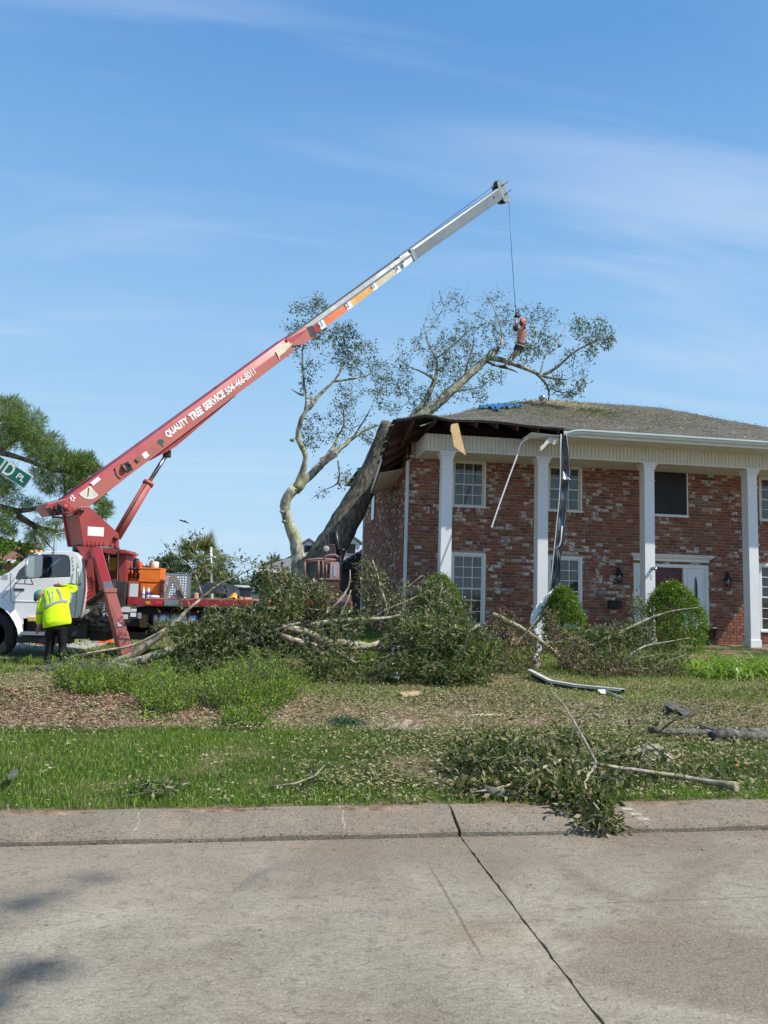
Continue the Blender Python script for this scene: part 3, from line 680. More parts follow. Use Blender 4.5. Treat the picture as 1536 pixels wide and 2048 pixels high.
# --- porch floor, columns
pf = MB(); pf.box((XL-.1, YC-.35, -.2), (XR, YW+.02, FZ)); pf.build('porch_floor', pm('porch_brick_floor', (.22, .10, .07), .9, var=.3, scale=6), H)
cxs = [(881, 904.5), (1075, 1094), (1290, 1311), (1498, 1518.5)]; CW = .33; CH = 5.93
for i, (a, b) in enumerate(cxs):
    yy = YC; xa = at(a, 1100, yy).x; xc = xa+CW/2
    m = MB(); m.box((xc-CW/2, yy, FZ), (xc+CW/2, yy+CW, CH)); col = m.build('column', MT['column'], H, bevel=.008)
    c = MB(); c.box((xc-CW/2-.025, yy-.025, FZ), (xc+CW/2+.025, yy+CW+.025, FZ+.26)); c.build('column_base', MT['column'], col, bevel=.01)
    c = MB()
    for e, a_, b_ in ((.025, CH-.20, CH-.13), (.05, CH-.13, CH-.06), (.075, CH-.06, CH+.0)): c.box((xc-CW/2-e, yy-e, a_), (xc+CW/2+e, yy+CW+e, b_))
    c.build('capital', MT['column'], col, bevel=.015)
    c = MB(); c.box((xc-CW/2-.018, yy-.018, CH-.56), (xc+CW/2+.018, yy+CW+.018, CH-.535)); c.build('neck_band', MT['column'], col, bevel=.006)
    if i == 2:
        sl_ = MB(); p = Vector((xc+.07, yy, at(1305, 1137, yy).z)); sl_.tube([p+Vector((0, 0, 0)), p+Vector((0, -.10, .0))], .05, 12); sl_.tube([p+Vector((-.03, -.10, .02)), p+Vector((.03, -.20, -.04))], [.04, .055], 12)
        sl_.build('security_light', MT['chrome'], col)
        sm_ = MB()
        for k_, (dx, dz) in enumerate(((-.05, 0), (-.02, .05), (.02, .06), (.05, .03), (.03, -.01), (-.01, -.01))):
            q1 = Vector((xc+.01+dx, yy-.004, p.z-.27+dz)); nx_ = ((-.02, .05), (.02, .06), (.05, .03), (.03, -.01), (-.01, -.01), (.03, -.08))[k_]
            sm_.bar(q1, (xc+.01+nx_[0], yy-.004, p.z-.27+nx_[1]), .008, .003, (0, 1, 0))
        sm_.build('address_mark', MT['darkgrey'], col)
# --- entablature (vertical board fascia), with board joints as real grooves
ex0 = at(853, 890, YC-.02).x; ez0, ez1 = CH+.01, at(1200, 893, YC).z
ez1 = max(ez1, ez0+.5)
m = MB(); m.box((ex0, YC+.005, ez0), (XR+.3, YC+CW, ez1)); ent_ = m.build('entablature', MT['cream'], H)
m = MB(); x = ex0; bd = .118
while x < XR+.2: m.box((x+.006, YC-.018, ez0+.035), (x+bd-.006, YC+.006, ez1+.0)); x += bd
m.build('fascia_board', MT['cream'], ent_)['kind'] = 'stuff'
m = MB(); m.box((ex0-.01, YC-.05, ez0-.02), (XR+.3, YC+.004, ez0+.04)); m.build('bottom_rail', MT['cream'], ent_, bevel=.006)
# left return of the portico box
bx = ex0-.01
m = MB(); y_ = YC
while y_ < YW-.06: m.box((bx-.022, y_+.005, ez0-.02), (bx, min(y_+bd, YW)-.005, ez1)); y_ += bd
m.build('return_board', MT['trim'], ent_)['kind'] = 'stuff'
m = MB(); m.box((bx, YC+.01, ez0-.015), (bx+.42, YW, ez0+.02)); m.build('box_soffit', MT['cream'], ent_)
m = MB(); m.box((ex0+.42, YC+CW, ez0+.0), (XR, YW-.003, ez0+.03)); m.build('porch_ceiling', MT['cream'], H)
# --- roof: hipped deck with the crushed left corner
EX0, EX1, EY0, EY1, EZ = XL-.85, 19.2, YC-1.0, YB+.85, 6.60
RY = 28.0; RX0, RX1, RZ = at(1085, 803, RY).x, at(1322, 817, RY).x, at(1200, 806, RY).z
EZ = at(1330, 871, EY0).z
def sag(x, y):                       # how far the deck is pushed down near the trunk
    f = math.exp(-((max(0, x-EX0)/1.7)**2))
    g = math.exp(-(((y-25.6)/2.0)**2)) if y > 25.6 else math.exp(-(((y-25.6)/3.1)**2))
    return -1.35*f*g + ((.15*math.exp(-(((x-4.2)/.5)**2))) + .10*math.exp(-(((x-5.6)/2.0)**2)))*math.exp(-(((y-EY0)/1.3)**2))
def rz(x, y):
    a = (y-EY0)/(RY-EY0); b = (EY1-y)/(EY1-RY); c = (x-EX0)/(RX0-EX0); d = (EX1-x)/(EX1-RX1)
    return EZ+(RZ-EZ)*max(0, min(a, b, c, d, 1))
def roofpt(x, y): return (x, y, rz(x, y)+sag(x, y)+.012*math.sin(x*2.3)*math.sin(y*1.9))
xs = np.linspace(EX0, EX1, 96); ys = np.linspace(EY0, EY1, 72)
s = N('asphalt_shingles'); P = s.pos(); sx = s.n('ShaderNodeSeparateXYZ'); s.l(P, sx.inputs[0])
n1 = s.noise(1.0, 5, .6, vec=P); n2 = s.noise(40, 5, .7, vec=P); vz = s.n('ShaderNodeTexBrick'); mp = s.n('ShaderNodeMapping'); s.l(P, mp.inputs[0]); s.l(mp.outputs[0], vz.inputs[0])
vz.inputs['Scale'].default_value = 1; vz.inputs['Brick Width'].default_value = .32; vz.inputs['Row Height'].default_value = .15; vz.inputs['Mortar Size'].default_value = .012
vz.inputs['Color1'].default_value = (.085, .08, .07, 1); vz.inputs['Color2'].default_value = (.15, .14, .12, 1); vz.inputs['Mortar'].default_value = (.04, .038, .035, 1)
c = s.mix(s.rng(n1, .35, .7, 0, .4), vz.outputs[0], (.17, .16, .14)); c = s.mix(s.rng(n2, .5, .7, 0, .5), c, (.055, .052, .048))
patch = s.noise(.45, 4, .6, vec=P); top = s.m('MULTIPLY', s.rng(sx.outputs['Z'], 8.3, 9.1), s.rng(sx.outputs['X'], 13.5, 11.0)); c = s.mix(s.m('MULTIPLY', top, .6), c, (.33, .26, .18))
MT['shingle'] = s.fin(c, .95, 0, s.bump(n2, .6, .01, s.bump(vz.outputs['Fac'], -.6, .01)), .15)
V = [roofpt(x, y) for y in ys for x in xs]; nx = len(xs)
F = [(j*nx+i, j*nx+i+1, (j+1)*nx+i+1, (j+1)*nx+i) for j in range(len(ys)-1) for i in range(nx-1)]
V2 = [(x, y, z-.06) for x, y, z in V]; n = len(V)
m = MB(); m.add(V, F, 0); m.add(V2, [tuple(reversed(f)) for f in F], 1)
bd_ = [i for i in range(nx)]+[j*nx+nx-1 for j in range(1, len(ys))]+[(len(ys)-1)*nx+i for i in reversed(range(nx-1))]+[j*nx for j in reversed(range(1, len(ys)-1))]
for a, b in zip(bd_, bd_[1:]+bd_[:1]): m.f.append((a, n+a, n+b, b)); m.m.append(0); m.sm.append(False)
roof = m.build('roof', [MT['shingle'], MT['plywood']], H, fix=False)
# shingle courses near the broken left edge, ragged
m = MB()
for i in range(150):
    x = EX0+.05+i*.1; 
    if x > 8.3: break
    j = rb.uniform(-.03, .05); p = Vector(roofpt(x, EY0+.02)); m.obox(p+Vector((0, -.02-j/2, .012)), (.052, 0, rb.uniform(-.004, .004)), (0, .08, .03), (0, 0, .007))
for i in range(90):
    y = EY0+.1+i*.1; p = Vector(roofpt(EX0+.02, y)); m.obox(p+Vector((-.03-rb.uniform(0, .03), 0, .012)), (.07, 0, .02), (0, .05, rb.uniform(-.02, .02)), (0, 0, .008))
m.build('edge_shingle', MT['shingle'], roof)['kind'] = 'stuff'
# rafters: tails exposed where the soffit is gone
gx1 = at(1128, 870, EY0).x
x = EX0+.5
rfs = []
while x < gx1+.1:
    rfs.append(x); x += .62
for x in rfs:
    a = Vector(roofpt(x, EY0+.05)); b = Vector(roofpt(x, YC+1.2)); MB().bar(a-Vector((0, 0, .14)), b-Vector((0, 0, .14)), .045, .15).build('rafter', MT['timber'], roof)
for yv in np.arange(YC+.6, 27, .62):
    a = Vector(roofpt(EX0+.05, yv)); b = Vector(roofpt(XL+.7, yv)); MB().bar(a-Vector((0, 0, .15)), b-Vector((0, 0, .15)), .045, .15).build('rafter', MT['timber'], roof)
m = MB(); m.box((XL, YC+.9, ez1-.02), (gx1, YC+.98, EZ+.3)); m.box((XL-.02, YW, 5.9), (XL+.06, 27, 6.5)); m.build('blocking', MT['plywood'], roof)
# soffit on the intact right part + gutter + white drip edge
m = MB(); x = gx1; bd2 = .10
while x < EX1: m.box((x+.003, EY0+.06, EZ-.20), (x+bd2-.003, YC-.02, EZ-.185)); x += bd2
m.build('soffit_board', MT['cream'], roof)['kind'] = 'stuff'
m = MB(); m.box((gx1, EY0-.0, EZ-.22), (EX1, EY0+.05, EZ-.055)); m.build('eave_fascia', MT['cream'], roof)
def guttr(m, pts, w=.13, h=.13, twist=None):
    prof = [(0, 0), (0, -h), (-w*.55, -h), (-w*.72, -h*.55), (-w, -h*.35), (-w, 0), (-w*.92, 0), (-w*.92, -h*.28), (-w*.66, -h*.5), (-w*.5, -h*.9), (-.012, -h*.9), (-.012, 0)]
    vs = [];
    for p in pts: vs += [(p[0], p[1]+a, p[2]+b) for a, b in prof]
    k = len(prof); m.add(vs, [(i*k+j, (i+1)*k+j, (i+1)*k+(j+1) % k, i*k+(j+1) % k) for i in range(len(pts)-1) for j in range(k)]+[tuple(range(k)), tuple((len(pts)-1)*k+j for j in reversed(range(k)))])
m = MB(); guttr(m, [(gx1+.05, EY0-.003, EZ-.10), (gx1+.25, EY0-.003, EZ-.03), (gx1+.5, EY0-.003, EZ+.0), (EX1, EY0-.003, EZ+.0)]); m.build('gutter', MT['gutter'], roof)
# left eave soffit, hanging and torn
m = MB()
def slab(m, pts, t=.02):
    P = [Vector(p) for p in pts]; m.prism(P, (0, 0, t))
y0, y1 = 23.6, 26.6; nseg = 10
for i in range(nseg):
    ya, yb = y0+(y1-y0)*i/nseg, y0+(y1-y0)*(i+1)/nseg-.015
    za, zb2 = roofpt(EX0, ya)[2]-.20, roofpt(EX0, yb)[2]-.20; zi, zj = max(za, roofpt(XL, ya)[2]-.55), max(zb2, roofpt(XL, yb)[2]-.55)
    slab(m, [(EX0+.03, ya, za), (XL-.03, ya, zi), (XL-.03, yb, zj), (EX0+.03, yb, zb2)])
m.build('torn_side_soffit', MT['cream'], roof)
m = MB(); pr = None
for i in range(24):
    yv = 22.9+i*.17; z_ = roofpt(EX0, yv)[2]-.09; p = Vector((EX0-.012, yv, z_))
    if pr is not None: m.bar(pr, p, .02, .19)
    pr = p
m.build('split_side_fascia', MT['trim'], roof)
# remaining soffit piece left of the hanging gutter, curled
a = at(1075, 866, EY0+.1); m = MB()
slab(m, [at(1045, 878, EY0+.25), at(1063, 866, EY0+.05), at(1119, 872, EY0+.05), at(1112, 882, YC-.1)]); m.build('loose_soffit_panel', MT['cream'], roof)
m = MB(); vs = []
for i in range(9):
    t = i/8; p = at(1117-36*t, 879+16*t*t+3*math.sin(t*9), EY0+.1-.1*t); vs += [p+Vector((0, .0, .10-.04*t)), p-Vector((0, -.03, .10-.03*t))]
m.add(vs, [(2*i, 2*i+2, 2*i+3, 2*i+1) for i in range(8)]); fl = m.build('curled_fascia_scrap', MT['cream'], roof, fix=False); md = fl.modifiers.new('thick', 'SOLIDIFY'); md.thickness = .01
# roof vent
vp = Vector(roofpt(at(1084, 800, RY-.8).x, RY-.8)); m = MB(); m.lathe(vp, [(.07, -.1), (.07, .08), (.13, .10), (.14, .17), (.10, .22), (.03, .24)], 14); m.build('roof_vent', MT['chrome'], roof)
# downspouts at both ends of the side wall
m = MB()
for (yy, zt) in ((YW-.06, at(811, 922, YW).z), (YB-.05, at(731, 1008, YB).z)):
    xx = XL-.045; m2 = MB(); m2.box((xx-.05, yy-.04, .15), (xx+.05, yy+.04, zt)); dsp = m2.build('downspout', MT['gutter'], H, bevel=.02)
# a window and its shutter on the side wall
for (ya, za, zb3) in ((30.6, 4.55, 5.9), (30.0, 1.0, 2.5)):
    m = MB(); m.box((XL-.05, ya-.5, za), (XL-.005, ya+.5, zb3)); o = m.build('side_window', MT['timber'], H); MB().box((XL-.058, ya-.4, za+.1), (XL-.052, ya+.4, zb3-.1)).build('dark_glass', MT['glass'], o)
# --- wall lanterns, mailbox
def lantern(px, py):
    p = at(px, py, YW-.14); m = MB(); m.lathe(p, [(.02, -.20), (.055, -.19), (.06, -.17)], 8); m.lathe(p, [(.115, .10), (.09, .14), (.035, .20), (.03, .23), (.012, .27)], 8)
    m.lathe(p, [(.118, .075), (.118, .10)], 8)
    for i in range(8):
        an = i*math.pi/4; m.bar(p+Vector((.058*math.cos(an), .058*math.sin(an), -.18)), p+Vector((.11*math.cos(an), .11*math.sin(an), .09)), .012)
    m.tube([p+Vector((0, 0, .22)), p+Vector((0, .04, .30)), p+Vector((0, .10, .28)), p+Vector((0, .13, .16))], .012, 6); m.box((p.x-.06, YW-.025, p.z+.02), (p.x+.06, YW-.0, p.z+.30))
    o = m.build('wall_lantern', MT['black'], H); MB().lathe(p, [(.055, -.17), (.10, .08)], 8).build('lantern_glass', MT['pane'], o); MB().lathe(p, [(.018, -.15), (.018, -.02), (.03, .0), (.02, .05), (.004, .07)], 8).build('bulb', MT['trim'], o)
lantern(1239, 1153); lantern(1457, 1162)
a = at(1217, 1215, YW-.1); w_, h_ = .44, .23; m = MB(); m.box((a.x, YW-.16, a.z-.02), (a.x+w_, YW-.02, a.z+h_*.62)); m.prism([(a.x, YW-.17, a.z+h_*.62), (a.x, YW-.02, a.z+h_*.62), (a.x, YW-.02, a.z+h_), (a.x, YW-.09, a.z+h_)], (w_, 0, 0))
mb_ = m.build('mailbox', MT['black'], H, bevel=.008); MB().box((a.x+.01, YW-.178, a.z+h_*.55), (a.x+w_-.01, YW-.165, a.z+h_*.66)).build('lid_lip', MT['darkgrey'], mb_)
# brick edging step in front of the porch

# planters on the porch
for (px, pt, pb, w_, lab) in ((1417, 1254, 1291, .30, 'black urn planter standing right of the door behind the big shrub'), (1262, 1250, 1272, .24, 'low black planter left of the door beside the third column')):
    p = at(px, pb, 21.9); p.z = FZ; zt_ = at(px, pt, 21.9).z; h_ = zt_-FZ; o = thing('planter', lab, 'planter', tuple(p), 'planters on the porch')
    MB().lathe(p, [(w_*.5, 0), (w_*.5, .05), (w_*.35, .12), (w_*.75, h_*.45), (w_*.95, h_*.85), (w_*1.12, h_*.93), (w_*1.12, h_), (w_*.9, h_*.98)], 20).build('pot', MT['black'], o); MB().lathe(p, [(w_*.85, h_*.9), (w_*.8, h_*.93)], 16).build('soil', MT['timber'], o)
# ------------------------------------------------------------------ crane truck
TY = 16.4                      # near side of the truck
T = thing('crane_truck', 'white cab truck with a long red telescopic crane boom reaching over the house roof', 'crane truck', tuple(atz(190, 1316, .15)))
def poly(pts, Y): return [at(x, y, Y) for x, y in pts]
def plate(m, pts, Y, th, mi=0): m.prism(poly(pts, Y), (0, th, 0), mi)
def strip(m, pts, Y0, Y1, mi=0, sm=True):
    P = poly(pts, TY); n = len(P)
    vs = [Vector((p.x, Y0, p.z)) for p in P]+[Vector((p.x, Y1, p.z)) for p in P]
    m.add(vs, [(i, i+1, n+i+1, n+i) for i in range(n-1)], mi, sm)
def holed(name, outer, holes, Y, th, mat, parent, bevel=0):
    bm = bmesh.new()
    for loop in [outer]+holes:
        vs = [bm.verts.new(at(x, y, TY)+Vector((0, Y-TY, 0))) for x, y in loop]
        for i in range(len(vs)): bm.edges.new((vs[i], vs[(i+1) % len(vs)]))
    bmesh.ops.triangle_fill(bm, use_beauty=True, edges=bm.edges[:])
    r = bmesh.ops.extrude_face_region(bm, geom=bm.faces[:]); bmesh.ops.translate(bm, verts=[v for v in r['geom'] if isinstance(v, bmesh.types.BMVert)], vec=(0, th, 0))
    bmesh.ops.recalc_face_normals(bm, faces=bm.faces); me = bpy.data.meshes.new(name); bm.to_mesh(me); bm.free()
    o = link_mesh(me, name, mat, parent)
    if bevel:
        b = o.modifiers.new('bevel', 'BEVEL'); b.width = bevel; b.segments = 2; b.limit_method = 'ANGLE'; b.angle_limit = math.radians(50)
    return o
TW = 2.25
arc = [(45+0*1, 1272), (42, 1254), (36, 1238), (26, 1223), (12, 1213), (-4, 1208), (-24, 1206), (-44, 1209), (-60, 1218), (-72, 1232), (-80, 1252), (-83, 1270)]
win = [(31, 1160), (32, 1151), (38, 1141), (62, 1120), (72, 1112), (86, 1109), (128, 1109.5), (137, 1112), (140, 1122), (140.5, 1154), (72, 1157)]
side = [(46, 1237), (155, 1236), (161, 1228), (166, 1200), (168, 1170), (166, 1142), (163, 1126), (158, 1112), (148, 1104), (120, 1102), (92, 1103), (76, 1104), (62, 1109), (40, 1126), (18, 1144), (2, 1152), (-40, 1158), (-85, 1166), (-112, 1178), (-120, 1205), (-122, 1250), (-120, 1268)]+arc[::-1]
cab = holed('cab_body', side, [win], TY, .05, MT['white_paint'], T, .008)
holed('far_cab_side', side, [[(113, 1146), (117, 1122), (121, 1117), (131, 1116), (132, 1146)]], TY+TW-.05, .05, MT['white_paint'], cab)
m = MB(); strip(m, [(158, 1112), (148, 1104), (120, 1102), (92, 1103), (76, 1104), (62, 1109)], TY+.03, TY+TW-.03); m.build('cab_roof', MT['white_paint'], cab, fix=False)
m = MB(); P = poly([(158, 1112), (163, 1126), (166, 1142)], TY); strip(m, [(158, 1112), (163, 1126)], TY+.03, TY+TW-.03); strip(m, [(167, 1160), (168, 1180), (166, 1200), (161, 1228), (155, 1236)], TY+.03, TY+TW-.03)
a, b = at(163, 1126, TY), at(167, 1160, TY)
for (u0, u1) in ((.03, .5), (TW-.5, TW-.03)): m.quad((a.x, TY+u0, a.z), (a.x, TY+u1, a.z), (b.x, TY+u1, b.z), (b.x, TY+u0, b.z))
m.build('rear_cab_panel', MT['white_paint'], cab, fix=False)
m = MB(); m.quad((a.x, TY+.5, a.z), (a.x, TY+TW-.5, a.z), (b.x, TY+TW-.5, b.z), (b.x, TY+.5, b.z)); m.build('rear_window', MT['pane'], cab, fix=False)
m = MB(); strip(m, [(62, 1109), (40, 1126), (18, 1144), (2, 1152)], TY+.08, TY+TW-.08); m.build('windshield', MT['glass_cab'], cab, fix=False)
m = MB(); strip(m, [(2, 1152), (-40, 1158), (-85, 1166), (-112, 1178), (-120, 1205), (-122, 1250), (-120, 1268)], TY+.03, TY+TW-.03); m.build('hood', MT['white_paint'], cab, fix=False)
m = MB(); a, b = at(-113, 1188, TY), at(-121, 1240, TY); m.box((a.x-.08, TY+.5, b.z), (a.x+.02, TY+TW-.5, a.z)); m.build('grille', MT['chrome'], cab)
for yy in (TY+.1, TY+TW-.42):
    MB().box((a.x-.07, yy, b.z+.15), (a.x+.04, yy+.3, a.z-.1)).build('headlight', MT['pane'], cab)
MB().box((at(-125, 1270, TY).x-.1, TY, .55), (at(-118, 1270, TY).x, TY+TW, .85)).build('bumper', MT['chrome'], cab, bevel=.02)
# fender flare, proud of the side
m = MB(); fl = []
def arcat(cx, cy, r, a0, a1, n=18): return [(cx+r*math.cos(math.radians(a0+(a1-a0)*i/n)), cy-r*math.sin(math.radians(a0+(a1-a0)*i/n))) for i in range(n+1)]
outer = [(45, 1273), (44, 1256), (39, 1238), (30, 1221), (19, 1207), (4, 1195), (-20, 1190), (-48, 1194), (-70, 1212), (-82, 1238), (-87, 1270)]
inner = [(40, 1273), (37, 1257), (31, 1243), (22, 1229), (11, 1218), (0, 1212), (-20, 1209), (-44, 1212), (-60, 1224), (-73, 1245), (-79, 1270)]
for i in range(len(outer)-1):
    p = poly([outer[i], outer[i+1], inner[i+1], inner[i]], TY); m.prism([q+Vector((0, -.10, 0)) if j in (2, 3) else q+Vector((0, -.02, 0)) for j, q in enumerate(p)], (0, .09, 0))
m.build('fender_flare', MT['white_paint'], cab, bevel=.006)
m = MB(); strip(m, inner, TY-.02, TY+.7); m.build('wheel_well', MT['black'], cab, fix=False)
# door seams, handle, plate, window glass and numbers
m = MB()
for pl in ([(22, 1146), (21, 1160), (21, 1180), (22, 1202)], [(155, 1126), (153, 1150), (152.5, 1200), (149, 1234)], [(0, 1201), (20, 1178)], [(22, 1202), (30, 1208)]):
    for q1, q2 in zip(pl, pl[1:]): m.bar(at(*q1, TY-.001), at(*q2, TY-.001), .009, .006, (0, 1, 0))
m.build('panel_seam', MT['darkgrey'], cab)
m = MB(); m.box((at(22, 1202, TY).x, TY-.012, at(60, 1203, TY).z-.006), (at(152, 1202, TY).x, TY-.0, at(60, 1203, TY).z+.010)); m.build('body_crease', MT['white_paint'], cab, bevel=.005)
def pbox(name, x0, y0, x1, y1, Y, d, mat, par, bevel=.004):
    a, b = at(x0, y1, Y), at(x1, y0, Y); return MB().box((a.x, Y-d, a.z), (b.x, Y, b.z)).build(name, mat, par, bevel=bevel)
hd = pbox('door_handle', 137, 1167, 150, 1172, TY, .02, pm('dark_green_plastic', (.05, .11, .03), .4), cab)
pbox('badge', 27, 1177, 49, 1181.5, TY, .012, pm('grey_badge', (.12, .13, .14), .4, 1), cab)
m = MB(); m.prism(poly([(33, 1159), (34, 1151), (39, 1142), (53, 1129), (55, 1156)], TY+.02), (0, .006, 0)); m.build('quarter_window', MT['pane'], cab)
m = MB(); m.prism(poly([(56, 1157), (55, 1128), (72, 1113), (86, 1110), (128, 1110.5), (136, 1113), (139, 1122), (139.5, 1153)], TY+.03), (0, .005, 0)); m.build('door_window', MT['pane'], cab)
m = MB(); m.bar(at(54.5, 1128, TY+.01), at(55.5, 1157, TY+.01), .03, .02, (0, 1, 0)); m.build('window_divider', MT['black'], cab)
for i, ch in enumerate('7730'):
    p = at(142.2+i*.9, 1120+i*7.2, TY-.002); text_mesh('door_number', ch, p, (1, 0, 0), (0, 0, 1), .058, MT['text_dark'], cab, bold=.01)
pbox('marker_light', 104, 1103, 110, 1106, TY, .01, MT['chrome'], cab)
for k in range(3):
    p = at(63+k*9.5, 1103.5, TY+.3); MB().lathe(p, [(.035, -.02), (.035, .015), (.02, .03), (.005, .035)], 10).build('roof_light', pm('amber_lamp', (.9, .35, .05), .3), cab)
for k, (a, b, c) in enumerate(((2, 16, 1151.5), (4, 15, 1154), (1, 17, 1156.5), (3, 15, 1159.5))):
    MB().box((at(a, c, TY).x, TY-.003, at(a, c, TY).z), (at(b, c, TY).x, TY-.001, at(a, c, TY).z+.014)).build('cowl_lettering', pm('grey_lettering', (.25, .27, .3), .5), cab)
# interior
m = MB(); x0, x1 = at(40, 1200, TY).x, at(158, 1200, TY).x; m.box((x0, TY+.08, at(60, 1238, TY).z), (x1, TY+TW-.08, at(60, 1185, TY).z)); m.build('cab_floor', MT['black'], cab)
m = MB(); sx_ = at(128, 1170, TY).x; m.box((sx_-.5, TY+.2, 1.3), (sx_, TY+.8, 1.45)); m.obox((sx_+.02, TY+.5, 1.72), (.07, 0, .02), (0, .27, 0), (.03, 0, .30)); m.build('seat', pm('grey_seat', (.05, .06, .08), .8), cab, bevel=.04)
m = MB(); c_ = at(78, 1150, TY)+Vector((0, .5, 0)); pts = [c_+Vector((.05*math.sin(t*.449), .2*math.cos(t*.449), .19*math.sin(t*.449))) for t in range(15)]; m.tube(pts, .014, 6); m.bar(c_, c_+Vector((-.3, 0, -.2)), .03); m.build('steering_wheel', MT['black'], cab)
# mirror on its bracket
m = MB(); my = TY-.34
for q1, q2, d1, d2 in (((30, 1167), (75, 1169), 0, .30), ((30, 1167), (60, 1152), 0, .30), ((75, 1169), (62, 1133), .3, .34), ((60, 1167), (66, 1116), .34, .34), ((55, 1168), (60, 1167), .05, .34), ((66, 1112), (92, 1110), .34, .34), ((66, 1116), (70, 1112), 0, .34)):
    m.tube([at(*q1, TY)+Vector((0, -d1, 0)), at(*q2, TY)+Vector((0, -d2, 0))], .012, 6)
br_ = m.build('mirror_bracket', MT['chrome'], cab)
mp_ = poly([(60, 1152), (61, 1122), (66, 1113), (74, 1109), (88, 1109), (94, 1114), (95, 1122), (93, 1148), (88, 1154), (78, 1158), (66, 1157)], TY)
m = MB(); m.prism([p+Vector((0, my-TY, 0)) for p in mp_], (0, .07, 0)); m.build('mirror', MT['chrome'], cab, bevel=.012)
mp_ = poly([(63, 1150), (64, 1123), (69, 1115), (79, 1113), (79, 1154), (68, 1154)], TY); MB().prism([p+Vector((0, my-TY-.006, 0)) for p in mp_], (0, .004, 0)).build('mirror_face', pm('pale_mirror_face', (.5, .56, .55), .15, .6), cab)
# chassis, steps, wheels, tank
m = MB(); a = at(40, 1250, TY); b = at(720, 1258, TY+.3)
for yy in (TY+.65, TY+1.5): m.box((at(-110, 1250, TY).x, yy, .72), (b.x, yy+.12, .98))
ch = m.build('chassis_rail', MT['black'], T)
m = MB(); m.box((at(46, 1240, TY).x, TY+.25, .55), (at(170, 1240, TY).x, TY+1.8, .98)); m.box((at(170, 1240, TY).x, TY+.5, .5), (at(205, 1240, TY).x, TY+1.9, .95)); m.box((at(230, 1240, TY).x, TY+.4, .55), (at(292, 1240, TY).x, TY+1.9, .95))
for k in range(14):
    p = at(150+k*5, 1240+RN.uniform(-8, 22), TY); m.tube([p+Vector((0, .15, 0)), p+Vector((RN.uniform(-.2, .2), .3, RN.uniform(-.2, .2))), p+Vector((RN.uniform(-.3, .3), .2, RN.uniform(-.2, .1)))], .018, 5)
m.build('engine_block', MT['darkgrey'], ch, fix=False)
st_ = MB(); a, b = at(44, 1270, TY), at(93, 1263, TY); st_.box((a.x, TY-.12, a.z), (b.x, TY+.3, b.z)); stp = st_.build('cab_step', MT['alu'], T, bevel=.01)
m = MB(); m.box((a.x+.2, TY-.10, a.z-.13), (b.x+.05, TY+.2, a.z-.06)); m.box((a.x-.1, TY+.0, a.z-.16), (b.x+.5, TY+.3, a.z-.02)); m.build('lower_step', MT['black'], stp)
pbox('running_board_lamp', 57, 1234, 72, 1242, TY, .06, pm('yellowed_plastic', (.65, .45, .12), .5), T)
m = MB(); m.box((at(95, 1240, TY).x, TY+.1, at(95, 1241, TY).z), (at(160, 1236, TY).x, TY+.35, at(95, 1237, TY).z)); m.build('battery_tray', MT['darkgrey'], T)
def wheel(cx, cy, Y, r, w, par=T):
    c = at(cx, cy, Y); c.z = .145+r
    o = MB().lathe(c, [(r*.60, 0), (r*.90, -.005), (r*.985, .03), (r, .08), (r, w-.08), (r*.985, w-.03), (r*.9, w), (r*.6, w)], 36, (0, 1, 0)).build('wheel', MT['rubber'], par)
    tr = MB()
    for i in range(44):
        an = i*2*math.pi/44; d = Vector((math.cos(an), 0, math.sin(an))); t_ = Vector((-d.z, 0, d.x)); tr.obox(c+d*(r+.004)+Vector((0, w*.5, 0)), t_*.022, Vector((0, w*.38, 0)), d*.010)
    tr.build('tread', MT['rubber'], o)
    rm = MB().lathe(c, [(r*.60, .0), (r*.57, .03), (r*.40, .07), (r*.2, .04), (r*.2, .0), (r*.12, -.03), (r*.02, -.04)], 24, (0, 1, 0)).build('rim', MT['alu'], o)
    for i in range(8):
        an = i*math.pi/4; MB().lathe(c+Vector((math.cos(an)*r*.30, .03, math.sin(an)*r*.30)), [(.016, 0), (.016, .03)], 6, (0, 1, 0)).build('lug_nut', MT['chrome'], rm) if i < 0 else None
wheel(-20, 1275, TY+.02, .475, .28); wheel(-20, 1275, TY+TW-.30, .475, .28)
wheel(612, 1277, TY+.05, .475, .26); wheel(612, 1277, TY+TW-.31, .475, .26); wheel(520, 1277, TY+.05, .475, .26)
c0, c1 = at(305, 1243, TY), at(393, 1243, TY); r = .26; c0.y = c1.y = TY+.32
m = MB(); m.lathe(c0, [(r*.6, -.01), (r*.92, 0), (r, .03), (r, (c1-c0).length-.03), (r*.92, (c1-c0).length), (r*.6, (c1-c0).length+.01)], 32, (1, 0, 0)); tk = m.build('fuel_tank', MT['alu'], T)
for f in (.12, .38, .78):
    m = MB(); cc = c0.lerp(c1, f); m.lathe(cc-Vector((.03, 0, 0)), [(r+.004, 0), (r+.010, .003), (r+.010, .055), (r+.004, .06)], 32, (1, 0, 0)); m.build('tank_strap', MT['darkgrey'], tk)
p = at(284, 1242, TY); MB().lathe(p+Vector((0, .25, -.15)), [(.09, 0), (.10, .02), (.10, .26), (.09, .28)], 16).build('air_canister', pm('tan_canister', (.30, .17, .09), .5, dirt=.3), T)
pbox('control_box', 231, 1213, 262, 1245, TY-.02, .2, MT['darkgrey'], T); pbox('paper_plate', 232, 1214, 261, 1224, TY-.222, .004, MT['paper'], T); pbox('paper_plate', 239, 1229, 256, 1238, TY-.222, .004, MT['paper'], T)
pbox('paper_plate', 275, 1226, 283, 1237, TY-.05, .02, pm('grey_plate', (.35, .37, .37), .5), T)
pbox('cross_member', 170, 1255, 420, 1262, TY+.5, .1, MT['black'], T)
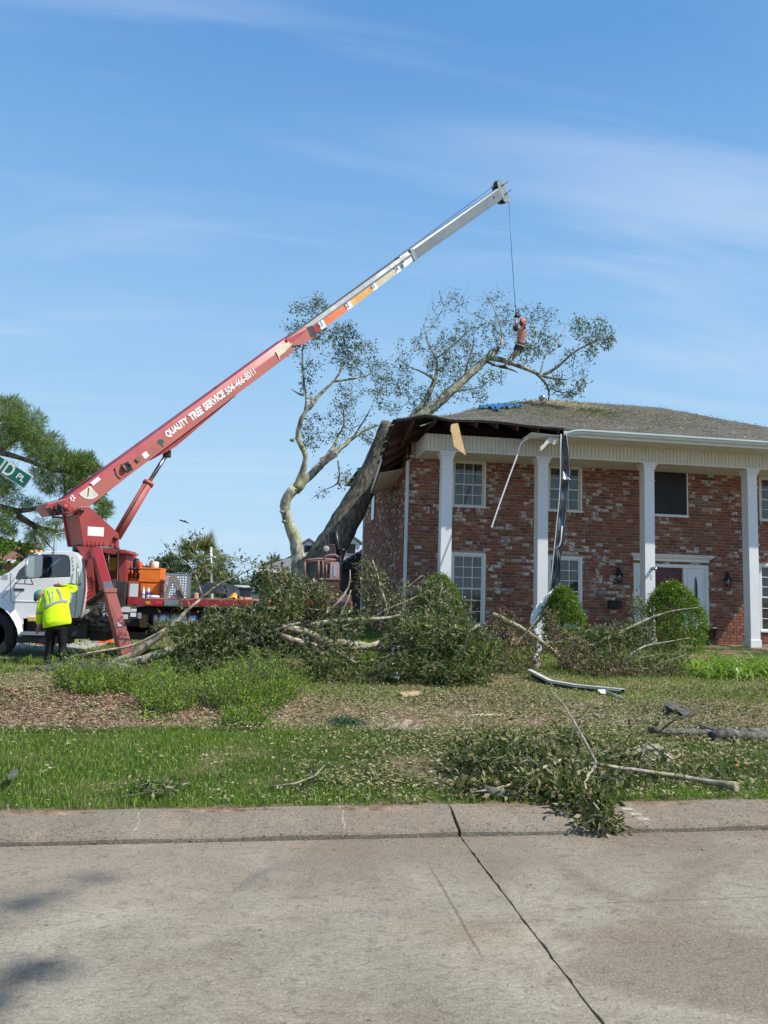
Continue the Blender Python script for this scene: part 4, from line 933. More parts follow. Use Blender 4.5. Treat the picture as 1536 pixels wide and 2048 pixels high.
# deck with its rail
a = at(255, 1200, TY); b = at(700, 1206, TY)
dz = a.z
m = MB(); m.prism([at(262, 1200, TY), at(705, 1203, TY), at(705, 1214, TY), at(262, 1211, TY)], (0, TW, 0)); deck = m.build('deck', MT['red_side'], T)
m = MB(); m.prism([at(268, 1199.5, TY-.03), at(330, 1199.5, TY-.03), at(330, 1211.5, TY-.03), at(268, 1211.5, TY-.03)], (0, .03, 0)); m.prism([at(330, 1199.5, TY-.03), at(508, 1200, TY-.03), at(508, 1212, TY-.03), at(330, 1211.5, TY-.03)], (0, .03, 0)); m.prism([at(534, 1200.5, TY-.03), at(655, 1202, TY-.03), at(655, 1213, TY-.03), at(534, 1212.5, TY-.03)], (0, .03, 0)); m.build('deck_rail', MT['red_top'], deck, bevel=.004)
for (x0, x1, y0, y1) in ((328, 358, 1200, 1211), (509, 533, 1201, 1212), (662, 702, 1199, 1210)):
    m = MB(); m.prism([at(x0, y0, TY-.05), at(x1, y0+.3, TY-.05), at(x1, y1, TY-.05), at(x0, y1, TY-.05)], (0, .05, 0)); m.build('worn_white_plate', MT['grey_light'], deck, bevel=.004)
pbox('reflector', 291, 1203, 301, 1208.5, TY-.031, .006, pm('yellow_black_decal', (.6, .42, .04), .4, var=.5, scale=40), deck)
pbox('reflector', 309, 1203, 326, 1208.5, TY-.031, .006, pm('bright_red_reflector', (.75, .03, .03), .3), deck)
m = MB(); m.prism([at(362, 1200, TY-.02), at(368, 1200, TY-.02), at(366, 1218, TY-.02), at(361, 1216, TY-.02)], (0, -.05, 0)); m.build('ratchet_hook', MT['steel_rust'], deck)
m = MB(); m.box((at(300, 1212, TY).x, TY+.3, .95), (at(700, 1212, TY).x, TY+1.9, 1.12)); m.build('subframe', MT['black'], T)
m = MB(); m.quad(*[Vector((at(x_, 1240, TY).x, TY+1.0, z_)) for x_, z_ in ((395, .32), (700, .32), (700, 1.1), (395, 1.1))]); m.build('under_deck_dark_sheet', MT['black'], T, fix=False)  # added black sheet standing in for the shade under the deck
m = MB(); m.box((at(395, 1212, TY).x, TY+.5, .9), (at(700, 1212, TY).x, TY+1.6, zD_:=dz-.16)); m.box((at(262, 1212, TY).x, TY+.7, 1.0), (at(395, 1212, TY).x, TY+1.6, dz-.16)); m.build('under_deck_dark_mass', MT['black'], T)  # black filler blocks, painting the gap below the deck as deep shade
# dark post and papers beside the outrigger
pbox('headboard_post', 238, 1163, 258, 1210, TY+.15, .4, MT['darkgrey'], T)
hb = pbox('headboard_panel', 256, 1163, 278, 1200, TY-.0, .06, MT['red_side'], T); pbox('notice_sheet', 258, 1168, 277, 1193, TY-.062, .004, MT['paper'], hb); pbox('hinge_flap', 256, 1194, 277, 1209, TY-.02, .08, MT['red_top'], hb)
# outrigger legs and box
def leg(dy, sgn):
    Yl = TY-dy
    def q(x, y): return at(x, y, Yl)
    Yt = TY+.1 if sgn > 0 else TY+TW-.1
    top0 = at(184, 1093, TY+.05); top1 = at(202, 1093, TY+.05)
    return top0, top1
OY0, OY1 = TY-.05, TY-1.15
def op(x, y, t): return at(x, y, OY0+(OY1-OY0)*t)
m = MB(); fr = [op(184, 1094, 0), op(203, 1094, 0), op(228, 1180, .42), op(207, 1180, .42)]
m.prism(fr, (-.12, .26, .0)); ot = m.build('outrigger_upper_leg', MT['red_top'], T, bevel=.008)
m = MB(); m.prism([op(206, 1163, .34)+Vector((0, -.004, 0)), op(222, 1163, .34)+Vector((0, -.004, 0)), op(227, 1177, .40)+Vector((0, -.004, 0)), op(209, 1177, .40)+Vector((0, -.004, 0))], (0, -.003, 0)); m.build('bare_metal_patch', MT['grey_boom'], ot)
m = MB(); m.prism([op(211, 1185, .44), op(232, 1184, .44), op(268, 1303, .92), op(245, 1314, .92)], (-.14, .24, .02)); m.build('outrigger_lower_leg', MT['red_side'], T, bevel=.008)
m = MB(); m.prism([op(208, 1177, .41)+Vector((0, -.02, 0)), op(235, 1177, .41)+Vector((0, -.02, 0)), op(234, 1185, .44)+Vector((0, -.02, 0)), op(210, 1185, .44)+Vector((0, -.02, 0))], (-.17, .30, .02)); m.build('leg_collar', MT['red_side'], T, bevel=.008)
f0 = op(250, 1320, .96); m = MB(); m.prism([op(251, 1321, .97), op(272, 1320, .97), op(274, 1337, 1.0), op(253, 1338, 1.0)], (-.13, .2, .0)); m.prism([op(246, 1312, .93), op(268, 1304, .93), op(272, 1322, .97), op(251, 1322, .97)], (-.10, .16, .0)); m.build('outrigger_foot', MT['red_side'], T, bevel=.006)
q = op(238, 1246, .68); m = MB(); m.prism([op(234, 1243, .67), op(244, 1243, .67), op(245.5, 1252, .71), op(236, 1252, .71)], (0, -.006, 0)); m.build('leg_sticker', MT['paper'], T)
m = MB(); m.prism([op(171, 1206, .2), op(207, 1177, .38), op(208, 1184, .40), op(176, 1212, .2)], (0, .3, 0)); m.build('outrigger_brace', MT['darkgrey'], T)
# far outrigger box seen under the truck
m = MB(); fa = [(67, 1306), (71, 1287), (80, 1281), (110, 1281), (112, 1306)]; m.prism([at(x_, y_, 19.6) for x_, y_ in fa], (0, .35, 0)); m.build('far_outrigger_foot', MT['red'], T)
m = MB(); p1 = at(95, 1283, 19.6); m.bar(p1+Vector((0, .15, 0)), Vector((at(150, 1200, TY).x, TY+TW, 1.6)), .2, .2); m.build('far_outrigger_leg', MT['red'], T)
# pedestal box under the turret
m = MB(); m.prism(poly([(152, 1092), (186, 1094), (186, 1200), (168, 1214), (168, 1118)], TY+.3), (0, 1.5, 0)); m.prism(poly([(182, 1095), (236, 1098), (236, 1108), (184, 1104)], TY+.25), (0, 1.6, 0)); ped = m.build('pedestal', MT['red'], T)
m = MB(); m.prism(poly([(236, 1098), (252, 1100), (252, 1163), (238, 1163)], TY+.45), (0, 1.3, 0)); m.prism(poly([(205, 1100), (236, 1104), (238, 1200), (210, 1200)], TY+1.0), (0, .5, 0)); m.prism(poly([(233, 1102), (258, 1104), (258, 1107), (233, 1106)], TY+.2), (0, 1.2, 0)); m.build('control_console', MT['red'], ped)
pbox('warning_sign', 217, 1115, 234, 1141, TY+.95, .01, MT['yellow'], ped); pbox('instruction_sheet', 224, 1158, 236, 1176, TY+.95, .012, MT['paper'], ped)
for k in range(6):
    p = at(168, 1160+k*8, TY+.28); MB().bar(at(169, 1166+k*8, TY+.29), at(184, 1154+k*8, TY+.29), .03, .02, (0, 1, 0)).build('louvre', MT['red_top'], ped)
m = MB()
for k in range(9): m.bar(at(206+k*.9, 1112+k*6, TY+.9), at(214+k*.6, 1112+k*6, TY+.9), .03, .012, (0, 1, 0))
m.build('cooler_fins', MT['cream'], ped)['kind'] = 'stuff'
m = MB()
for k in range(12): m.bar(at(197, 1205+k*4.2, TY+.2), at(210, 1205+k*4.2, TY+.2), .022, .012, (0, 1, 0))
m.build('step_grating', MT['grey_boom'], T)['kind'] = 'stuff'
m = MB(); hz = [(206, 1104), (217, 1109), (233, 1109), (237, 1104), (238, 1096)]; m.tube([at(x_, y_, TY+.1) for x_, y_ in hz], .016, 6); m.tube([at(236, 1106, TY+.1), at(234, 1172, TY+.1), at(231, 1180, TY)], .016, 6); m.tube([at(217, 1110, TY+.1), at(217, 1165, TY+.2)], .02, 6); m.build('hydraulic_hose', MT['black'], T)
m = MB(); m.tube([at(157, 1133, TY-.06), at(156, 1150, TY-.07), at(158, 1172, TY-.06), at(162, 1166, TY-.02)], .012, 6); m.build('grab_handle', MT['chrome'], cab)
# --- turret and boom, all in the boom's own vertical plane
B0 = at(195, 1062, TY+1.15); tipC = at(1005, 385, 26.2)
U = Vector((tipC.x-B0.x, tipC.y-B0.y, 0)).normalized(); Vn = Vector((U.y, -U.x, 0))          # Vn points to the camera side
def bp(x, y, off): return onp(x, y, B0+Vn*off, Vn)
TO = .46
plt = [(155, 1016), (160, 1013.5), (179, 1013), (184, 1018), (238, 1068), (238, 1096), (168, 1092)]
m = MB(); m.prism([bp(x, y, TO) for x, y in plt], Vn*-.05); tur = m.build('turret', MT['red'], T, bevel=.008)
m = MB(); m.prism([bp(x, y, TO) - Vn*(2*TO-.05) for x, y in plt], Vn*-.05); m.build('far_turret_plate', MT['red'], tur)
m = MB(); A = [bp(155, 1018, TO), bp(168, 1092, TO)]; m.add([A[0]+U*.04, A[1]+U*.04, A[1]+U*.04-Vn*2*TO, A[0]+U*.04-Vn*2*TO], [(0, 1, 2, 3)]); A = [bp(184, 1018, TO), bp(238, 1068, TO), bp(238, 1096, TO)]
m.quad(A[0], A[1], A[1]-Vn*2*TO, A[0]-Vn*2*TO); m.quad(A[1], A[2], A[2]-Vn*2*TO, A[1]-Vn*2*TO); m.build('turret_web', MT['red'], tur, fix=False)
m = MB(); m.lathe(Vector((B0.x, B0.y, bp(200, 1094, TO).z-.12)), [(.46, 0), (.50, .03), (.50, .14), (.46, .16)], 32); m.build('slewing_ring', MT['darkgrey'], T)
for k in range(7):
    m = MB(); p = bp(175+k*(8 if k < 5 else 9.3), 1088.5+k*.3, TO); m.prism([p+U*-.03, p+U*.03, p+Vector((0, 0, .07))], Vn*.04); m.build('gusset', MT['red'], tur)
for (x, y, r_) in ((161.5, 1021.5, .055), (230, 1077, .05)):
    MB().lathe(bp(x, y, TO), [(r_, 0), (r_, .05), (r_*.6, .07)], 12, Vn).build('pivot_pin', MT['black'], tur)
pp = [bp(175.5, 1053, TO+.004), bp(208, 1055, TO+.004), bp(207, 1073, TO+.004), bp(175, 1071, TO+.004)]; MB().prism(pp, Vn*.003).build('blank_sticker', MT['paper'], tur)
def section(name, parent, prof0, prof1, off0, off1, mats, bevel=.006):
    """loft along the boom. prof = list of (pixel, lateral inset) from top to bottom on the near side"""
    m = MB(); k = len(prof0); A = []; Bq = []
    for pr, of, dst in ((prof0, off0, A), (prof1, off1, Bq)):
        near = [bp(x, y, of) - Vn*ins for (x, y), ins in pr]
        far = [bp(x, y, of) - Vn*(2*of-ins) for (x, y), ins in pr]
        dst += near+far[::-1]
    n = 2*k; fs = []; mi = []
    for i in range(n):
        j = (i+1) % n; fs.append((i, j, n+j, n+i)); mi.append(min(i, len(mats)-1) if i < k-1 else 0)
    b = len(m.v); m.v += [tuple(v) for v in A+Bq]
    for f, q in zip(fs, mi): m.f.append(f); m.m.append(q); m.sm.append(False)
    m.f += [tuple(range(n)), tuple(reversed(range(n, 2*n)))]; m.m += [0, 0]; m.sm += [False, False]
    return m.build(name, mats, parent, bevel=bevel)
bo = MT['red_top'], MT['red_side']
base = section('boom_base_section', T, [((131, 997), .05), ((138, 1007), .0), ((154, 1032), 0)], [((247.7, 913), .05), ((255, 924.5), .0), ((266, 945), 0)], .25, .25, bo)
b2 = section('boom_base_web', base, [((247.7, 913), .07), ((255, 924.5), .0), ((266, 945), 0)], [((573, 676), .07), ((579.5, 687), .0), ((589, 702), 0)], .25, .25, bo)
b3 = section('boom_collar', base, [((573, 678), .02), ((578, 692), .0), ((607, 689), 0)], [((613, 652), .02), ((618, 656), .0), ((632.5, 671), 0)], .265, .265, (MT['red_top'], MT['red_side']))
m = MB(); m.prism([bp(x, y, .27) for x, y in ((613.5, 655), (623, 651), (632.6, 670.6), (622.5, 675))], Vn*-.54); m.build('collar_end', MT['darkgrey'], base)
m = MB(); m.prism([bp(x, y, .17) for x, y in ((292, 922), (300, 921), (342, 899), (352, 893), (472, 791), (440, 812), (360, 872))], Vn*-.34); m.build('boom_gusset', MT['red'], base)
s2 = section('boom_middle_section', T, [((583, 671), .05), ((591, 676), .0), ((599, 684), .0), ((604, 690), .04)], [((822, 499.5), .05), ((825, 505.5), .0), ((829, 513), .0), ((830.5, 517), .04)], .20, .185, (MT['grey_boom'], MT['grey_boom'], MT['grey_light']))
s3 = section('boom_tip_section', T, [((800, 513), .03), ((803, 516), .0), ((818, 524), .0), ((822, 527), .03)], [((1001, 373), .03), ((1002, 375), .0), ((1012, 389), .0), ((1013, 393), .03)], .155, .145, (MT['grey_light'], MT['grey_boom'], MT['grey_light']))
m = MB(); m.prism([bp(x, y, .20) for x, y in ((820, 499), (826, 497.5), (834, 514), (832, 521), (828, 520))], Vn*-.4); m.build('section_end_plate', MT['grey_light'], s2)
# coloured length bands with their figures
bands = [((624, 651.5), (632, 666), (636, 645), (643, 659.5), MT['red_top']), ((636, 645), (643, 659.5), (646, 639), (653, 652.5), MT['paper']),
         ((646, 639), (653, 652.5), (690, 608), (696, 620.5), pm('orange_band', (.70, .17, .06), .5)), ((690, 608), (696, 620.5), (700, 601.5), (706, 613.5), MT['paper']),
         ((700, 601.5), (706, 613.5), (742, 571), (747.5, 582), pm('amber_band', (.68, .36, .09), .5)), ((742, 571), (747.5, 582), (750, 565.5), (756, 576), MT['paper']),
         ((750, 565.5), (756, 576), (790, 536.5), (795, 546.5), pm('cream_band', (.55, .50, .36), .5)), ((790, 536.5), (795, 546.5), (798, 531), (803, 540.5), MT['paper']), ((804, 526), (809, 535.5), (822, 513.5), (826, 522), MT['paper'])]
for k, (a, b, c, d, mt) in enumerate(bands):
    MB().prism([bp(*p, .208) for p in (a, b, d, c)], Vn*-.004).build('number_label' if mt is MT['paper'] else 'colour_band', mt, s2, fix=True)
for sx_, pa, pb in (('61', (637.5, 657.5), (646, 651.8)), ('52', (691.5, 619), (699, 613.3)), ('43', (743.5, 581), (750, 575.5)), ('34', (791.5, 545.5), (798, 540))):
    p, q_ = bp(*pa, .21), bp(*pb, .21); xd = (q_-p).normalized(); ud = Vn.cross(xd)*1; 
    if ud.z < 0: ud = -ud
    text_mesh('length_figure', sx_, p, xd, ud, .155, MT['text_dark'], s2, width=(q_-p).length, bold=.02, off=.003)
# company lettering
def blab(s_, pa, pb, hgt, mat, bold=.045, off=.252):
    p, q_ = bp(*pa, off), bp(*pb, off); xd = (q_-p).normalized(); ud = Vn.cross(xd)
    if ud.z < 0: ud = -ud
    n_ = xd.cross(ud); sg = 1 if n_.dot(Vn) > 0 else -1
    return text_mesh('company_lettering', s_, p, xd, ud, hgt, mat, base, width=(q_-p).length, bold=bold, off=.004*sg)
blab('QUALITY', (337, 878), (380, 846), .195, MT['text_white']); blab('TREE', (384, 843), (408.5, 825), .195, MT['text_white']); blab('SERVICE', (412, 822), (452, 792), .195, MT['text_white']); blab('504-466-8011', (455, 790), (512.5, 747), .175, MT['text_white'], bold=.02)
m = MB(); c_ = bp(321, 885, .254)
ax_ = (bp(321.5, 878, .254)-bp(321.5, 893, .254)).normalized()
cp = [bp(321.2+6.5*math.cos(t*.52)*(1+.12*math.sin(3*t)), 883.5+5.5*math.sin(t*.52)*(1+.12*math.cos(4*t)), .254) for t in range(12)]; m.prism(cp, Vn*.003); m.prism([bp(x, y, .254) for x, y in ((321, 888), (324, 888), (327, 894), (325.5, 894.5))], Vn*.003); m.build('tree_emblem', MT['green_mark'], base)
MB().prism([bp(x, y, .254) for x, y in ((180.5, 965.5), (196, 953), (202, 958.5), (186, 972))], Vn*.003).build('blank_sticker', MT['paper'], base)
MB().prism([bp(x, y, .254) for x, y in ((283, 909), (292, 902), (299, 911), (290, 918))], Vn*.003).build('blank_sticker', MT['paper'], base)
fan = [(180, 971)]+[(158+.0, 987), (161, 991), (167, 995.5), (174, 998), (181, 998.5), (188, 997), (193, 994), (196.5, 990)]
MB().prism([bp(x, y, .254) for x, y in fan], Vn*.004).build('angle_gauge', pm('cream_gauge', (.62, .60, .50), .5, dirt=.3), base)
MB().prism([bp(x, y, .259) for x, y in ((174.5, 995), (176, 976), (178.5, 975), (177, 991))], Vn*.004).build('gauge_needle', MT['text_dark'], base)
MB().prism([bp(x, y, .268) for x, y in ((551, 703), (577, 683), (580, 686.5), (578, 690), (583, 685), (584, 689), (570, 704), (559, 713), (560, 720))], Vn*.003).build('torn_sticker', pm('yellowed_sticker', (.64, .60, .46), .6, dirt=.4), base)
for k, (x, y, w_) in enumerate(((140, 995, 5), (143, 990.5, 7), (141, 999, 4), (146, 995, 8), (145, 1000, 6))): MB().bar(bp(x, y, .256), bp(x+w_*.62, y+w_*.25, .256), .035, .003, Vn).build('maker_mark', MT['text_white'], base)
# recess with the winch motor and open flap on the boom's flank
m = MB(); m.prism([bp(x, y, .255) for x, y in ((229, 936), (236, 927), (250, 923), (259, 924), (266, 938), (255, 948), (240, 957), (233, 950))], Vn*.02); fl_ = m.build('winch_cover', MT['red_side'], base); m = MB(); m.prism([bp(x, y, .275) for x, y in ((240, 930), (256, 923), (266, 938), (254, 947))], Vn*.004); m.build('winch_opening', MT['black'], fl_)
m = MB(); m.tube([bp(246, 938, .29), bp(250, 936, .30)], .09, 10); m.tube([bp(257, 925, .28), bp(262, 930, .29)], .04, 8); m.build('winch_motor', MT['steel_rust'], fl_)
MB().prism([bp(x, y, .27) for x, y in ((270, 918), (277, 912), (283, 918), (276, 924))], Vn*.02).build('cable_guide', pm('olive_bracket', (.17, .14, .09), .7), base)
for (x, y) in ((277, 897), (319, 869), (433, 781)):
    c_ = bp(x, y, .0); pts = [c_+U*(-.09)+Vector((0, 0, -.08)), c_+U*-.07+Vector((0, 0, .06)), c_+U*0+Vector((0, 0, .10)), c_+U*.07+Vector((0, 0, .12)), c_+U*.09+Vector((0, 0, .02))]; MB().tube(pts, .014, 6).build('cable_loop', MT['darkgrey'], base)
# rear end of the boom: winch drum, hoses
m = MB(); m.prism([bp(x, y, .30) for x, y in ((95, 1007), (131, 997), (152, 1018), (140, 1028), (104, 1032), (90, 1017))], Vn*-.6); wd_ = m.build('winch_housing', MT['red'], T, bevel=.02)
m = MB(); m.prism([bp(x, y, .31) for x, y in ((91, 1017), (101, 1015), (108, 1030), (100, 1033))], Vn*.01); m.prism([bp(x, y, .31) for x, y in ((108, 1012), (116, 1009), (126, 1024), (114, 1030))], Vn*.012); m.build('housing_opening', MT['black'], wd_)
MB().lathe(bp(129, 1015, .30), [(.07, 0), (.075, .02), (.075, .06), (.04, .08)], 14, Vn).build('winch_drum', MT['red_top'], wd_)
for k in range(8):
    q0 = bp(118+RN.uniform(-6, 6), 1008+RN.uniform(-4, 6), .36); q1 = bp(125+RN.uniform(-10, 14), 1022+RN.uniform(-3, 6), .42); mid = (q0+q1)/2+Vector((RN.uniform(-.1, .1), -.05, RN.uniform(-.15, .05))); MB().tube([q0, mid, q1], .016, 5).build('hydraulic_hose', MT['darkgrey'], wd_)
MB().tube([bp(104, 1034, .3), bp(125, 1035, .35), bp(143, 1030, .35), bp(156, 1026, .3)], .02, 6).build('hydraulic_hose', MT['black'], wd_)
# lift cylinder
c0 = bp(233, 1074, 0); c1 = bp(298, 964, 0); c2 = bp(334, 908, 0)
m = MB(); m.tube([c0, c1], .112, 20); m.tube([c1-(c1-c0).normalized()*.08, c1], .132, 20); cyl = m.build('lift_cylinder', MT['red_side'], T); MB().tube([c1, c2], .05, 16).build('piston_rod', MT['chrome'], cyl)
MB().tube([c0+Vn*.10+U*-.09, c1+Vn*.09-U*.07], .014, 6).build('oil_line', MT['black'], cyl)
MB().box(tuple(c2-Vector((.09, .09, .08))), tuple(c2+Vector((.09, .09, .10)))).build('rod_bracket', MT['darkgrey'], cyl, bevel=.02)
# boom head, sheaves and rope
hd = MB(); top = [(996, 372), (995, 366), (998, 361), (1002, 359), (1006, 363), (1010, 371), (1012, 380), (1016, 388), (1019.5, 394), (1019.5, 402), (1015, 404), (1008, 403), (1006, 396), (1003, 392)]
hd.prism([bp(x, y, .15) for x, y in top], Vn*-.03); hd.prism([bp(x, y, .15)-Vn*.27 for x, y in top], Vn*-.03); hdo = hd.build('boom_head', MT['grey_light'], T, bevel=.005)
for (x, y, r_) in ((1001, 367, .16), (1014, 397, .15)): MB().lathe(bp(x, y, .10), [(r_, 0), (r_*.8, -.06), (r_*.8, -.12), (r_, -.18)], 20, Vn).build('sheave', MT['darkgrey'], hdo)
for (p1, p2) in (((1003, 372), (1015, 364)), ((1010, 389), (1022, 380))): MB().tube([bp(*p1, .17), bp(*p2, .17)], .018, 6).build('sheave_pin', MT['black'], hdo)
MB().lathe(bp(987.5, 394.5, .15), [(.035, 0), (.035, .015)], 10, Vn).build('pin_hole', MT['black'], s3)
MB().lathe(bp(805.5, 524, .20), [(.035, .008), (.035, .015)], 10, Vn).build('pin_hole', MT['black'], s2)
MB().tube([bp(112, 1003, 0), bp(247, 911, .05), bp(335, 852, .05), bp(600, 656, .05), bp(820, 495, .05), bp(996, 366, .05)], .011, 5).build('hoist_rope', MT['black'], T)
HOOK = bp(1032, 636, .0)
MB().tube([bp(1017.5, 399, 0), bp(1023, 500, 0), bp(1029, 590, 0), HOOK], .011, 5).build('hanging_rope', MT['black'], T)

# --- things on the deck
DY = TY+.45
def onD(x): return at(x, 1199.5, TY)
def cbox(name, x0, y0, x1, y1, Y0, Y1, mat, label, cat, bevel=.01, build=True):
    a, b = at(x0, y1, Y0), at(x1, y0, Y0); m = MB(); m.box((a.x, Y0, a.z), (b.x, Y1, b.z)); return m, a, b
zD = at(400, 1199.5, TY).z+.0
tb = thing('tool_chest', 'orange steel tool chest strapped at the front of the red truck deck', 'tool chest', (at(300, 1195, DY).x, DY+.4, zD))
a, b = at(277, 1199, DY), at(321, 1139, DY); xa, xb, zt = a.x, b.x, b.z; zm = at(300, 1163, DY).z
MB().box((xa, DY, zD+.10), (xb, DY+.8, zm-.01)).build('lower_body', MT['orange'], tb, bevel=.008); MB().box((xa-.01, DY-.02, zm+.05), (xb+.01, DY+.8, zt)).build('upper_body', MT['orange'], tb, bevel=.008)
MB().box((xa-.02, DY-.04, zm-.01), (xb+.02, DY+.8, zm+.045)).build('ledge', MT['orange'], tb, bevel=.006); MB().box((xa-.015, DY-.03, zt), (xb+.015, DY+.82, zt+.03)).build('lid', MT['orange'], tb, bevel=.008)
for xx in (xa+.06, xb-.10): MB().box((xx, DY+.02, zD), (xx+.05, DY+.78, zD+.11)).build('foot', MT['orange'], tb)
MB().box((xa+.03, DY-.03, zD+.14), (xb-.03, DY-.0, zm-.05)).build('door_panel', MT['orange'], tb, bevel=.006)
oc = thing('steel_cabinet', 'rear orange cabinet half hidden between the tool chest and the crane console', 'cabinet', (at(262, 1195, DY).x, DY+.6, zD)); a, b = at(251, 1199, DY+.3), at(279, 1141, DY+.3)
MB().box((a.x, DY+.3, zD), (b.x-.03, DY+1.0, b.z)).build('cabinet_body', MT['orange'], oc, bevel=.01); MB().box((a.x+.03, DY+.285, zD+.3), (b.x-.06, DY+.3, b.z-.05)).build('cabinet_door', MT['orange'], oc)
for k in range(3): MB().lathe((a.x+.08+.08*k, DY+.22, zD+.42), [(.018, 0), (.018, .18), (.04, .19), (.04, .22), (.02, .24)], 8).build('control_lever', MT['black'], oc)
dt = thing('diamond_plate_box', 'square silver diamond-plate box with a ratchet strap on the truck deck', 'metal box', (at(350, 1195, DY).x, DY+.4, zD))
s = N('diamond_plate'); P = s.pos(); mp = s.n('ShaderNodeMapping'); mp.inputs['Rotation'].default_value = (0, math.radians(45), 0); s.l(P, mp.inputs[0]); ck = s.n('ShaderNodeTexChecker'); ck.inputs['Scale'].default_value = 26; s.l(mp.outputs[0], ck.inputs[0])
ck.inputs['Color1'].default_value = (.30, .33, .36, 1); ck.inputs['Color2'].default_value = (.62, .65, .68, 1); MT['diamond'] = s.fin(ck.outputs[0], .38, .75, s.bump(ck.outputs[1], .5, .01))
a, b = at(328, 1198, DY-.15), at(376, 1149, DY-.15); MB().box((a.x, DY-.15, zD), (b.x, DY+.6, b.z)).build('box_body', MT['diamond'], dt, bevel=.006); MB().box((a.x-.008, DY-.158, b.z-.025), (b.x+.008, DY+.61, b.z+.012)).build('box_lid', MT['alu'], dt, bevel=.004)
MB().box((at(329, 1150, DY-.15).x, DY-.156, at(330, 1161, DY-.15).z), (at(338, 1150, DY-.15).x, DY-.151, at(330, 1151, DY-.15).z)).build('pink_label', pm('faded_pink_label', (.62, .35, .32), .6), dt)
MB().lathe((at(349, 1149, DY-.15).x, DY+.2, b.z+.01), [(.09, 0), (.09, .03), (.06, .04)], 14).build('filler_cap', MT['black'], dt)
stp = MB()
for q1, q2 in (((346, 1150), (331, 1197)), ((346, 1150), (362, 1186)), ((350, 1150), (366, 1190))):
    p1, p2 = at(*q1, DY-.165), at(*q2, DY-.165); stp.bar(p1, p2, .055, .006, (0, 1, 0))
stp.build('strap', pm('tan_webbing', (.30, .26, .20), .8), dt); r_ = MB(); p = at(358, 1187, DY-.2); r_.obox(p, (.05, 0, .02), (0, .04, 0), (-.03, 0, .07)); r_.obox(p+Vector((.04, -.02, -.08)), (.06, 0, .01), (0, .03, 0), (0, 0, .03)); r_.build('ratchet', MT['darkgrey'], dt)
def bottle(px, py, h, lab, mat, cap, Y=TY+.12, r=.033):
    p = at(px, 1199, Y); p.z = zD; o = thing('water_bottle', lab, 'bottle', p, 'drink bottles on the deck edge')
    MB().lathe(p, [(r*.9, 0), (r, .01), (r, h*.62), (r*.8, h*.76), (r*.4, h*.86), (r*.4, h*.9)], 12).build('bottle_body', MT['plastic'], o); MB().lathe(p, [(r*1.03, h*.3), (r*1.03, h*.55)], 12).build('label_wrap', mat, o); MB().lathe(p, [(r*.48, h*.9), (r*.48, h)], 10).build('cap', cap, o)
bottle(286, 0, .24, 'clear water bottle left of its blue-labelled neighbour on the deck edge', MT['paper'], MT['trim']); bottle(295.5, 0, .26, 'blue-labelled water bottle standing on the deck edge', MT['blue_lab'], MT['hat_red'])
p = at(309, 1196, TY+.1); p.z = zD+.035; o = MB().lathe(p-Vector((.10, 0, 0)), [(.02, 0), (.035, .04), (.035, .17), (.02, .2)], 12, (1, .2, 0)).build('plastic_cup', MT['plastic']); setp(o, 'clear plastic cup lying on the deck right of the bottles', 'cup')
def jar(px, Y, zb, r, h, mat, label, cat, capm=None, name='jug'):
    p = at(px, 1140, Y); p.z = zb; o = thing(name, label, cat, p); MB().lathe(p, [(r*.92, 0), (r, .02), (r, h*.8), (r*.7, h*.92)], 14).build('jug_body', mat, o); MB().lathe(p, [(r*.72, h*.9), (r*.72, h), (r*.3, h*1.02)], 12).build('lid', capm or mat, o)
zt2 = zt+.03
jar(272, DY+.5, at(262, 1141, DY+.3).z, .075, .27, MT['darkgrey'], 'tall dark jug on the orange cabinet beside a red canister', 'jug'); jar(279.5, DY+.3, zt2-.02, .06, .15, MT['hat_red'], 'small red canister on the orange chest', 'canister', name='canister')
jar(302, DY+.3, zt2, .05, .14, MT['hat_red'], 'small dark red pot near the right end of the orange chest', 'pot', MT['black'], 'paint_pot'); jar(309, DY+.25, zt2, .085, .16, MT['cream'], 'cream drum with dark lid on the orange chest', 'drum', MT['darkgrey'], 'small_drum'); jar(316, DY+.35, zt2, .05, .15, MT['darkgrey'], 'dark flask at the right end of the orange chest', 'flask', name='flask')
# tarpaulins and the odds and ends behind them
def heap(name, label, cat, x0, x1, Y, d, prof, mat, parent=None):
    n = len(prof); vs = []; k = 9
    for i, (px, py) in enumerate(prof):
        p = at(px, py, Y); zt_ = p.z
        for j in range(k):
            t = j/(k-1); vs.append((p.x+RN.uniform(-.02, .02), Y-d/2+d*t, zD+max(0, (zt_-zD))*math.sin(math.pi*min(1, max(0, t*.92+.04)))**.5+RN.uniform(-.02, .02)))
    fs = [(i*k+j, (i+1)*k+j, (i+1)*k+j+1, i*k+j+1) for i in range(n-1) for j in range(k-1)]
    o = MB().add(vs, fs, 0, True).build(name, mat, fix=False); md = o.modifiers.new('s', 'SUBSURF'); md.levels = md.render_levels = 1; setp(o, label, cat); return o
heap('tarpaulin', 'crumpled black tarpaulin heaped along the middle of the truck deck', 'tarpaulin', 0, 0, TY+.9, .9, [(384, 1197), (390, 1180), (400, 1174), (410, 1170), (415, 1165), (430, 1164), (443, 1163), (455, 1165), (462, 1170), (474, 1171), (480, 1178), (484, 1186), (470, 1192), (466, 1198)], MT['tarp'])
heap('rain_jacket', 'yellow and red jacket crumpled beside the black tarpaulin', 'jacket', 0, 0, TY+.5, .35, [(455, 1199), (460, 1192), (465, 1187), (471, 1184), (474, 1190), (475, 1198)], pm('yellow_red_cloth', (.80, .40, .02), .7, var=.5, scale=5, dirt=.8, dirtcol=(.7, .08, .02)))
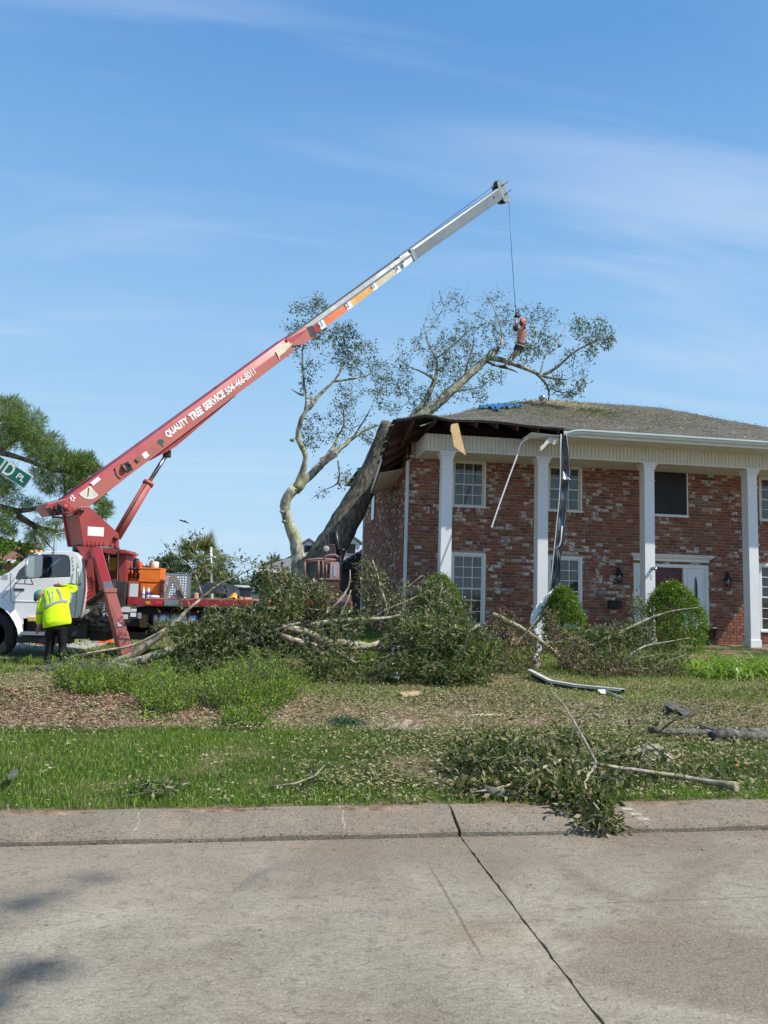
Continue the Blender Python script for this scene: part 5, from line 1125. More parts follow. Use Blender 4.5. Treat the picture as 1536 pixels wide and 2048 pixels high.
bn = thing('plastic_bin', 'dark open plastic bin standing near the end of the deck', 'bin', (at(490, 1190, TY+.9).x, TY+.9, zD)); a, b = at(476, 1196, TY+.7), at(504, 1178, TY+.7)
MB().prism([(a.x+.03, TY+.7, zD), (b.x-.04, TY+.7, zD), (b.x, TY+.7, b.z), (a.x, TY+.7, b.z)], (0, .5, 0)).build('bin_body', pm('navy_plastic', (.03, .035, .055), .4), bn); MB().box((a.x-.02, TY+.68, b.z), (b.x+.02, TY+1.22, b.z+.03)).build('bin_rim', MT['darkgrey'], bn, bevel=.01)
for k, (x0, x1, h, lab) in enumerate(((388, 396, .14, 'tan sack end showing left of the black tarpaulin'), (478, 486, .08, 'tan wood block lying under the dark bin'), (488, 504, .07, 'long tan wood block lying under the dark bin'))):
    a, b = at(x0, 1199, TY+.35), at(x1, 1199, TY+.35); o = MB().box((a.x, TY+.3, zD), (b.x, TY+.5, zD+h)).build('wood_block' if k else 'sack', MT['tan_box'], bevel=.02); setp(o, lab, 'block' if k else 'sack')
# operator platform at the tail of the truck
PY = TY+.5
wp = thing('operator_platform', 'rusty railed operator platform with control seat at the tail of the truck', 'platform', tuple(at(640, 1203, PY)))
def pipe(name, pts, r, mat=MT['steel_rust']): return MB().tube([at(x, y, PY+d) for x, y, d in pts], r, 8).build(name, mat, wp)
pipe('guard_rail', [(608, 1122, 0), (622, 1119, 0), (640, 1117.5, 0), (672, 1120, 0)], .026); pipe('guard_rail', [(609, 1124, .8), (640, 1121, .8), (674, 1123, .8)], .022)
pipe('hoop', [(647, 1120, 0), (650, 1113, 0), (658, 1110.5, 0), (670, 1110, 0), (676, 1114, 0), (678, 1121, 0)], .028)
for x, y1 in ((610, 1160), (637, 1158), (646, 1157), (652.5, 1157)): pipe('post', [(x, 1120 if x < 650 else 1124, 0 if x < 650 else .3), (x, y1, 0 if x < 650 else .3)], .022)
pipe('post', [(610, 1124, .8), (611, 1158, .8)], .02); pipe('mid_rail', [(646, 1127, 0), (676, 1125, 0)], .02)
MB().prism([at(661, 1125, PY-.02), at(679, 1124, PY-.02), at(679, 1160, PY-.02), at(660, 1158, PY-.02)], (0, .08, 0)).build('notice_panel', pm('pale_pink_panel', (.42, .30, .30), .6, dirt=.3), wp); MB().prism([at(667, 1131, PY-.03), at(672, 1131, PY-.03), at(672, 1153, PY-.03), at(667, 1153, PY-.03)], (0, .006, 0)).build('notice_print', pm('blue_grey_print', (.40, .46, .52), .6, var=.5, scale=40), wp)
MB().prism([at(637, 1156, PY-.01), at(679, 1158, PY-.01), at(680, 1200, PY-.01), at(640, 1200, PY-.01)], (0, .9, 0)).build('platform_body', pm('rust_brown_panel', (.11, .06, .045), .7, var=.35, dirt=.5), wp); MB().prism([at(638, 1156, PY-.03), at(680, 1156.5, PY-.03), at(680, 1160, PY-.03), at(638, 1159, PY-.03)], (0, .95, 0)).build('platform_deck', MT['steel_rust'], wp)
MB().prism([at(657, 1062, PY+.4), at(675, 1062, PY+.4), at(678, 1090, PY+.4), at(660, 1092, PY+.4)], (0, .12, 0)).build('seat_back', MT['black'], wp, bevel=.02); pipe('mast', [(671, 1062, .35), (675, 1090, .35), (680, 1125, .35)], .05, MT['black']); MB().lathe(at(652.5, 1098, PY+.2), [(.05, 0), (.075, .01), (.075, .03), (.04, .035)], 14, (0, 1, 0)).build('round_gauge', pm('faded_gauge', (.42, .36, .34), .5, var=.5, scale=20), wp)
MB().prism([at(658, 1088, PY+.3), at(670, 1088, PY+.3), at(674, 1120, PY+.3), at(655, 1120, PY+.3)], (0, .3, 0)).build('control_head', MT['darkgrey'], wp, bevel=.02); pipe('lever', [(678, 1100, .3), (690, 1100, .3)], .03, MT['black'])
pipe('control_cable', [(671, 1116, 0), (680, 1113, -.02), (681, 1135, 0), (681, 1160, 0), (680, 1190, 0)], .02, MT['black']); pipe('hose_bundle', [(666, 1118, .1), (671, 1112, .05), (675, 1120, .1), (668, 1124, .1)], .03, pm('dark_blue_hose', (.03, .05, .14), .4))
# outrigger frame behind platform in rust red
pbox('tail_frame', 636, 1190, 700, 1203, TY+.2, .3, MT['steel_rust'], T)
# ------------------------------------------------------------------ trees and branches
def resample(P, R, step):
    out = [P[0]]; ro = [R[0]]
    for i in range(len(P)-1):
        L_ = (P[i+1]-P[i]).length; k = max(1, int(L_/step))
        for j in range(1, k+1):
            t = j/k; out.append(P[i].lerp(P[i+1], t)); ro.append(R[i]+(R[i+1]-R[i])*t)
    return out, ro
def smoothpts(P, it=2):
    P = [Vector(p) for p in P]
    for _ in range(it):
        P = [P[0]]+[(P[i-1]+P[i]*2+P[i+1])/4 for i in range(1, len(P)-1)]+[P[-1]]
    return P
def limb(name, pts, mat, parent, n=10, jit=.05, step=.25, rough=.0, cut=None, sm=2):
    """pts: (world point, radius)"""
    P = [Vector(p) for p, r in pts]; R = [r for p, r in pts]; P, R = resample(P, R, step); P = smoothpts(P, sm)
    if rough: P = [P[0]]+[p+Vector((RN.gauss(0, 1), RN.gauss(0, 1), RN.gauss(0, 1)))*rough*r for p, r in zip(P[1:-1], R[1:-1])]+[P[-1]]
    R2 = [r*(1+RN.uniform(-jit, jit)) for r in R]
    m = MB(); m.tube(P, R2, n, jit=jit); o = m.build(name, mat if not cut else [mat, cut], parent)
    if cut: o.data.polygons[len(o.data.polygons)-1].material_index = 1
    return P, R
class Skel:
    def __init__(s): s.p = []; s.r = []
    def add(s, P, R): s.p += [tuple(v) for v in P]; s.r += list(R)
def sprout(sk, tips, rs, r_tip=.004, r_max=.03, droop=.0, seg=4, wob=.10, taper=.55):
    """join every tip to the nearest skeleton point with a crooked twig; returns polylines"""
    N0 = len(sk.p); cap = N0+len(tips)*(seg+1)
    NP = np.empty((cap, 3)); NP[:N0] = sk.p; NRR = np.empty(cap); NRR[:N0] = sk.r; n = N0
    T_ = np.array(tips)
    d0 = np.array([((NP[:N0]-t)**2).sum(1).min() for t in T_]); order = np.argsort(d0); res = []
    for k in order:
        t = T_[k]; d = ((NP[:n]-t)**2).sum(1); j = int(d.argmin()); a = NP[j].copy(); L_ = math.sqrt(d[j])
        if L_ < 1e-3: continue
        r0 = min(NRR[j]*taper+.001, r_max, .004+.012*L_+.002); r0 = max(r0, r_tip)
        pts = [a]; w = rs.normal(size=3)*wob*L_
        for q in range(1, seg+1):
            u = q/seg; pts.append(a*(1-u)+t*u+w*math.sin(math.pi*u)+rs.normal(size=3)*.025*L_*(q < seg)+np.array([0, 0, -droop*L_*u*u*0+droop*L_*math.sin(math.pi*u)]))
        rr = [r0+(r_tip-r0)*q/seg for q in range(seg+1)]
        for q in range(1, seg+1): NP[n] = pts[q]; NRR[n] = rr[q]; n += 1
        res.append((np.array(pts), np.array(rr)))
    return res
def twig_mesh(name, tw, mat, parent, n=3):
    Vs = []; Fs = []; b = 0; an = np.arange(n)*2*np.pi/n; ca, sa = np.cos(an), np.sin(an)
    for P, R in tw:
        k = len(P); t = np.gradient(P, axis=0); t /= np.maximum(np.linalg.norm(t, axis=1, keepdims=True), 1e-9)
        ref = np.array([0, 0, 1.]) if abs(t[0][2]) < .9 else np.array([1., 0, 0]); a = np.cross(t, ref); a /= np.maximum(np.linalg.norm(a, axis=1, keepdims=True), 1e-9); c = np.cross(t, a)
        ring = P[:, None]+(a[:, None]*ca[None, :, None]+c[:, None]*sa[None, :, None])*R[:, None, None]; Vs.append(ring.reshape(-1, 3))
        i = np.arange(k-1)[:, None]*n; j = np.arange(n)[None]; f = np.stack([i+j, i+(j+1) % n, i+n+(j+1) % n, i+n+j], -1).reshape(-1, 4)+b; Fs.append(f); b += k*n
    return npmesh(name, np.concatenate(Vs), [np.concatenate(Fs)], mat, parent, kind='stuff')
def leaf_cloud(name, tw, per, size, mat, parent, rs, spread=.12, along=.55, w=.42, upb=.4, fold=.1, minz=None, out=.7):
    Ps = []; Ds = []
    for P, R in tw:
        k = rs.poisson(per)
        if k == 0: continue
        u = 1-rs.uniform(0, along, k)**1.2; x = u*(len(P)-1); i = np.minimum(x.astype(int), len(P)-2); f = (x-i)[:, None]
        q = P[i]*(1-f)+P[i+1]*f; d = P[-1]-P[max(0, len(P)-3)]; d = d/max(1e-6, np.linalg.norm(d)); of = rs.normal(size=(k, 3)); of /= np.linalg.norm(of, axis=1, keepdims=True)
        Ps.append(q+of*np.abs(rs.normal(0, spread, k))[:, None]); Ds.append(d[None]*out+of+rs.normal(size=(k, 3))*.4)
    P = np.concatenate(Ps); D = np.concatenate(Ds); S = size*rs.uniform(.6, 1.25, len(P))
    if minz is not None:
        g = gz(P[:, 0], P[:, 1])+.01; P[:, 2] = np.maximum(P[:, 2], g+rs.uniform(0, .03, len(P)))
    V, F = leaf_arrays(P, D, S, w=w, upb=upb, fold=fold, rs=rs)
    return npmesh(name, V, [F], mat, parent, kind='stuff')
def region(rs, ells, ground=False, flat=1.):
    """tips inside photo ellipses (cx, cy, rx, ry, n) at distance Y +- dY"""
    out = []
    for (cx, cy, rx, ry, n, Y, dY) in ells:
        for _ in range(n):
            a = rs.uniform(0, 2*np.pi); r = math.sqrt(rs.uniform(0, 1)); p = at(cx+rx*r*math.cos(a), cy+ry*r*math.sin(a), Y+rs.uniform(-dY, dY)*math.sqrt(max(.05, 1-r*r*.7)))
            if ground:
                g = gzf(p.x, p.y)+.02
                if p.z < g: p.z = g+abs(rs.normal(0, .05))
            out.append(tuple(p))
    return out
def A(pts, Y, R, dy=None):
    n = len(pts); Rr = R if isinstance(R, list) else [R[0]+(R[1]-R[0])*i/(n-1) for i in range(n)]
    return [(at(x, y, Y+(dy[i] if dy else 0)), Rr[i]) for i, (x, y) in enumerate(pts)]
LS = 1.0
# --- the big tree leaning on the house
rs = np.random.RandomState(21)
tb_ = at(660, 1270, 25.6); tb_.z = .1
TR = thing('leaning_tree', 'huge oak with shade-toned trunk fallen against the roof of the brick house, climber in its top', 'tree', tuple(tb_))
sk = Skel()
P, R = limb('trunk', [(at(590, 1275, 25.6), .95)]+A([(604, 1225), (622, 1175), (644, 1125), (672, 1075), (702, 1025), (728, 975), (748, 930), (762, 890), (777, 846)], 25.6, [.80, .68, .60, .53, .48, .43, .38, .33, .27]), MT['bark_mid'], TR, 24, .03, .2, .02, MT['wood']);  # bark toned dark so the trunk reads as shaded by the house
P, R = limb('main_limb', A([(742, 975), (775, 915), (810, 865), (848, 829), (904, 781), (940, 748), (975, 716), (988, 703)], 26.0, [.30, .24, .22, .20, .175, .15, .135, .125]), MT['bark_pale'], TR, 14, .05, .22, .03); sk.add(P, R)
p0 = at(984, 708, 26.); p1 = at(989, 694, 26.); m = MB(); m.prism([at(977, 711, 25.9), at(981, 706, 25.9), at(987, 695, 25.9), at(990.5, 693.5, 25.9), at(988, 702, 25.9), at(983, 713, 25.9)], (0, .16, 0)); m.build('split_wood_tip', MT['wood'], TR)
def LB(name, pts, Y, R, mat='bark_pale', dy=None, n=8, jit=.06, rough=.05, par=None):
    P, R = limb(name, A(pts, Y, R, dy), MT[mat], par or TR, n, jit, .2, rough); sk.add(P, R)
LB('branch', [(800, 880), (820, 840), (853, 798), (873, 753), (876, 736), (873, 717), (848, 672), (862, 655), (890, 613), (901, 577)], 26.3, [.15, .13, .10, .07, .045, .035, .028, .022, .015, .006], dy=[0, .1, .2, .4, .5, .6, .8, 1, 1.2, 1.3])
LB('branch', [(978, 716), (999, 716), (1010, 722), (1021, 726), (1058, 739), (1083, 753), (1110, 758), (1134, 759)], 26.0, [.10, .11, .10, .085, .075, .06, .045, .02], dy=[0, 0, 0, -.05, -.1, -.2, -.3, -.4])
LB('branch', [(972, 722), (988, 732), (1003, 736), (1016, 734.5), (1028, 739), (1036, 746)], 25.45, [.06, .055, .05, .045, .035, .01], mat='bark_dark')
LB('branch', [(1066, 741), (1089, 761), (1100, 781), (1097, 801)], 25.9, [.07, .05, .035, .02], dy=[0, -.2, -.4, -.5], mat='bark_dark')
LB('branch', [(1083, 752), (1114, 736), (1147, 703), (1184, 686), (1212, 664)], 25.8, [.07, .05, .04, .025, .008], dy=[0, -.1, -.3, -.6, -.8])
LB('branch', [(992, 704), (1003, 690), (1007, 678), (998, 645), (988, 616), (966, 577)], 26.0, [.06, .05, .035, .025, .018, .006], dy=[0, .1, .3, .5, .7, .9])
LB('branch', [(1007, 678), (977, 641), (955, 632), (932, 624)], 26.3, [.025, .018, .012, .005], dy=[0, .3, .5, .7])
LB('branch', [(1080, 750), (1089, 711), (1114, 680), (1135, 650)], 25.8, [.035, .025, .016, .006], dy=[0, .3, .5, .8])
LB('branch', [(1045, 738), (1060, 700), (1072, 660), (1060, 625)], 26.1, [.03, .022, .015, .005], dy=[0, .5, .9, 1.2])
LB('branch', [(1100, 775), (1125, 790), (1150, 782), (1160, 760)], 25.6, [.025, .02, .014, .006], dy=[0, -.2, -.4, -.5], mat='bark_dark')
LB('branch', [(873, 717), (905, 690), (930, 670), (950, 640)], 26.8, [.035, .028, .02, .006], dy=[0, .2, .5, .8])
LB('branch', [(930, 755), (935, 720), (950, 690), (945, 655)], 26.0, [.05, .035, .02, .006], dy=[0, -.5, -.8, -1.2])
LB('branch', [(870, 760), (840, 740), (815, 735), (795, 715)], 26.4, [.05, .035, .02, .006], dy=[0, .4, .7, .9])
LB('branch', [(900, 785), (930, 780), (965, 775), (985, 755)], 26.0, [.04, .03, .018, .006], dy=[0, -.6, -1, -1.3])
E1 = [(900, 635, 45, 55, 55, 26.8, 1.2), (905, 715, 50, 40, 110, 26.6, 1.2), (868, 690, 30, 50, 45, 26.6, 1), (960, 680, 40, 45, 80, 26.2, 1.2), (1005, 640, 50, 50, 85, 26.6, 1.2), (1085, 635, 35, 30, 45, 26.6, 1), (1075, 690, 32, 24, 80, 26.4, .8), (1045, 712, 30, 18, 45, 26.2, .7),
      (1155, 650, 18, 18, 35, 25.6, .7), (1188, 663, 38, 28, 105, 25.2, 1.0), (1215, 682, 13, 18, 45, 25, .5), (1186, 704, 14, 11, 30, 25.2, .4), (1120, 695, 30, 35, 35, 25.6, .8), (1132, 780, 32, 17, 70, 25.2, .5), (1160, 760, 12, 22, 22, 25.2, .4), (985, 755, 28, 13, 35, 25.2, .6), (965, 785, 20, 20, 25, 25.2, .5),
      (925, 790, 40, 18, 30, 25.6, .8), (890, 740, 34, 38, 85, 26.2, .8), (838, 800, 25, 28, 50, 26.6, .6), (800, 755, 26, 35, 85, 27, .8), (1105, 765, 22, 12, 30, 25.6, .5), (780, 800, 28, 32, 50, 26.4, .8), (940, 700, 70, 60, 60, 26.6, 1.2), (1050, 660, 70, 50, 50, 26.6, 1.2), (820, 700, 30, 30, 30, 26.8, .8), (870, 800, 30, 20, 35, 26, .5), (1150, 720, 40, 40, 30, 25.4, .8)]
E1 = [e[:4]+(int(e[4]*.62),)+e[5:] for e in E1]; tw = sprout(sk, region(rs, E1), rs, .006, .035, seg=4, wob=.12)
sk2 = Skel(); sk2.p = list(sk.p)+[tuple(v) for P_, R_ in tw for v in P_[1:]]; sk2.r = list(sk.r)+[float(v) for P_, R_ in tw for v in R_[1:]]
bt = sprout(sk2, region(rs, [(e[0], e[1]-4, e[2]*1.25, e[3]*1.3, int(e[4]*.9), e[5], e[6]*1.2) for e in E1]+[(920, 610, 60, 45, 30, 26.8, 1), (1010, 610, 60, 45, 40, 26.8, 1)]), rs, .0035, .02, seg=4, wob=.14)
twig_mesh('twig_mass', tw+bt, MT['bark_dark'], TR); leaf_cloud('foliage', tw, 10, .105*LS, MT['leaf_oak'], TR, rs, .12, .6)
# --- pale forked tree in front of it
rs = np.random.RandomState(22); tb_ = at(600, 1290, 25.0); tb_.z = .1
TP = thing('crooked_tree', 'pale crooked forked trunk with sparse crown left of the leaning oak', 'tree', tuple(tb_)); sk = Skel()
P, R = limb('trunk', [(at(612, 1280, 25), .42)]+A([(606, 1220), (600, 1160), (597, 1115), (589, 1075), (577, 1045), (570, 1022), (568, 1005), (577, 992), (590, 977)], 25.0, [.30, .27, .24, .20, .175, .17, .175, .175, .18]), MT['bark_pale'], TP, 16, .05, .14, .05)
def LP(name, pts, Y, R, dy=None, n=10, mat='bark_pale'):
    P, R = limb(name, A(pts, Y, R, dy), MT[mat], TP, n, .09, .16, .13, sm=1); sk.add(P, R)
LP('left_fork', [(585, 985), (595, 968), (606, 942), (612, 925), (611, 905), (602, 890), (592, 878), (594, 863), (602, 838), (611, 822), (627, 805)], 25.0, [.14, .115, .10, .09, .085, .085, .10, .08, .075, .07, .045], dy=[0, 0, -.1, -.2, -.3, -.3, -.4, -.4, -.5, -.5, -.6])
LP('right_fork', [(590, 980), (608, 963), (627, 945), (640, 930), (656, 915), (668, 893), (676, 872)], 25.0, [.16, .15, .135, .12, .10, .06, .03], dy=[0, 0, .1, .15, .2, .3, .5])
LP('leaning_branch', [(642, 930), (666, 912), (690, 888), (707, 874), (732, 858), (757, 850)], 25.1, [.10, .09, .075, .06, .05, .04], dy=[0, .1, .1, .2, .3, .4])
m = MB(); m.obox(at(657, 915, 24.85), (.25, .05, .15), (-.03, .06, .04), (-.04, 0, .06)); m.build('torn_stub', MT['bark_dark'], TP)
for (x, y) in ((581, 880), (561, 1023), (565, 1043), (573, 1060)): p = at(x, y, 24.9); MB().tube([p+Vector((.12, 0, 0)), p, p-Vector((.03, 0, -.01))], [.07, .05, .02], 8).build('knot', MT['bark_pale'], TP)
LP('branch', [(611, 822), (614, 790), (608, 772), (605, 728), (604.5, 700), (612, 665), (625, 635)], 24.5, [.055, .05, .04, .035, .028, .018, .005], dy=[0, 0, 0, -.1, -.2, -.2, -.4])
LP('branch', [(618, 818), (635, 794), (654, 774), (669, 763), (678, 748), (686, 732), (686.5, 718), (685, 690), (690, 655)], 24.5, [.065, .055, .048, .04, .033, .028, .02, .012, .004], dy=[0, .1, .2, .3, .3, .4, .4, .5, .6])
LP('branch', [(669, 763), (694, 759), (713, 757), (732, 750), (748, 748)], 24.8, [.045, .04, .03, .02, .006], dy=[0, .1, .1, .2, .4])
LP('branch', [(608, 790), (598, 790), (590, 782), (582, 778)], 24.5, [.05, .035, .02, .01]); LP('branch', [(624, 812), (626, 800), (625, 792)], 24.5, [.07, .05, .03])
LP('branch', [(675, 872), (690, 850), (685, 820), (700, 800)], 25.4, [.035, .03, .02, .006], mat='bark_dark'); LP('branch', [(707, 874), (722, 850), (735, 830), (745, 810)], 25.3, [.03, .025, .02, .006], mat='bark_dark')
LP('hanging_branch', [(676, 922), (678, 940), (680, 958), (674, 968), (668, 972), (640, 984), (618, 1002)], 25.1, [.03, .03, .028, .022, .018, .012, .004], dy=[0, -.2, -.3, -.3, -.3, -.4, -.5], mat='bark_dark', n=6)
E2 = [(610, 650, 40, 44, 95, 24.2, .9), (640, 613, 18, 20, 55, 24.2, .5), (650, 668, 28, 26, 70, 24.4, .8), (690, 685, 28, 42, 100, 24.8, .9), (727, 722, 36, 40, 95, 25, 1), (745, 770, 30, 24, 40, 25.2, .8), (770, 745, 18, 26, 30, 26, .6), (700, 702, 36, 36, 55, 25, .9), (618, 762, 16, 48, 45, 24.4, .5), (695, 790, 28, 25, 40, 25, .7), (625, 862, 24, 38, 70, 25.2, .8), (680, 850, 30, 40, 45, 25.2, .8), (705, 835, 50, 38, 45, 25.6, .8), (590, 690, 12, 30, 25, 24.4, .5), (690, 962, 18, 20, 30, 25, .4), (730, 865, 18, 28, 25, 25.4, .5), (640, 700, 40, 40, 20, 24.8, .8), (640, 990, 20, 12, 6, 24.8, .3), (760, 880, 14, 14, 20, 25.2, .3)]
E2 = [e[:4]+(int(e[4]*.62)+1,)+e[5:] for e in E2]; tw = sprout(sk, region(rs, E2), rs, .0055, .028, seg=4, wob=.12)
sk2 = Skel(); sk2.p = list(sk.p)+[tuple(v) for P_, R_ in tw for v in P_[1:]]; sk2.r = list(sk.r)+[float(v) for P_, R_ in tw for v in R_[1:]]
bt = sprout(sk2, region(rs, [(e[0], e[1]-4, e[2]*1.25, e[3]*1.25, int(e[4]*.9), e[5], e[6]*1.2) for e in E2]), rs, .0035, .02, seg=4, wob=.14)
twig_mesh('twig_mass', tw+bt, MT['bark_dark'], TP); leaf_cloud('foliage', tw, 9, .105*LS, MT['leaf_oak'], TP, rs, .115, .6)

# --- fallen branches (one thing each)
def fallen(name, label, limbs, ells, leafmat_, per, size, seed, barkm='bark_branch', group='fallen branches on the lawn', tw_r=.017, spread=.09, cat='fallen branch', w=.42, along=.6, lift=0, bare_f=.5):
    rs = np.random.RandomState(seed); p = limbs[0][0][0]; base = at(p[0], p[1], limbs[0][1]); base.z = gzf(base.x, base.y)
    t = thing(name, label, cat, tuple(base), group); sk = Skel(); first = True
    for lb in limbs:
        pts, Y, R = lb[:3]; dy = lb[3] if len(lb) > 3 else None; W_ = A(pts, Y, R, dy); W2 = []
        for q, r in W_:
            g = gzf(q.x, q.y)+r*.6; q.z = max(q.z, g); W2.append((q, r))
        P, RR = limb('main_stem' if first else 'side_stem', [(q+Vector((0, 0, lift)), r) for q, r in W2], MT[barkm], t, 9, .07, .15, .12); sk.add(P, RR); first = False
    if ells:
        tips = region(rs, ells, True); tw = sprout(sk, tips, rs, .003, tw_r, seg=4, wob=.12)
        for P_, R_ in tw:
            g = gz(P_[:, 0], P_[:, 1])+.01; P_[:, 2] = np.maximum(P_[:, 2], g)
        bare = region(rs, [(e[0], e[1]-e[3]*.2, e[2]*1.2, e[3]*1.25, max(1, int(e[4]*bare_f)))+tuple(e[5:]) for e in ells], True); sk2 = Skel(); sk2.p = list(sk.p)+[tuple(v) for P_, R_ in tw for v in P_[1::2]]; sk2.r = list(sk.r)+[float(v) for P_, R_ in tw for v in R_[1::2]]
        tb2 = sprout(sk2, bare, rs, .004 if tw_r > .01 else .002, tw_r*1.2, seg=5, wob=.16)
        twig_mesh('twig_mass', tw+tb2, MT[barkm], t)
        leaf_cloud('foliage', tw, per, size, MT[leafmat_], t, rs, spread, along, minz=0, w=w)
    return t
fallen('fallen_branch', 'long dark forked branch lying from the outrigger foot up toward the fuel tank', [([(205, 1341), (240, 1325), (270, 1308), (310, 1280), (345, 1252), (380, 1215), (405, 1195)], 14.7, [.085, .085, .075, .06, .045, .03, .02], [0, -.1, -.2, -.2, -.2, -.1, 0]),
        ([(240, 1328), (290, 1318), (340, 1300), (400, 1280)], 14.5, [.07, .09, .08, .05]), ([(130, 1318), (180, 1304), (220, 1300), (270, 1292), (330, 1258)], 14.2, [.012, .018, .022, .025, .02]),
        ([(400, 1198), (440, 1165), (480, 1150), (540, 1118)], 14.8, [.03, .022, .014, .004]), ([(405, 1195), (385, 1130), (340, 1105), (318, 1075)], 14.9, [.02, .012, .008, .003]), ([(385, 1130), (392, 1090), (410, 1063)], 14.9, [.01, .007, .003]), ([(400, 1120), (430, 1098), (450, 1088)], 14.9, [.009, .006, .003])],
       [(340, 1250, 40, 20, 50, 14.6, .4), (430, 1150, 45, 22, 40, 14.9, .4), (480, 1125, 50, 14, 26, 15, .3), (390, 1085, 26, 22, 16, 15, .2), (350, 1095, 20, 14, 6, 15, .2), (185, 1315, 55, 14, 40, 14.3, .4), (360, 1210, 12, 14, 12, 14.9, .2), (420, 1225, 14, 12, 10, 14.9, .2)], 'leaf_pile', 4, .085, 31, 'bark_branch')
fallen('fallen_branch', 'big glossy-leaved branch heap in front of the truck deck, left half of the pile', [([(330, 1370), (400, 1330), (470, 1290), (540, 1262), (600, 1245)], 13.6, [.05, .05, .045, .035, .02]), ([(470, 1290), (500, 1240), (520, 1210), (560, 1180)], 13.8, [.035, .03, .02, .01]), ([(340, 1350), (410, 1262), (450, 1240), (480, 1215)], 13.9, [.03, .03, .022, .012])],
       [(420, 1300, 75, 50, 190, 13.6, .7), (490, 1270, 70, 55, 190, 13.7, .7), (400, 1350, 70, 30, 110, 13.1, .5), (555, 1225, 50, 50, 150, 14, .6), (450, 1235, 50, 20, 50, 14.2, .5), (380, 1265, 40, 18, 55, 14, .4), (540, 1340, 60, 35, 110, 13.1, .5)], 'leaf_pile', 8, .095, 32)
fallen('fallen_branch', 'brownish-green leafy branch heap standing before the operator platform', [([(520, 1262), (560, 1225), (600, 1200), (640, 1180)], 14.6, [.04, .035, .03, .015]), ([(560, 1225), (575, 1180), (570, 1150)], 14.7, [.025, .02, .01]), ([(640, 1240), (690, 1190), (705, 1160), (700, 1140)], 14.4, [.03, .025, .015, .008])],
       [(575, 1185, 42, 36, 150, 14.8, .5), (625, 1215, 50, 36, 130, 14.5, .5), (550, 1150, 35, 24, 55, 14.9, .4), (640, 1180, 40, 18, 35, 14.6, .4)], 'leaf_olive', 7, .09, 33)
fallen('fallen_branch', 'branch heap with long bare pale limbs in the middle of the pile, beneath the platform', [([(550, 1252), (610, 1262), (640, 1282), (700, 1290), (760, 1294), (830, 1300)], 13.8, [.05, .075, .085, .08, .07, .05]), ([(610, 1252), (660, 1243), (720, 1238), (760, 1240), (800, 1230)], 14.2, [.03, .05, .05, .035, .02]), ([(560, 1270), (590, 1280), (610, 1290), (640, 1294)], 13.6, [.05, .05, .05, .04]),
        ([(675, 1245), (680, 1225), (700, 1200), (702, 1180)], 14.0, [.02, .02, .016, .01]), ([(660, 1295), (700, 1320), (740, 1340)], 13.4, [.025, .02, .01]), ([(690, 1300), (730, 1297), (760, 1285)], 13.7, [.05, .05, .045])],
       [(650, 1270, 70, 20, 70, 13.8, .6), (680, 1320, 70, 32, 110, 13.3, .6), (620, 1330, 50, 28, 90, 13.2, .5), (700, 1235, 40, 22, 50, 14.2, .5), (640, 1290, 90, 26, 80, 13.6, .6), (700, 1365, 45, 18, 60, 12.9, .3)], 'leaf_pile', 6, .09, 34)
fallen('fallen_branch', 'olive leafy branch leaning on the left side of the house in front of the downspout', [([(790, 1290), (780, 1240), (765, 1190), (755, 1150), (745, 1120)], 15.4, [.05, .045, .035, .02, .01]), ([(700, 1270), (760, 1225), (820, 1200), (860, 1180)], 15.2, [.03, .025, .02, .008]), ([(660, 1265), (720, 1240), (790, 1195), (845, 1150)], 15.4, [.02, .02, .012, .004]), ([(800, 1290), (850, 1240), (880, 1200), (885, 1165)], 15.2, [.03, .03, .02, .008])],
       [(745, 1175, 32, 45, 95, 15.6, .5), (770, 1225, 45, 35, 90, 15.4, .5), (840, 1220, 50, 45, 170, 15.3, .6), (870, 1180, 30, 30, 60, 15.4, .4), (800, 1180, 40, 20, 30, 15.5, .4), (725, 1130, 20, 16, 18, 15.6, .3)], 'leaf_olive', 7, .08, 35)
fallen('fallen_branch', 'dense dark green branch heap below the left lower window', [([(760, 1320), (830, 1300), (900, 1280), (960, 1250)], 13.6, [.05, .05, .04, .02]), ([(880, 1370), (900, 1330), (930, 1290), (940, 1260)], 13.2, [.04, .04, .03, .015]), ([(905, 1300), (940, 1310), (975, 1325)], 13.2, [.02, .014, .006])],
       [(860, 1280, 70, 46, 230, 13.6, .7), (900, 1225, 50, 30, 90, 14.8, .5), (830, 1250, 60, 24, 70, 14.4, .5), (930, 1300, 70, 48, 260, 13.4, .7), (820, 1340, 70, 32, 150, 13, .5), (920, 1355, 60, 28, 170, 12.8, .5), (800, 1290, 45, 30, 100, 13.8, .5), (890, 1255, 60, 22, 90, 14.2, .5)], 'leaf_pile', 9, .088, 36)
fallen('fallen_branch', 'withered brown branch with a pale bare limb lying across to the bent white downspout', [([(985, 1228), (1012, 1240), (1040, 1255), (1070, 1272), (1090, 1290), (1120, 1315), (1150, 1343)], 15.0, [.05, .055, .05, .05, .055, .055, .06]), ([(1000, 1340), (1020, 1300), (1050, 1270), (1080, 1230)], 14.6, [.03, .025, .018, .008])],
       [(1010, 1250, 30, 30, 60, 15, .5), (1045, 1275, 34, 24, 80, 15.2, .5), (1125, 1290, 40, 30, 90, 14.8, .6), (1100, 1245, 14, 26, 30, 16, .3), (1040, 1310, 45, 30, 90, 14.4, .5), (1160, 1320, 45, 30, 100, 14.4, .5), (1220, 1342, 50, 18, 80, 14, .4), (1200, 1290, 60, 22, 60, 15.4, .4), (1300, 1345, 60, 12, 50, 14, .3)], 'leaf_brown', 8, .075, 37, bare_f=.7)
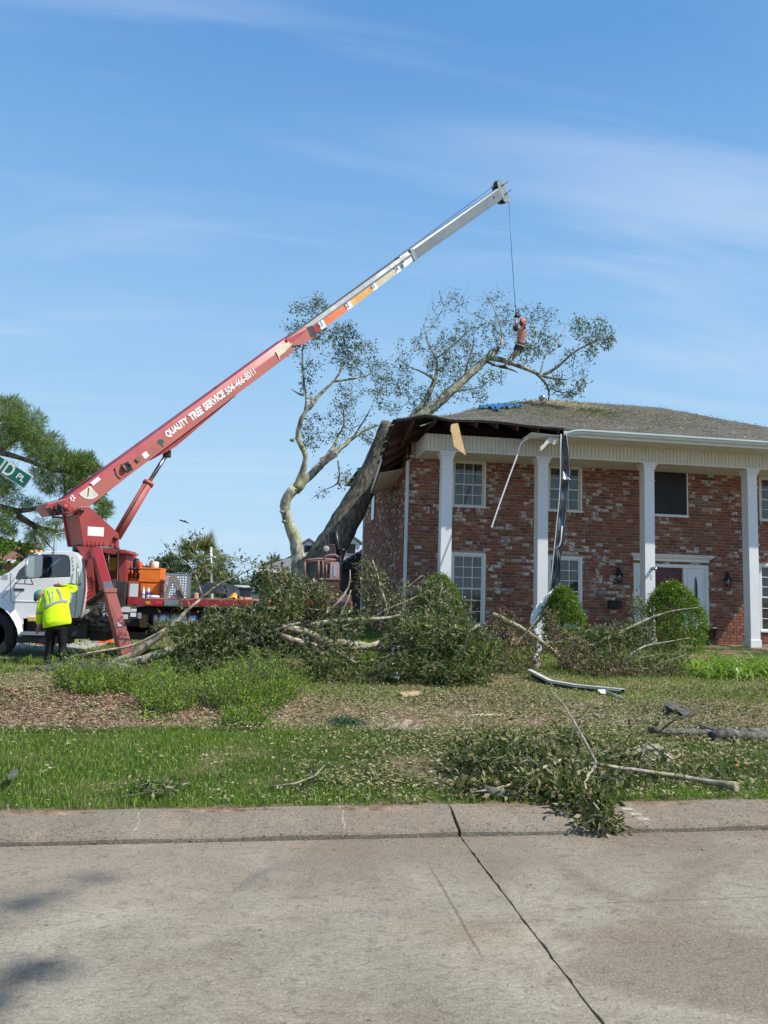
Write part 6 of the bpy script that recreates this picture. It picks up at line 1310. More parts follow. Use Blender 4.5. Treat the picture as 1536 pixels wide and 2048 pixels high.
fallen('fallen_branch', 'dark leafy branch with a long bare limb pointing right beside the tall porch shrub', [([(1120, 1312), (1160, 1300), (1210, 1278), (1250, 1260), (1290, 1240), (1340, 1222), (1395, 1215)], 15.2, [.045, .04, .035, .03, .024, .016, .005]), ([(1235, 1345), (1255, 1310), (1290, 1290), (1330, 1285), (1380, 1275)], 14.6, [.03, .026, .02, .014, .005]), ([(1215, 1272), (1222, 1310), (1230, 1340)], 15.0, [.014, .01, .006]), ([(1250, 1320), (1300, 1312), (1370, 1302)], 14.4, [.014, .01, .004]), ([(1200, 1360), (1260, 1350), (1310, 1330), (1370, 1310)], 14.2, [.012, .012, .008, .004])],
       [(1220, 1290, 60, 32, 160, 15.2, .6), (1270, 1275, 40, 30, 110, 15.4, .5), (1250, 1330, 70, 28, 130, 14.6, .6), (1180, 1275, 35, 20, 50, 15.6, .4), (1330, 1320, 45, 26, 70, 14.6, .5), (1275, 1215, 16, 26, 45, 16.6, .3), (1240, 1262, 60, 18, 60, 15.4, .4)], 'leaf_pile', 9, .075, 38, bare_f=.7)
fallen('fallen_branch', 'long bare-stemmed branch with dusty leaves spilling over the kerb in the foreground', [([(1474, 1613), (1455, 1602), (1410, 1582), (1350, 1566), (1280, 1555), (1230, 1550), (1195, 1546), (1150, 1530), (1100, 1528), (1040, 1534), (990, 1545)], 6.15, [.04, .026, .022, .020, .019, .018, .017, .015, .013, .010, .006], [-.15, -.05, .1, .2, .25, .3, .35, .45, .5, .5, .5]),
        ([(1195, 1546), (1172, 1500), (1150, 1455), (1120, 1405), (1104, 1393)], 6.6, [.016, .014, .011, .007, .003], [0, .1, .3, .5, .6]), ([(1152, 1462), (1165, 1448), (1180, 1438)], 6.9, [.006, .004, .002]),
        ([(1190, 1547), (1160, 1580), (1180, 1620), (1210, 1650)], 6.2, [.014, .012, .010, .005], [0, -.2, -.5, -.7]), ([(1130, 1530), (1060, 1560), (1000, 1600), (940, 1600)], 6.5, [.014, .012, .009, .004], [0, -.2, -.5, -.6]), ([(1180, 1548), (1150, 1560), (1120, 1590)], 6.3, [.01, .008, .004])],
       [(1040, 1540, 140, 46, 150, 6.6, .35), (990, 1505, 100, 30, 80, 7.0, .35), (1130, 1585, 120, 42, 150, 6.15, .3), (985, 1595, 80, 26, 90, 6.2, .2), (1200, 1655, 46, 26, 40, 5.55, .12), (1170, 1625, 70, 26, 45, 5.8, .15), (1250, 1580, 60, 24, 30, 6.3, .2), (1130, 1480, 60, 30, 22, 7.2, .3), (1330, 1570, 80, 18, 34, 6.5, .25), (1250, 1520, 80, 22, 30, 6.9, .3), (1430, 1590, 40, 12, 14, 6.3, .15)], 'leaf_olive', 9, .075, 39, tw_r=.008, spread=.05, lift=.06)
fallen('fallen_branch', 'small green twig cluster lying on the left grass verge near the kerb', [([(240, 1600), (300, 1585), (350, 1575), (380, 1565)], 6.2, [.008, .007, .005, .003])], [(320, 1580, 55, 16, 20, 6.2, .15)], 'leaf_pile', 5, .06, 40, tw_r=.005, spread=.04)
fallen('fallen_branch', 'bare stick with a few leaves lying in the middle of the grass verge', [([(540, 1574), (600, 1573), (640, 1560), (650, 1530)], 6.3, [.010, .009, .007, .003])], [(640, 1550, 30, 20, 14, 6.5, .15)], 'leaf_pile', 5, .06, 41, tw_r=.005, spread=.04)
# logs
def log(label, limbs, mat, seed, stub=True):
    p = limbs[0][0][0]; base = at(p[0], p[1], limbs[0][1]); base.z = gzf(base.x, base.y); t = thing('fallen_log', label, 'log', tuple(base), 'logs on the ground'); f = True
    for pts, Y, R, *dy in limbs:
        W_ = A(pts, Y, R, dy[0] if dy else None); W2 = []
        for q, r in W_: q.z = max(q.z, gzf(q.x, q.y)+r*.75); W2.append((q, r))
        limb('log_body' if f else 'side_limb', W2, MT[mat], t, 12, .07, .09, .10); f = False
    return t
log('thick lichen-covered log lying on the grass left of the outrigger foot', [([(72, 1352), (110, 1349), (160, 1343), (215, 1343), (270, 1347)], 14.1, [.05, .09, .11, .12, .09])], 'bark_dark', 1)
log('forked brown log at the right edge of the lawn, its thick end out of frame', [([(1298, 1459), (1330, 1463), (1370, 1465), (1410, 1467), (1432, 1470)], 8.35, [.035, .045, .045, .05, .06]), ([(1420, 1482), (1436, 1474), (1460, 1466), (1490, 1474), (1540, 1486), (1600, 1492)], 8.1, [.055, .075, .072, .062, .06, .075]), ([(1475, 1462), (1510, 1462), (1545, 1466), (1600, 1470)], 8.4, [.03, .04, .045, .05]), ([(1400, 1455), (1425, 1462), (1445, 1470)], 8.4, [.012, .02, .03]), ([(1325, 1458), (1345, 1440), (1380, 1428), (1420, 1415)], 8.3, [.012, .010, .007, .003], [0, -.2, -.2, -.1]), ([(1440, 1466), (1410, 1450), (1385, 1446)], 8.2, [.02, .014, .006]), ([(1310, 1452), (1318, 1444), (1322, 1438)], 8.3, [.014, .010, .006])], 'bark_mid', 2)
log('crooked grey stick lying on the bare lawn in the middle of the picture', [([(915, 1433), (945, 1440), (975, 1449), (1005, 1446), (1010, 1440)], 9.6, [.012, .022, .026, .02, .012])], 'bark_branch', 3)
log('thin pale stick lying on the mulch bed at left', [([(145, 1418), (170, 1424), (190, 1436)], 9.9, [.008, .012, .010]), ([(176, 1426), (186, 1412), (178, 1404)], 9.9, [.008, .007, .004])], 'bark_branch', 4)
log('short dark limb under the foreground branch at the kerb', [([(965, 1580), (1000, 1596), (1040, 1612)], 6.0, [.04, .045, .035])], 'bark_dark', 5)

# --- growing shrubs
def shrub(name, label, px, pyb, pyt, w, Y, n, mat, size, seed, dens=16, shape=1.6, cat='shrub', group=None, lean=0):
    rs = np.random.RandomState(seed); b = at(px, pyb, Y); b.z = gzf(b.x, b.y); top = at(px+lean, pyt, Y).z; h = top-b.z; t = thing(name, label, cat, tuple(b), group)
    lx = at(px+lean, pyt, Y).x-b.x
    P, R = limb('stem', [(b-Vector((0, 0, .05)), .05), (b+Vector((lx*.3, 0, h*.4)), .04), (b+Vector((lx*.7, 0, h*.8)), .015)], MT['bark_dark'], t, 6); sk = Skel(); sk.add(P, R); tips = []
    for _ in range(n):
        u = rs.uniform(0.02, 1)**.8; an = rs.uniform(0, 6.283); rr = w/2*(1-u**shape)**.55*(1+.09*math.sin(an*3+u*7))*(rs.uniform(.78, 1.02) if rs.uniform() > .04 else rs.uniform(1.04, 1.2))
        tips.append((b.x+lx*u+rr*math.cos(an), b.y+rr*math.sin(an)*.9, b.z+h*u))
    tw = sprout(sk, tips, rs, .003, .01, seg=3); twig_mesh('twig_mass', tw, MT['bark_dark'], t)
    leaf_cloud('foliage', tw, dens, size, MT[mat], t, rs, .06, .35, w=.5, upb=.3)
    return t
G3 = 'clipped shrubs along the porch'
shrub('porch_shrub', 'cone-shaped green shrub by the left lower window, partly buried in branches', 880, 1320, 1152, 1.55, 19.2, 560, 'leaf_bush', .055, 51, 26, 2.2, group=G3)
shrub('porch_shrub', 'cone-shaped bright green shrub right of the second column and the torn gutter', 1126, 1322, 1176, 1.25, 19.6, 520, 'leaf_bush', .055, 52, 26, 2.2, group=G3)
shrub('porch_shrub', 'largest rounded green shrub in front of the red door', 1346, 1328, 1166, 1.85, 19.6, 760, 'leaf_bush', .055, 53, 26, 2.4, group=G3)
shrub('roadside_shrub', 'broad-leaved green shrub at the left edge behind the truck cab', 4, 1260, 1084, 4.6, 30, 260, 'leaf_left', .22, 54, 16, 3)
# feathery bed of low plants
def ferny(label, ells, Y, mat, n, seed, h=.35, nm='low_shrub', wid=.03):
    rs = np.random.RandomState(seed); c0 = ells[0]; b = atz(c0[0], c0[1]+c0[3], .15); b.z = gzf(b.x, b.y); t = thing(nm, label, 'low shrub', tuple(b), 'feathery shrubs along the mulch bed'); Ps = []; Ds = []; Hs = []
    tw = []
    for (cx, cy, rx, ry, k) in ells:
        for _ in range(k):
            a = rs.uniform(0, 6.283); r = math.sqrt(rs.uniform()); g = atz(cx+rx*r*math.cos(a), cy+ry*r*math.sin(a)+14, .16); g.z = gzf(g.x, g.y); hh = h*rs.uniform(.35, 1.15)*(1.15-.6*r)*(1+.35*float(vnoise(np.array([g.x]), np.array([g.y]), 4.5, seed)[0]))
            an = rs.uniform(0, 6.283); ln = rs.uniform(.3, 1.3)*hh; e = g+Vector((math.cos(an)*ln, math.sin(an)*ln, hh)); md = g.lerp(e, .5)+Vector((0, 0, .1*hh)); tw.append((np.array([tuple(g), tuple(md), tuple(e)]), np.array([.006, .004, .002])))
    twig_mesh('stem_mass', tw, MT['bark_dark'], t); leaf_cloud('foliage', tw, n*2.1, .045, MT[mat], t, rs, .03, .95, w=.30, upb=.1, out=1.0); return t
ferny('feathery yellow-green shrub at the left end of the mulch bed', [(175, 1375, 62, 24, 420)], 11, 'leaf_fern', 12, 61, .42)
ferny('feathery shrub in the middle of the bed between the log and the branch pile', [(280, 1375, 66, 22, 330), (350, 1345, 45, 16, 120), (330, 1405, 50, 14, 150)], 11, 'leaf_fern', 12, 62, .34)
ferny('bushy feathery shrub right of the others, before the branch pile', [(520, 1375, 78, 36, 620), (440, 1390, 60, 22, 260)], 11, 'leaf_fern', 13, 63, .50)
ferny('small grassy tuft at the right end of the feathery bed', [(495, 1430, 50, 14, 120)], 10.4, 'leaf_fern', 8, 64, .22)
# strap-leaved plants
def straps(name, label, ells, mat, seed, Ln, wd, cat='plant', up=.8, group=None):
    rs = np.random.RandomState(seed); Vs = []; F4 = []; b = 0; first = None
    for (cx, cy, rx, ry, n) in ells:
        for _ in range(n):
            a = rs.uniform(0, 6.283); r = math.sqrt(rs.uniform()); g = atz(cx+rx*r*math.cos(a), cy+ry*r*math.sin(a), .2); g.z = gzf(g.x, g.y); first = first or g.copy()
            an = rs.uniform(0, 6.283); d = np.array([math.cos(an), math.sin(an), 0]); L_ = Ln*rs.uniform(.6, 1.1); sd = np.array([-d[1], d[0], 0]); p = np.array(tuple(g)); el = rs.uniform(.5, 1.35)*up+.2; pts = []
            for k in range(7):
                ww = wd*(1-(k/6)**2*.95)*.5; pts += [p-sd*ww, p+sd*ww]; p = p+(d*math.cos(el)+np.array([0, 0, math.sin(el)]))*L_/6; el -= rs.uniform(.22, .48)
            Vs += pts; F4 += [(b+2*k, b+2*k+1, b+2*k+3, b+2*k+2) for k in range(6)]; b += 14
    V = np.array(Vs); g_ = gz(V[:, 0], V[:, 1])+.005; V[:, 2] = np.maximum(V[:, 2], g_)
    t = thing(name, label, cat, tuple(first), group); o = npmesh('leaf_mass', V, [np.array(F4)], MT[mat], t, kind='stuff'); return t
G4 = 'strap-leaved plants by the porch'
straps('strap_leaf_plant', 'bright strap-leaved clump just right of the big shrub', [(1425, 1345, 40, 14, 170)], 'leaf_strap', 71, .85, .045, group=G4)
straps('strap_leaf_plant', 'bright strap-leaved clump in front of the last column', [(1495, 1345, 35, 14, 170)], 'leaf_strap', 72, .85, .045, group=G4)
straps('strap_leaf_plant', 'strap-leaved clump at the right edge of the picture', [(1560, 1345, 40, 14, 150)], 'leaf_strap', 73, .8, .045, group=G4)
straps('uprooted_clump', 'dark green grassy clump lying on the litter in front of the pile', [(690, 1438, 14, 6, 110)], 'leaf_dark_strap', 74, .55, .014, 'grass clump', .45)
straps('uprooted_clump', 'pale green strap leaves strewn on the mulch beside the dirt mound', [(290, 1428, 26, 5, 22)], 'leaf_strap', 75, .5, .03, 'fallen leaves', .2)
straps('uprooted_clump', 'yellow-green weed tuft between the two big branch heaps', [(645, 1345, 16, 6, 60)], 'leaf_strap', 76, .3, .02, 'weed', .7)

# ------------------------------------------------------------------ lawn, litter, mulch
rs = np.random.RandomState(81)
def scatter(x0, x1, y0, y1, n, dens=None):
    x = rs.uniform(x0, x1, n); y = rs.uniform(y0, y1, n)
    if dens is not None:
        k = rs.uniform(0, 1, n) < dens(x, y); x, y = x[k], y[k]
    return x, y
def grass(name, x, y, h, lean, w, mat='grass'):
    P = np.stack([x, y, gz(x, y)-.005], 1); V, F = blades(P, h, lean, w, rs); o = npmesh(name, V, F, MT[mat], loc=(0, 0, 0), kind='stuff'); return o
def vd(x, y):
    d = .75+.35*vnoise(x, y, 2.2, 1)-.75*sstep(.0, 2.2, x)*sstep(6.0, 6.8, y); d = np.where(y < 6.35, np.maximum(d, .75), d); d *= sstep(0, .25, 8.85+.25*vnoise(x, y, 3, 4)-y); return np.clip(d, .2, 1)
x, y = scatter(-4, 8.6, 5.90, 9.0, 150000, vd); n = len(x)
tall = .6+.5*vnoise(x, y, 1.6, 2)
grass('verge_grass', x, y, np.clip((.038+.038*tall)*rs.uniform(.5, 1.3, n), .02, .12), rs.uniform(.1, .9, n), rs.uniform(.003, .0065, n))
def bd(x, y):
    d = .35+.6*vnoise(x, y, 1.3, 7); d += .45*sstep(4.0, 6.5, x)*sstep(10.5, 12, y); d = d*sstep(9.9, 11.5, y+.6*vnoise(x, y, 1, 9)); d = d*(1-.8*np.exp(-(((x+2.6)/2.2)**2+((y-10.3)/1.6)**2))); return np.clip(d, 0, 1)
x, y = scatter(-9, 12, 10.1, 21.5, 150000, bd); n = len(x)
grass('lawn_grass', x, y, np.clip(.08*rs.uniform(.5, 1.5, n), .03, .2), rs.uniform(.1, .9, n), rs.uniform(.006, .014, n))
x, y = scatter(-14, 6, 16, 34, 70000, lambda x, y: np.clip(.5+.5*vnoise(x, y, .9, 12), 0, 1)); k = ~((y < 19.5) & (x < -1.0) & (y > 16.6) & (x < -4.6+(y-16.6)*.9)); x, y = x[k], y[k]; n = len(x)
grass('far_grass', x, y, .12*rs.uniform(.5, 1.4, n), rs.uniform(.1, .8, n), rs.uniform(.012, .03, n))
# leaf litter
def ld(x, y):
    d = .10+.25*np.clip(vnoise(x, y, 1.5, 21), 0, 1); d += .9*sstep(8.4, 9.0, y)*(1-sstep(12.5, 14.5, y)); d -= .8*np.exp(-(((x+1.5)/.7)**2+((y-9.1)/.35)**2))+.7*np.exp(-(((x+.15)/.3)**2+((y-9.1)/.3)**2)); d += .8*sstep(.0, 2.0, x)*(.7+.6*vnoise(x, y, 2.4, 22)); d *= np.where((y < 8.6) & (x < .3), .45, 1); d *= 1-.55*sstep(10.5, 12, y)*sstep(4.5, 6.5, x); d *= .35+1.1*sstep(-.25, .35, vnoise(x, y, 5.5, 23)+.6*vnoise(x, y, 13, 24)); return np.clip(d, 0, 1)
x, y = scatter(-6, 10, 5.95, 15, 260000, ld); n = len(x); z = gz(x, y)+rs.uniform(.004, .05, n)*np.where(y < 8.9, 1.2, .7)
an = rs.uniform(0, 6.283, n); P = np.stack([x, y, z], 1); D = np.stack([np.cos(an), np.sin(an), rs.normal(0, .28, n)], 1)
V, F = leaf_arrays(P, D, rs.uniform(.02, .056, n), w=.42, upb=1.3, fold=.12, rs=rs); npmesh('leaf_litter', V, [F], MT['litter'], loc=(0, 0, 0), kind='stuff')
x, y = scatter(0, 10, 6.1, 12.5, 16000, lambda x, y: np.clip(sstep(.3, 2.5, x)*(.5+.6*vnoise(x, y, 1.7, 25)), 0, 1)); n = len(x); an = rs.uniform(0, 6.283, n)
V, F = leaf_arrays(np.stack([x, y, gz(x, y)+rs.uniform(.01, .07, n)], 1), np.stack([np.cos(an), np.sin(an), rs.normal(0, .4, n)], 1), rs.uniform(.04, .085, n), upb=1., rs=rs); npmesh('green_leaf_litter', V, [F], MT['leaf_olive'], loc=(0, 0, 0), kind='stuff')
# mulch chips
x, y = scatter(-5.5, 1.5, 8.9, 12.6, 34000, lambda x, y: np.exp(-(((x+2.7)/2.6)**2+((y-10.3)/1.3)**2))); n = len(x); an = rs.uniform(0, 6.283, n)
V, F = leaf_arrays(np.stack([x, y, gz(x, y)+rs.uniform(.002, .025, n)], 1), np.stack([np.cos(an), np.sin(an), rs.normal(0, .3, n)], 1), rs.uniform(.025, .07, n), w=.3, upb=1., rs=rs); npmesh('mulch', V, [F], MT['mulchchip'], loc=(0, 0, 0), kind='stuff')
# crumbs on kerb and street
x, y = scatter(-2.2, 4.5, 5.1, 5.95, 2600, lambda x, y: np.clip(np.exp(-((y-5.5)/.07)**2)*.8+sstep(5.8, 5.93, y)*.6+.05+.25*sstep(.8, 2.5, x), 0, 1)); n = len(x); an = rs.uniform(0, 6.283, n)
zz = np.where(y < 5.525, .0, np.interp(y, [5.525, 5.60, 5.68, 5.76, 5.83, 5.9], [.036, .05, .075, .098, .112, .118]))
V, F = leaf_arrays(np.stack([x, y, zz+.006], 1), np.stack([np.cos(an), np.sin(an), rs.normal(0, .1, n)], 1), rs.uniform(.008, .03, n), w=.4, upb=3, rs=rs); npmesh('kerb_debris', V, [F], MT['litter'], loc=(0, 0, 0), kind='stuff')
x, y = scatter(-2.2, 4.5, 2.6, 5.3, 130); n = len(x); an = rs.uniform(0, 6.283, n)
V, F = leaf_arrays(np.stack([x, y, np.full(n, .004)], 1), np.stack([np.cos(an), np.sin(an), np.zeros(n)], 1), rs.uniform(.006, .03, n), w=.4, upb=3, rs=rs); npmesh('street_debris', V, [F], MT['litter'], loc=(0, 0, 0), kind='stuff')
# leaves on the roof
def roofscat(n, f, size, mat, name, zo=.02):
    P = []
    while len(P) < n:
        x = rs.uniform(EX0+.3, EX1-1); y = rs.uniform(EY0+.1, RY)
        if rs.uniform() < f(x, y): P.append((x, y, rz(x, y)+sag(x, y)+zo+rs.uniform(0, .03)))
    P = np.array(P); n = len(P); an = rs.uniform(0, 6.283, n); V, F = leaf_arrays(P, np.stack([np.cos(an), np.sin(an), rs.normal(.1, .2, n)], 1), rs.uniform(.6, 1.2, n)*size, upb=1.2, rs=rs); return npmesh(name, V, [F], mat, loc=(0, 0, 0), kind='stuff')
roofscat(9000, lambda x, y: math.exp(-((x-10.5)/5.5)**2)*(.35+.65*math.exp(-((y-24.5)/2.5)**2)), .075, MT['litter'], 'roof_leaf_litter')
roofscat(420, lambda x, y: math.exp(-((x-11.3)/.55)**2-((y-24.6)/.7)**2)+.10*math.exp(-((x-9.6)/1.8)**2-((y-25)/1.6)**2), .12, MT['leaf_oak'], 'roof_twig_litter', .05)
# ------------------------------------------------------------------ torn pieces of the house and debris
from mathutils.bvhtree import BVHTree
Z3 = Vector((0, 0, 1))
def ribbon(m, pts, ws, Y, nd=(0, -1, 0), depth=.05, fold=.4):
    """crumpled channel following photo points, widths in pixels"""
    vs = []; k = 5
    for i, ((x, y, dy), w) in enumerate(zip(pts, ws)):
        for j in range(k):
            t = j/(k-1)-.5; p = at(x+w*t, y, Y+dy); p.y += depth*(1-4*t*t)*(1 if i % 2 else .55)+RN.uniform(-.01, .01); vs.append(p)
    m.add(vs, [(i*k+j, i*k+j+1, (i+1)*k+j+1, (i+1)*k+j) for i in range(len(pts)-1) for j in range(k-1)])
def solid(o, t=.008):
    md = o.modifiers.new('thick', 'SOLIDIFY'); md.thickness = t; return o
GY_ = 20.15
hg = thing('hanging_gutter', 'crumpled grey gutter length hanging from the eave between second column and window', 'gutter', tuple(at(1106, 1190, GY_)))
m = MB(); ribbon(m, [(1128, 869, 0), (1129, 890, -.05), (1131, 915, 0), (1133, 940, .04), (1133, 958, -.05), (1129, 975, .02), (1128, 1000, 0), (1125, 1030, .03), (1121, 1060, -.02), (1118, 1085, .02), (1115, 1110, 0), (1112, 1140, .03), (1108, 1165, 0), (1104, 1188, 0)], [7, 13, 17, 19, 20, 17, 16, 17, 19, 18, 15, 13, 15, 12], GY_, depth=.10)
solid(m.build('crumpled_channel', pm('dull_dark_aluminium', (.14, .15, .17), .4, .75, var=.5, scale=5, dirt=.6, dirtcol=(.03, .03, .03), bump=.5, bscale=10), hg, fix=False))
m = MB(); m.tube([at(x, y, GY_-.08) for x, y in ((1122, 868), (1121, 900), (1121, 950), (1118, 1000), (1113, 1050), (1108, 1100), (1103, 1150), (1100, 1186))], .014, 5); m.build('rolled_edge', MT['trim'], hg)
m = MB(); m.tube([at(x, y, GY_-.10) for x, y in ((1133, 871), (1137, 905), (1139, 940), (1138, 960), (1134, 1000), (1130, 1040), (1124, 1080))], .010, 5); m.build('rolled_edge', MT['grey_light'], hg)
m = MB(); m.tube([at(x, y, GY_-.10) for x, y in ((1124, 1052), (1122, 1080), (1119, 1091), (1112, 1096))], .018, 5); m.build('torn_metal_lip', MT['trim'], hg); MB().tube([at(x, y, GY_-.12) for x, y in ((1135, 955), (1141, 960))], .015, 5).build('torn_metal_lip', MT['trim'], hg)
m = MB(); m.tube([at(x, y, GY_-.03) for x, y in ((1116, 1100), (1120, 1130), (1119, 1160), (1113, 1190), (1110, 1196))], .022, 6); m.tube([at(x, y, GY_-.05) for x, y in ((1114, 1100), (1115, 1140), (1108, 1170), (1106, 1190))], .015, 6); m.build('hanging_cable', MT['black'], hg)
ws_ = thing('white_fascia_panel', 'curled white metal panel below the hanging gutter, beside the second column', 'metal panel', tuple(at(1070, 1250, 19.9)))
vs = []; prf = [(1106, 1178, 1110, 1188), (1096, 1188, 1106, 1203), (1084, 1200, 1098, 1217), (1072, 1212, 1091, 1230), (1064, 1224, 1083, 1238), (1061, 1236, 1076, 1246), (1060, 1248, 1070, 1252)]
m = MB()
for i, (a, b, c, d) in enumerate(prf): vs += [at(a, b, 19.95-.05*(i % 2)), at((a+c)/2, (b+d)/2, 19.85), at(c, d, 19.98)]
m.add(vs, [(3*i+j, 3*i+j+1, 3*i+j+4, 3*i+j+3) for i in range(len(prf)-1) for j in range(2)]); solid(m.build('panel_sheet', MT['column'], ws_, fix=False), .01)
dsT = thing('broken_downspout', 'white bent downspout section standing in the branches below the panel', 'downspout', tuple(at(1073, 1338, 15.4)))
for (pp_, w_) in (([(1078, 1272), (1078, 1290), (1076, 1305)], .075), ([(1068, 1308), (1074, 1320), (1076, 1338)], .085), ([(1070, 1258), (1075, 1266), (1077, 1276)], .06)):
    m = MB(); P_ = [at(x, y, 15.4) for x, y in pp_]
    for a, b in zip(P_, P_[1:]): m.bar(a, b, w_*1.5, w_, (0, 1, 0))
    m.build('spout_section', MT['column'], dsT, bevel=.01)
MB().box(tuple(at(1061, 1331, 15.3)), tuple(at(1070, 1319, 15.3)+Vector((0, .03, 0)))).build('dark_opening', MT['black'], dsT)
P_ = [atz(1058, 1342, .32), atz(1100, 1356, .30), atz(1150, 1368, .26), atz(1200, 1377, .22), atz(1245, 1384, .20)]
for p in P_: p.z = gzf(p.x, p.y)+.10
P_[0].z += .06
fg = thing('fallen_gutter', 'long white gutter length lying on the lawn below the torn downspout', 'gutter', tuple(P_[0]-Vector((0, 0, .1))))
d = (P_[-1]-P_[0]).normalized(); sd = Vector((-d.y, d.x, 0)).normalized()
m = MB(); m2 = MB()
for p, q_ in zip(P_, P_[1:]):
    m.prism([p-sd*.05, q_-sd*.05, q_+sd*.06, p+sd*.06], (0, 0, .012)); m.prism([p-sd*.055, q_-sd*.055, q_-sd*.055-Z3*.03, p-sd*.055-Z3*.03], tuple(sd*.006))
    m2.prism([p+sd*.05-Z3*.002, q_+sd*.05-Z3*.002, q_+sd*.05-Z3*.13, p+sd*.05-Z3*.13], tuple(sd*.006))
m.build('gutter_body', pm('dirty_white_gutter', (.50, .48, .42), .6, dirt=.6, dirtcol=(.18, .15, .11), scale=4), fg); m2.build('dark_inside', MT['black'], fg)
m = MB(); vs = []
for i, (x, y) in enumerate(((1195, 1372), (1210, 1370), (1225, 1377), (1238, 1380), (1247, 1385))): p = atz(x, y, .3); p.z = gzf(p.x, p.y)+.10-.012*i; vs += [p, p+Vector((.02, -.11, -.05))]
m.add(vs, [(2*i, 2*i+1, 2*i+3, 2*i+2) for i in range(4)]); solid(m.build('flattened_end', MT['cream'], fg, fix=False))
o = MB(); P_ = [at(x, y, 20.5) for x, y in ((1056, 876), (1044, 884), (1038, 896), (1034, 912), (1018, 955), (1000, 1005), (983, 1055))]
for a, b in zip(P_, P_[1:]): o.bar(a, b, .040, .012, (0, 1, 0))
setp(o.build('trim_strip', MT['trim'], bevel=.003), 'long thin white trim strip dangling from the soffit between the first two columns', 'trim strip')
o = MB(); o.prism([at(x, y, 20.12) for x, y in ((902, 851), (904, 848), (916, 846), (919, 858), (923, 875), (932, 911), (920, 902), (908, 893), (904, 868), (901, 861))], (0, .02, 0)); s = N('split_plywood'); P = s.co(); n = s.noise(3, 6, .6, stretch=(6, 1, 1)); kn = s.noise(14, 2, .5)
setp(o.build('splintered_board', s.fin(s.mix(s.rng(kn, .66, .72), s.ramp(n, [(.3, (.62, .38, .15)), (.7, (.86, .62, .32))]), (.12, .06, .03)), .7, 0, s.bump(n, .3, .01))), 'pale splintered plywood board hanging below the broken eave left of the first window', 'board')
m = MB(); m.bar(at(840, 852, 20.2), at(874, 841, 20.6), .06, .02); setp(m.build('loose_flashing', MT['grey_light']), 'short bright flashing strip sticking out under the broken roof corner', 'flashing')
def onroof(px, py):
    lo = EY0+.02
    for k in range(900):
        y = lo+k*.01; p = at(px, py, y)
        if p.z <= rz(p.x, y)+sag(p.x, y): return p
    return at(px, py, RY-.2)
m = MB(); nu, nv = 26, 9; vs = []
for i in range(nu):
    for j in range(nv):
        u, v = i/(nu-1), j/(nv-1); x = 957+88*u; y0 = 815.5-4*math.sin(u*math.pi)-1*u; y1 = y0+3+11*math.exp(-((u-.45)/.3)**2)*(.7+.3*math.sin(u*19)); p = onroof(x, y0+(y1-y0)*v); vs.append(p+Vector((0, 0, .03+.10*abs(math.sin(u*23+v*5))*RN.uniform(.4, 1))))
m.add(vs, [(i*nv+j, (i+1)*nv+j, (i+1)*nv+j+1, i*nv+j+1) for i in range(nu-1) for j in range(nv-1) if not (math.sin(i*1.7+j*2.3) > .93)], 0, True); setp(solid(m.build('blue_tarp', MT['blue'], fix=False), .01), 'crumpled bright blue tarp lying on the roof near the left ridge end', 'tarp')
# debris on the lawn
def scrap(name, label, cat, pts, mat, h=.02, z=.05, tilt=0):
    P_ = []
    for i, (x, y) in enumerate(pts): p = atz(x, y, .2); p.z = gzf(p.x, p.y)+z+tilt*i; P_.append(p)
    o = MB().prism(P_, (0, 0, h)).build(name, mat, bevel=.003); return setp(o, label, cat)
sdg = thing('siding_sheet', 'dirty white ribbed siding sheet lying on the litter right of centre', 'siding sheet', tuple(atz(1300, 1510, .16)))
for k, (a, b, c, d) in enumerate((((1248, 1492), (1262, 1490), (1312, 1521), (1300, 1524)), ((1264, 1490), (1284, 1489), (1330, 1518), (1314, 1521)), ((1286, 1489), (1298, 1488), (1342, 1515), (1332, 1518)), ((1302, 1488), (1316, 1486), (1352, 1513), (1343, 1515)))):
    P_ = [atz(x, y, .2) for x, y in (a, b, c, d)]
    for p in P_: p.z = gzf(p.x, p.y)+.03+.006*k
    MB().prism(P_, (0, 0, .008)).build('siding_board', pm('dusty_siding', (.30, .24, .175), .9, dirt=.7, dirtcol=(.16, .13, .08)), sdg)
    m = MB(); m.bar(P_[0]+Vector((0, 0, .012)), P_[3]+Vector((0, 0, .012)), .012, .008); m.build('white_rib', pm('dusty_rib', (.50, .45, .37), .8, dirt=.4), sdg)
scrap('shingle_scrap', 'curled dark shingle scrap on the grass, left of its neighbour', 'shingle', [(1328, 1413), (1345, 1409), (1360, 1418), (1345, 1426)], MT['shingle'], .02, .06, .01); scrap('shingle_scrap', 'flat grey shingle scrap on the grass, right of the curled one', 'shingle', [(1352, 1421), (1375, 1416), (1386, 1424), (1366, 1431)], MT['shingle'], .02, .05)
scrap('slate_piece', 'dark flat stone lying in the grass at the left edge', 'stone', [(13, 1556), (22, 1546), (35, 1543), (37, 1550), (25, 1560), (15, 1563)], MT['shingle'], .02, .07, .004); scrap('white_scrap', 'small crumpled white plastic scrap in front of the branch pile', 'plastic scrap', [(773, 1354), (785, 1352), (801, 1357), (797, 1366), (778, 1362)], MT['trim'], .03, .05, .02)
scrap('wood_chunk', 'flat tan wood chunk on the grass at the foot of the pile', 'wood chunk', [(798, 1383), (835, 1380), (843, 1384), (805, 1388)], MT['tan_box'], .04, .02); scrap('wood_chunk', 'pale wood chunk half buried by brown leaves near the bent downspout', 'wood chunk', [(1018, 1298), (1040, 1294), (1042, 1302), (1022, 1306)], MT['wood'], .08, .12)
scrap('leaf_piece', 'single orange leaf on the litter at right', 'leaf', [(1469, 1531), (1474, 1527), (1478, 1532), (1473, 1536)], MT['orange'], .004, .06, .01)
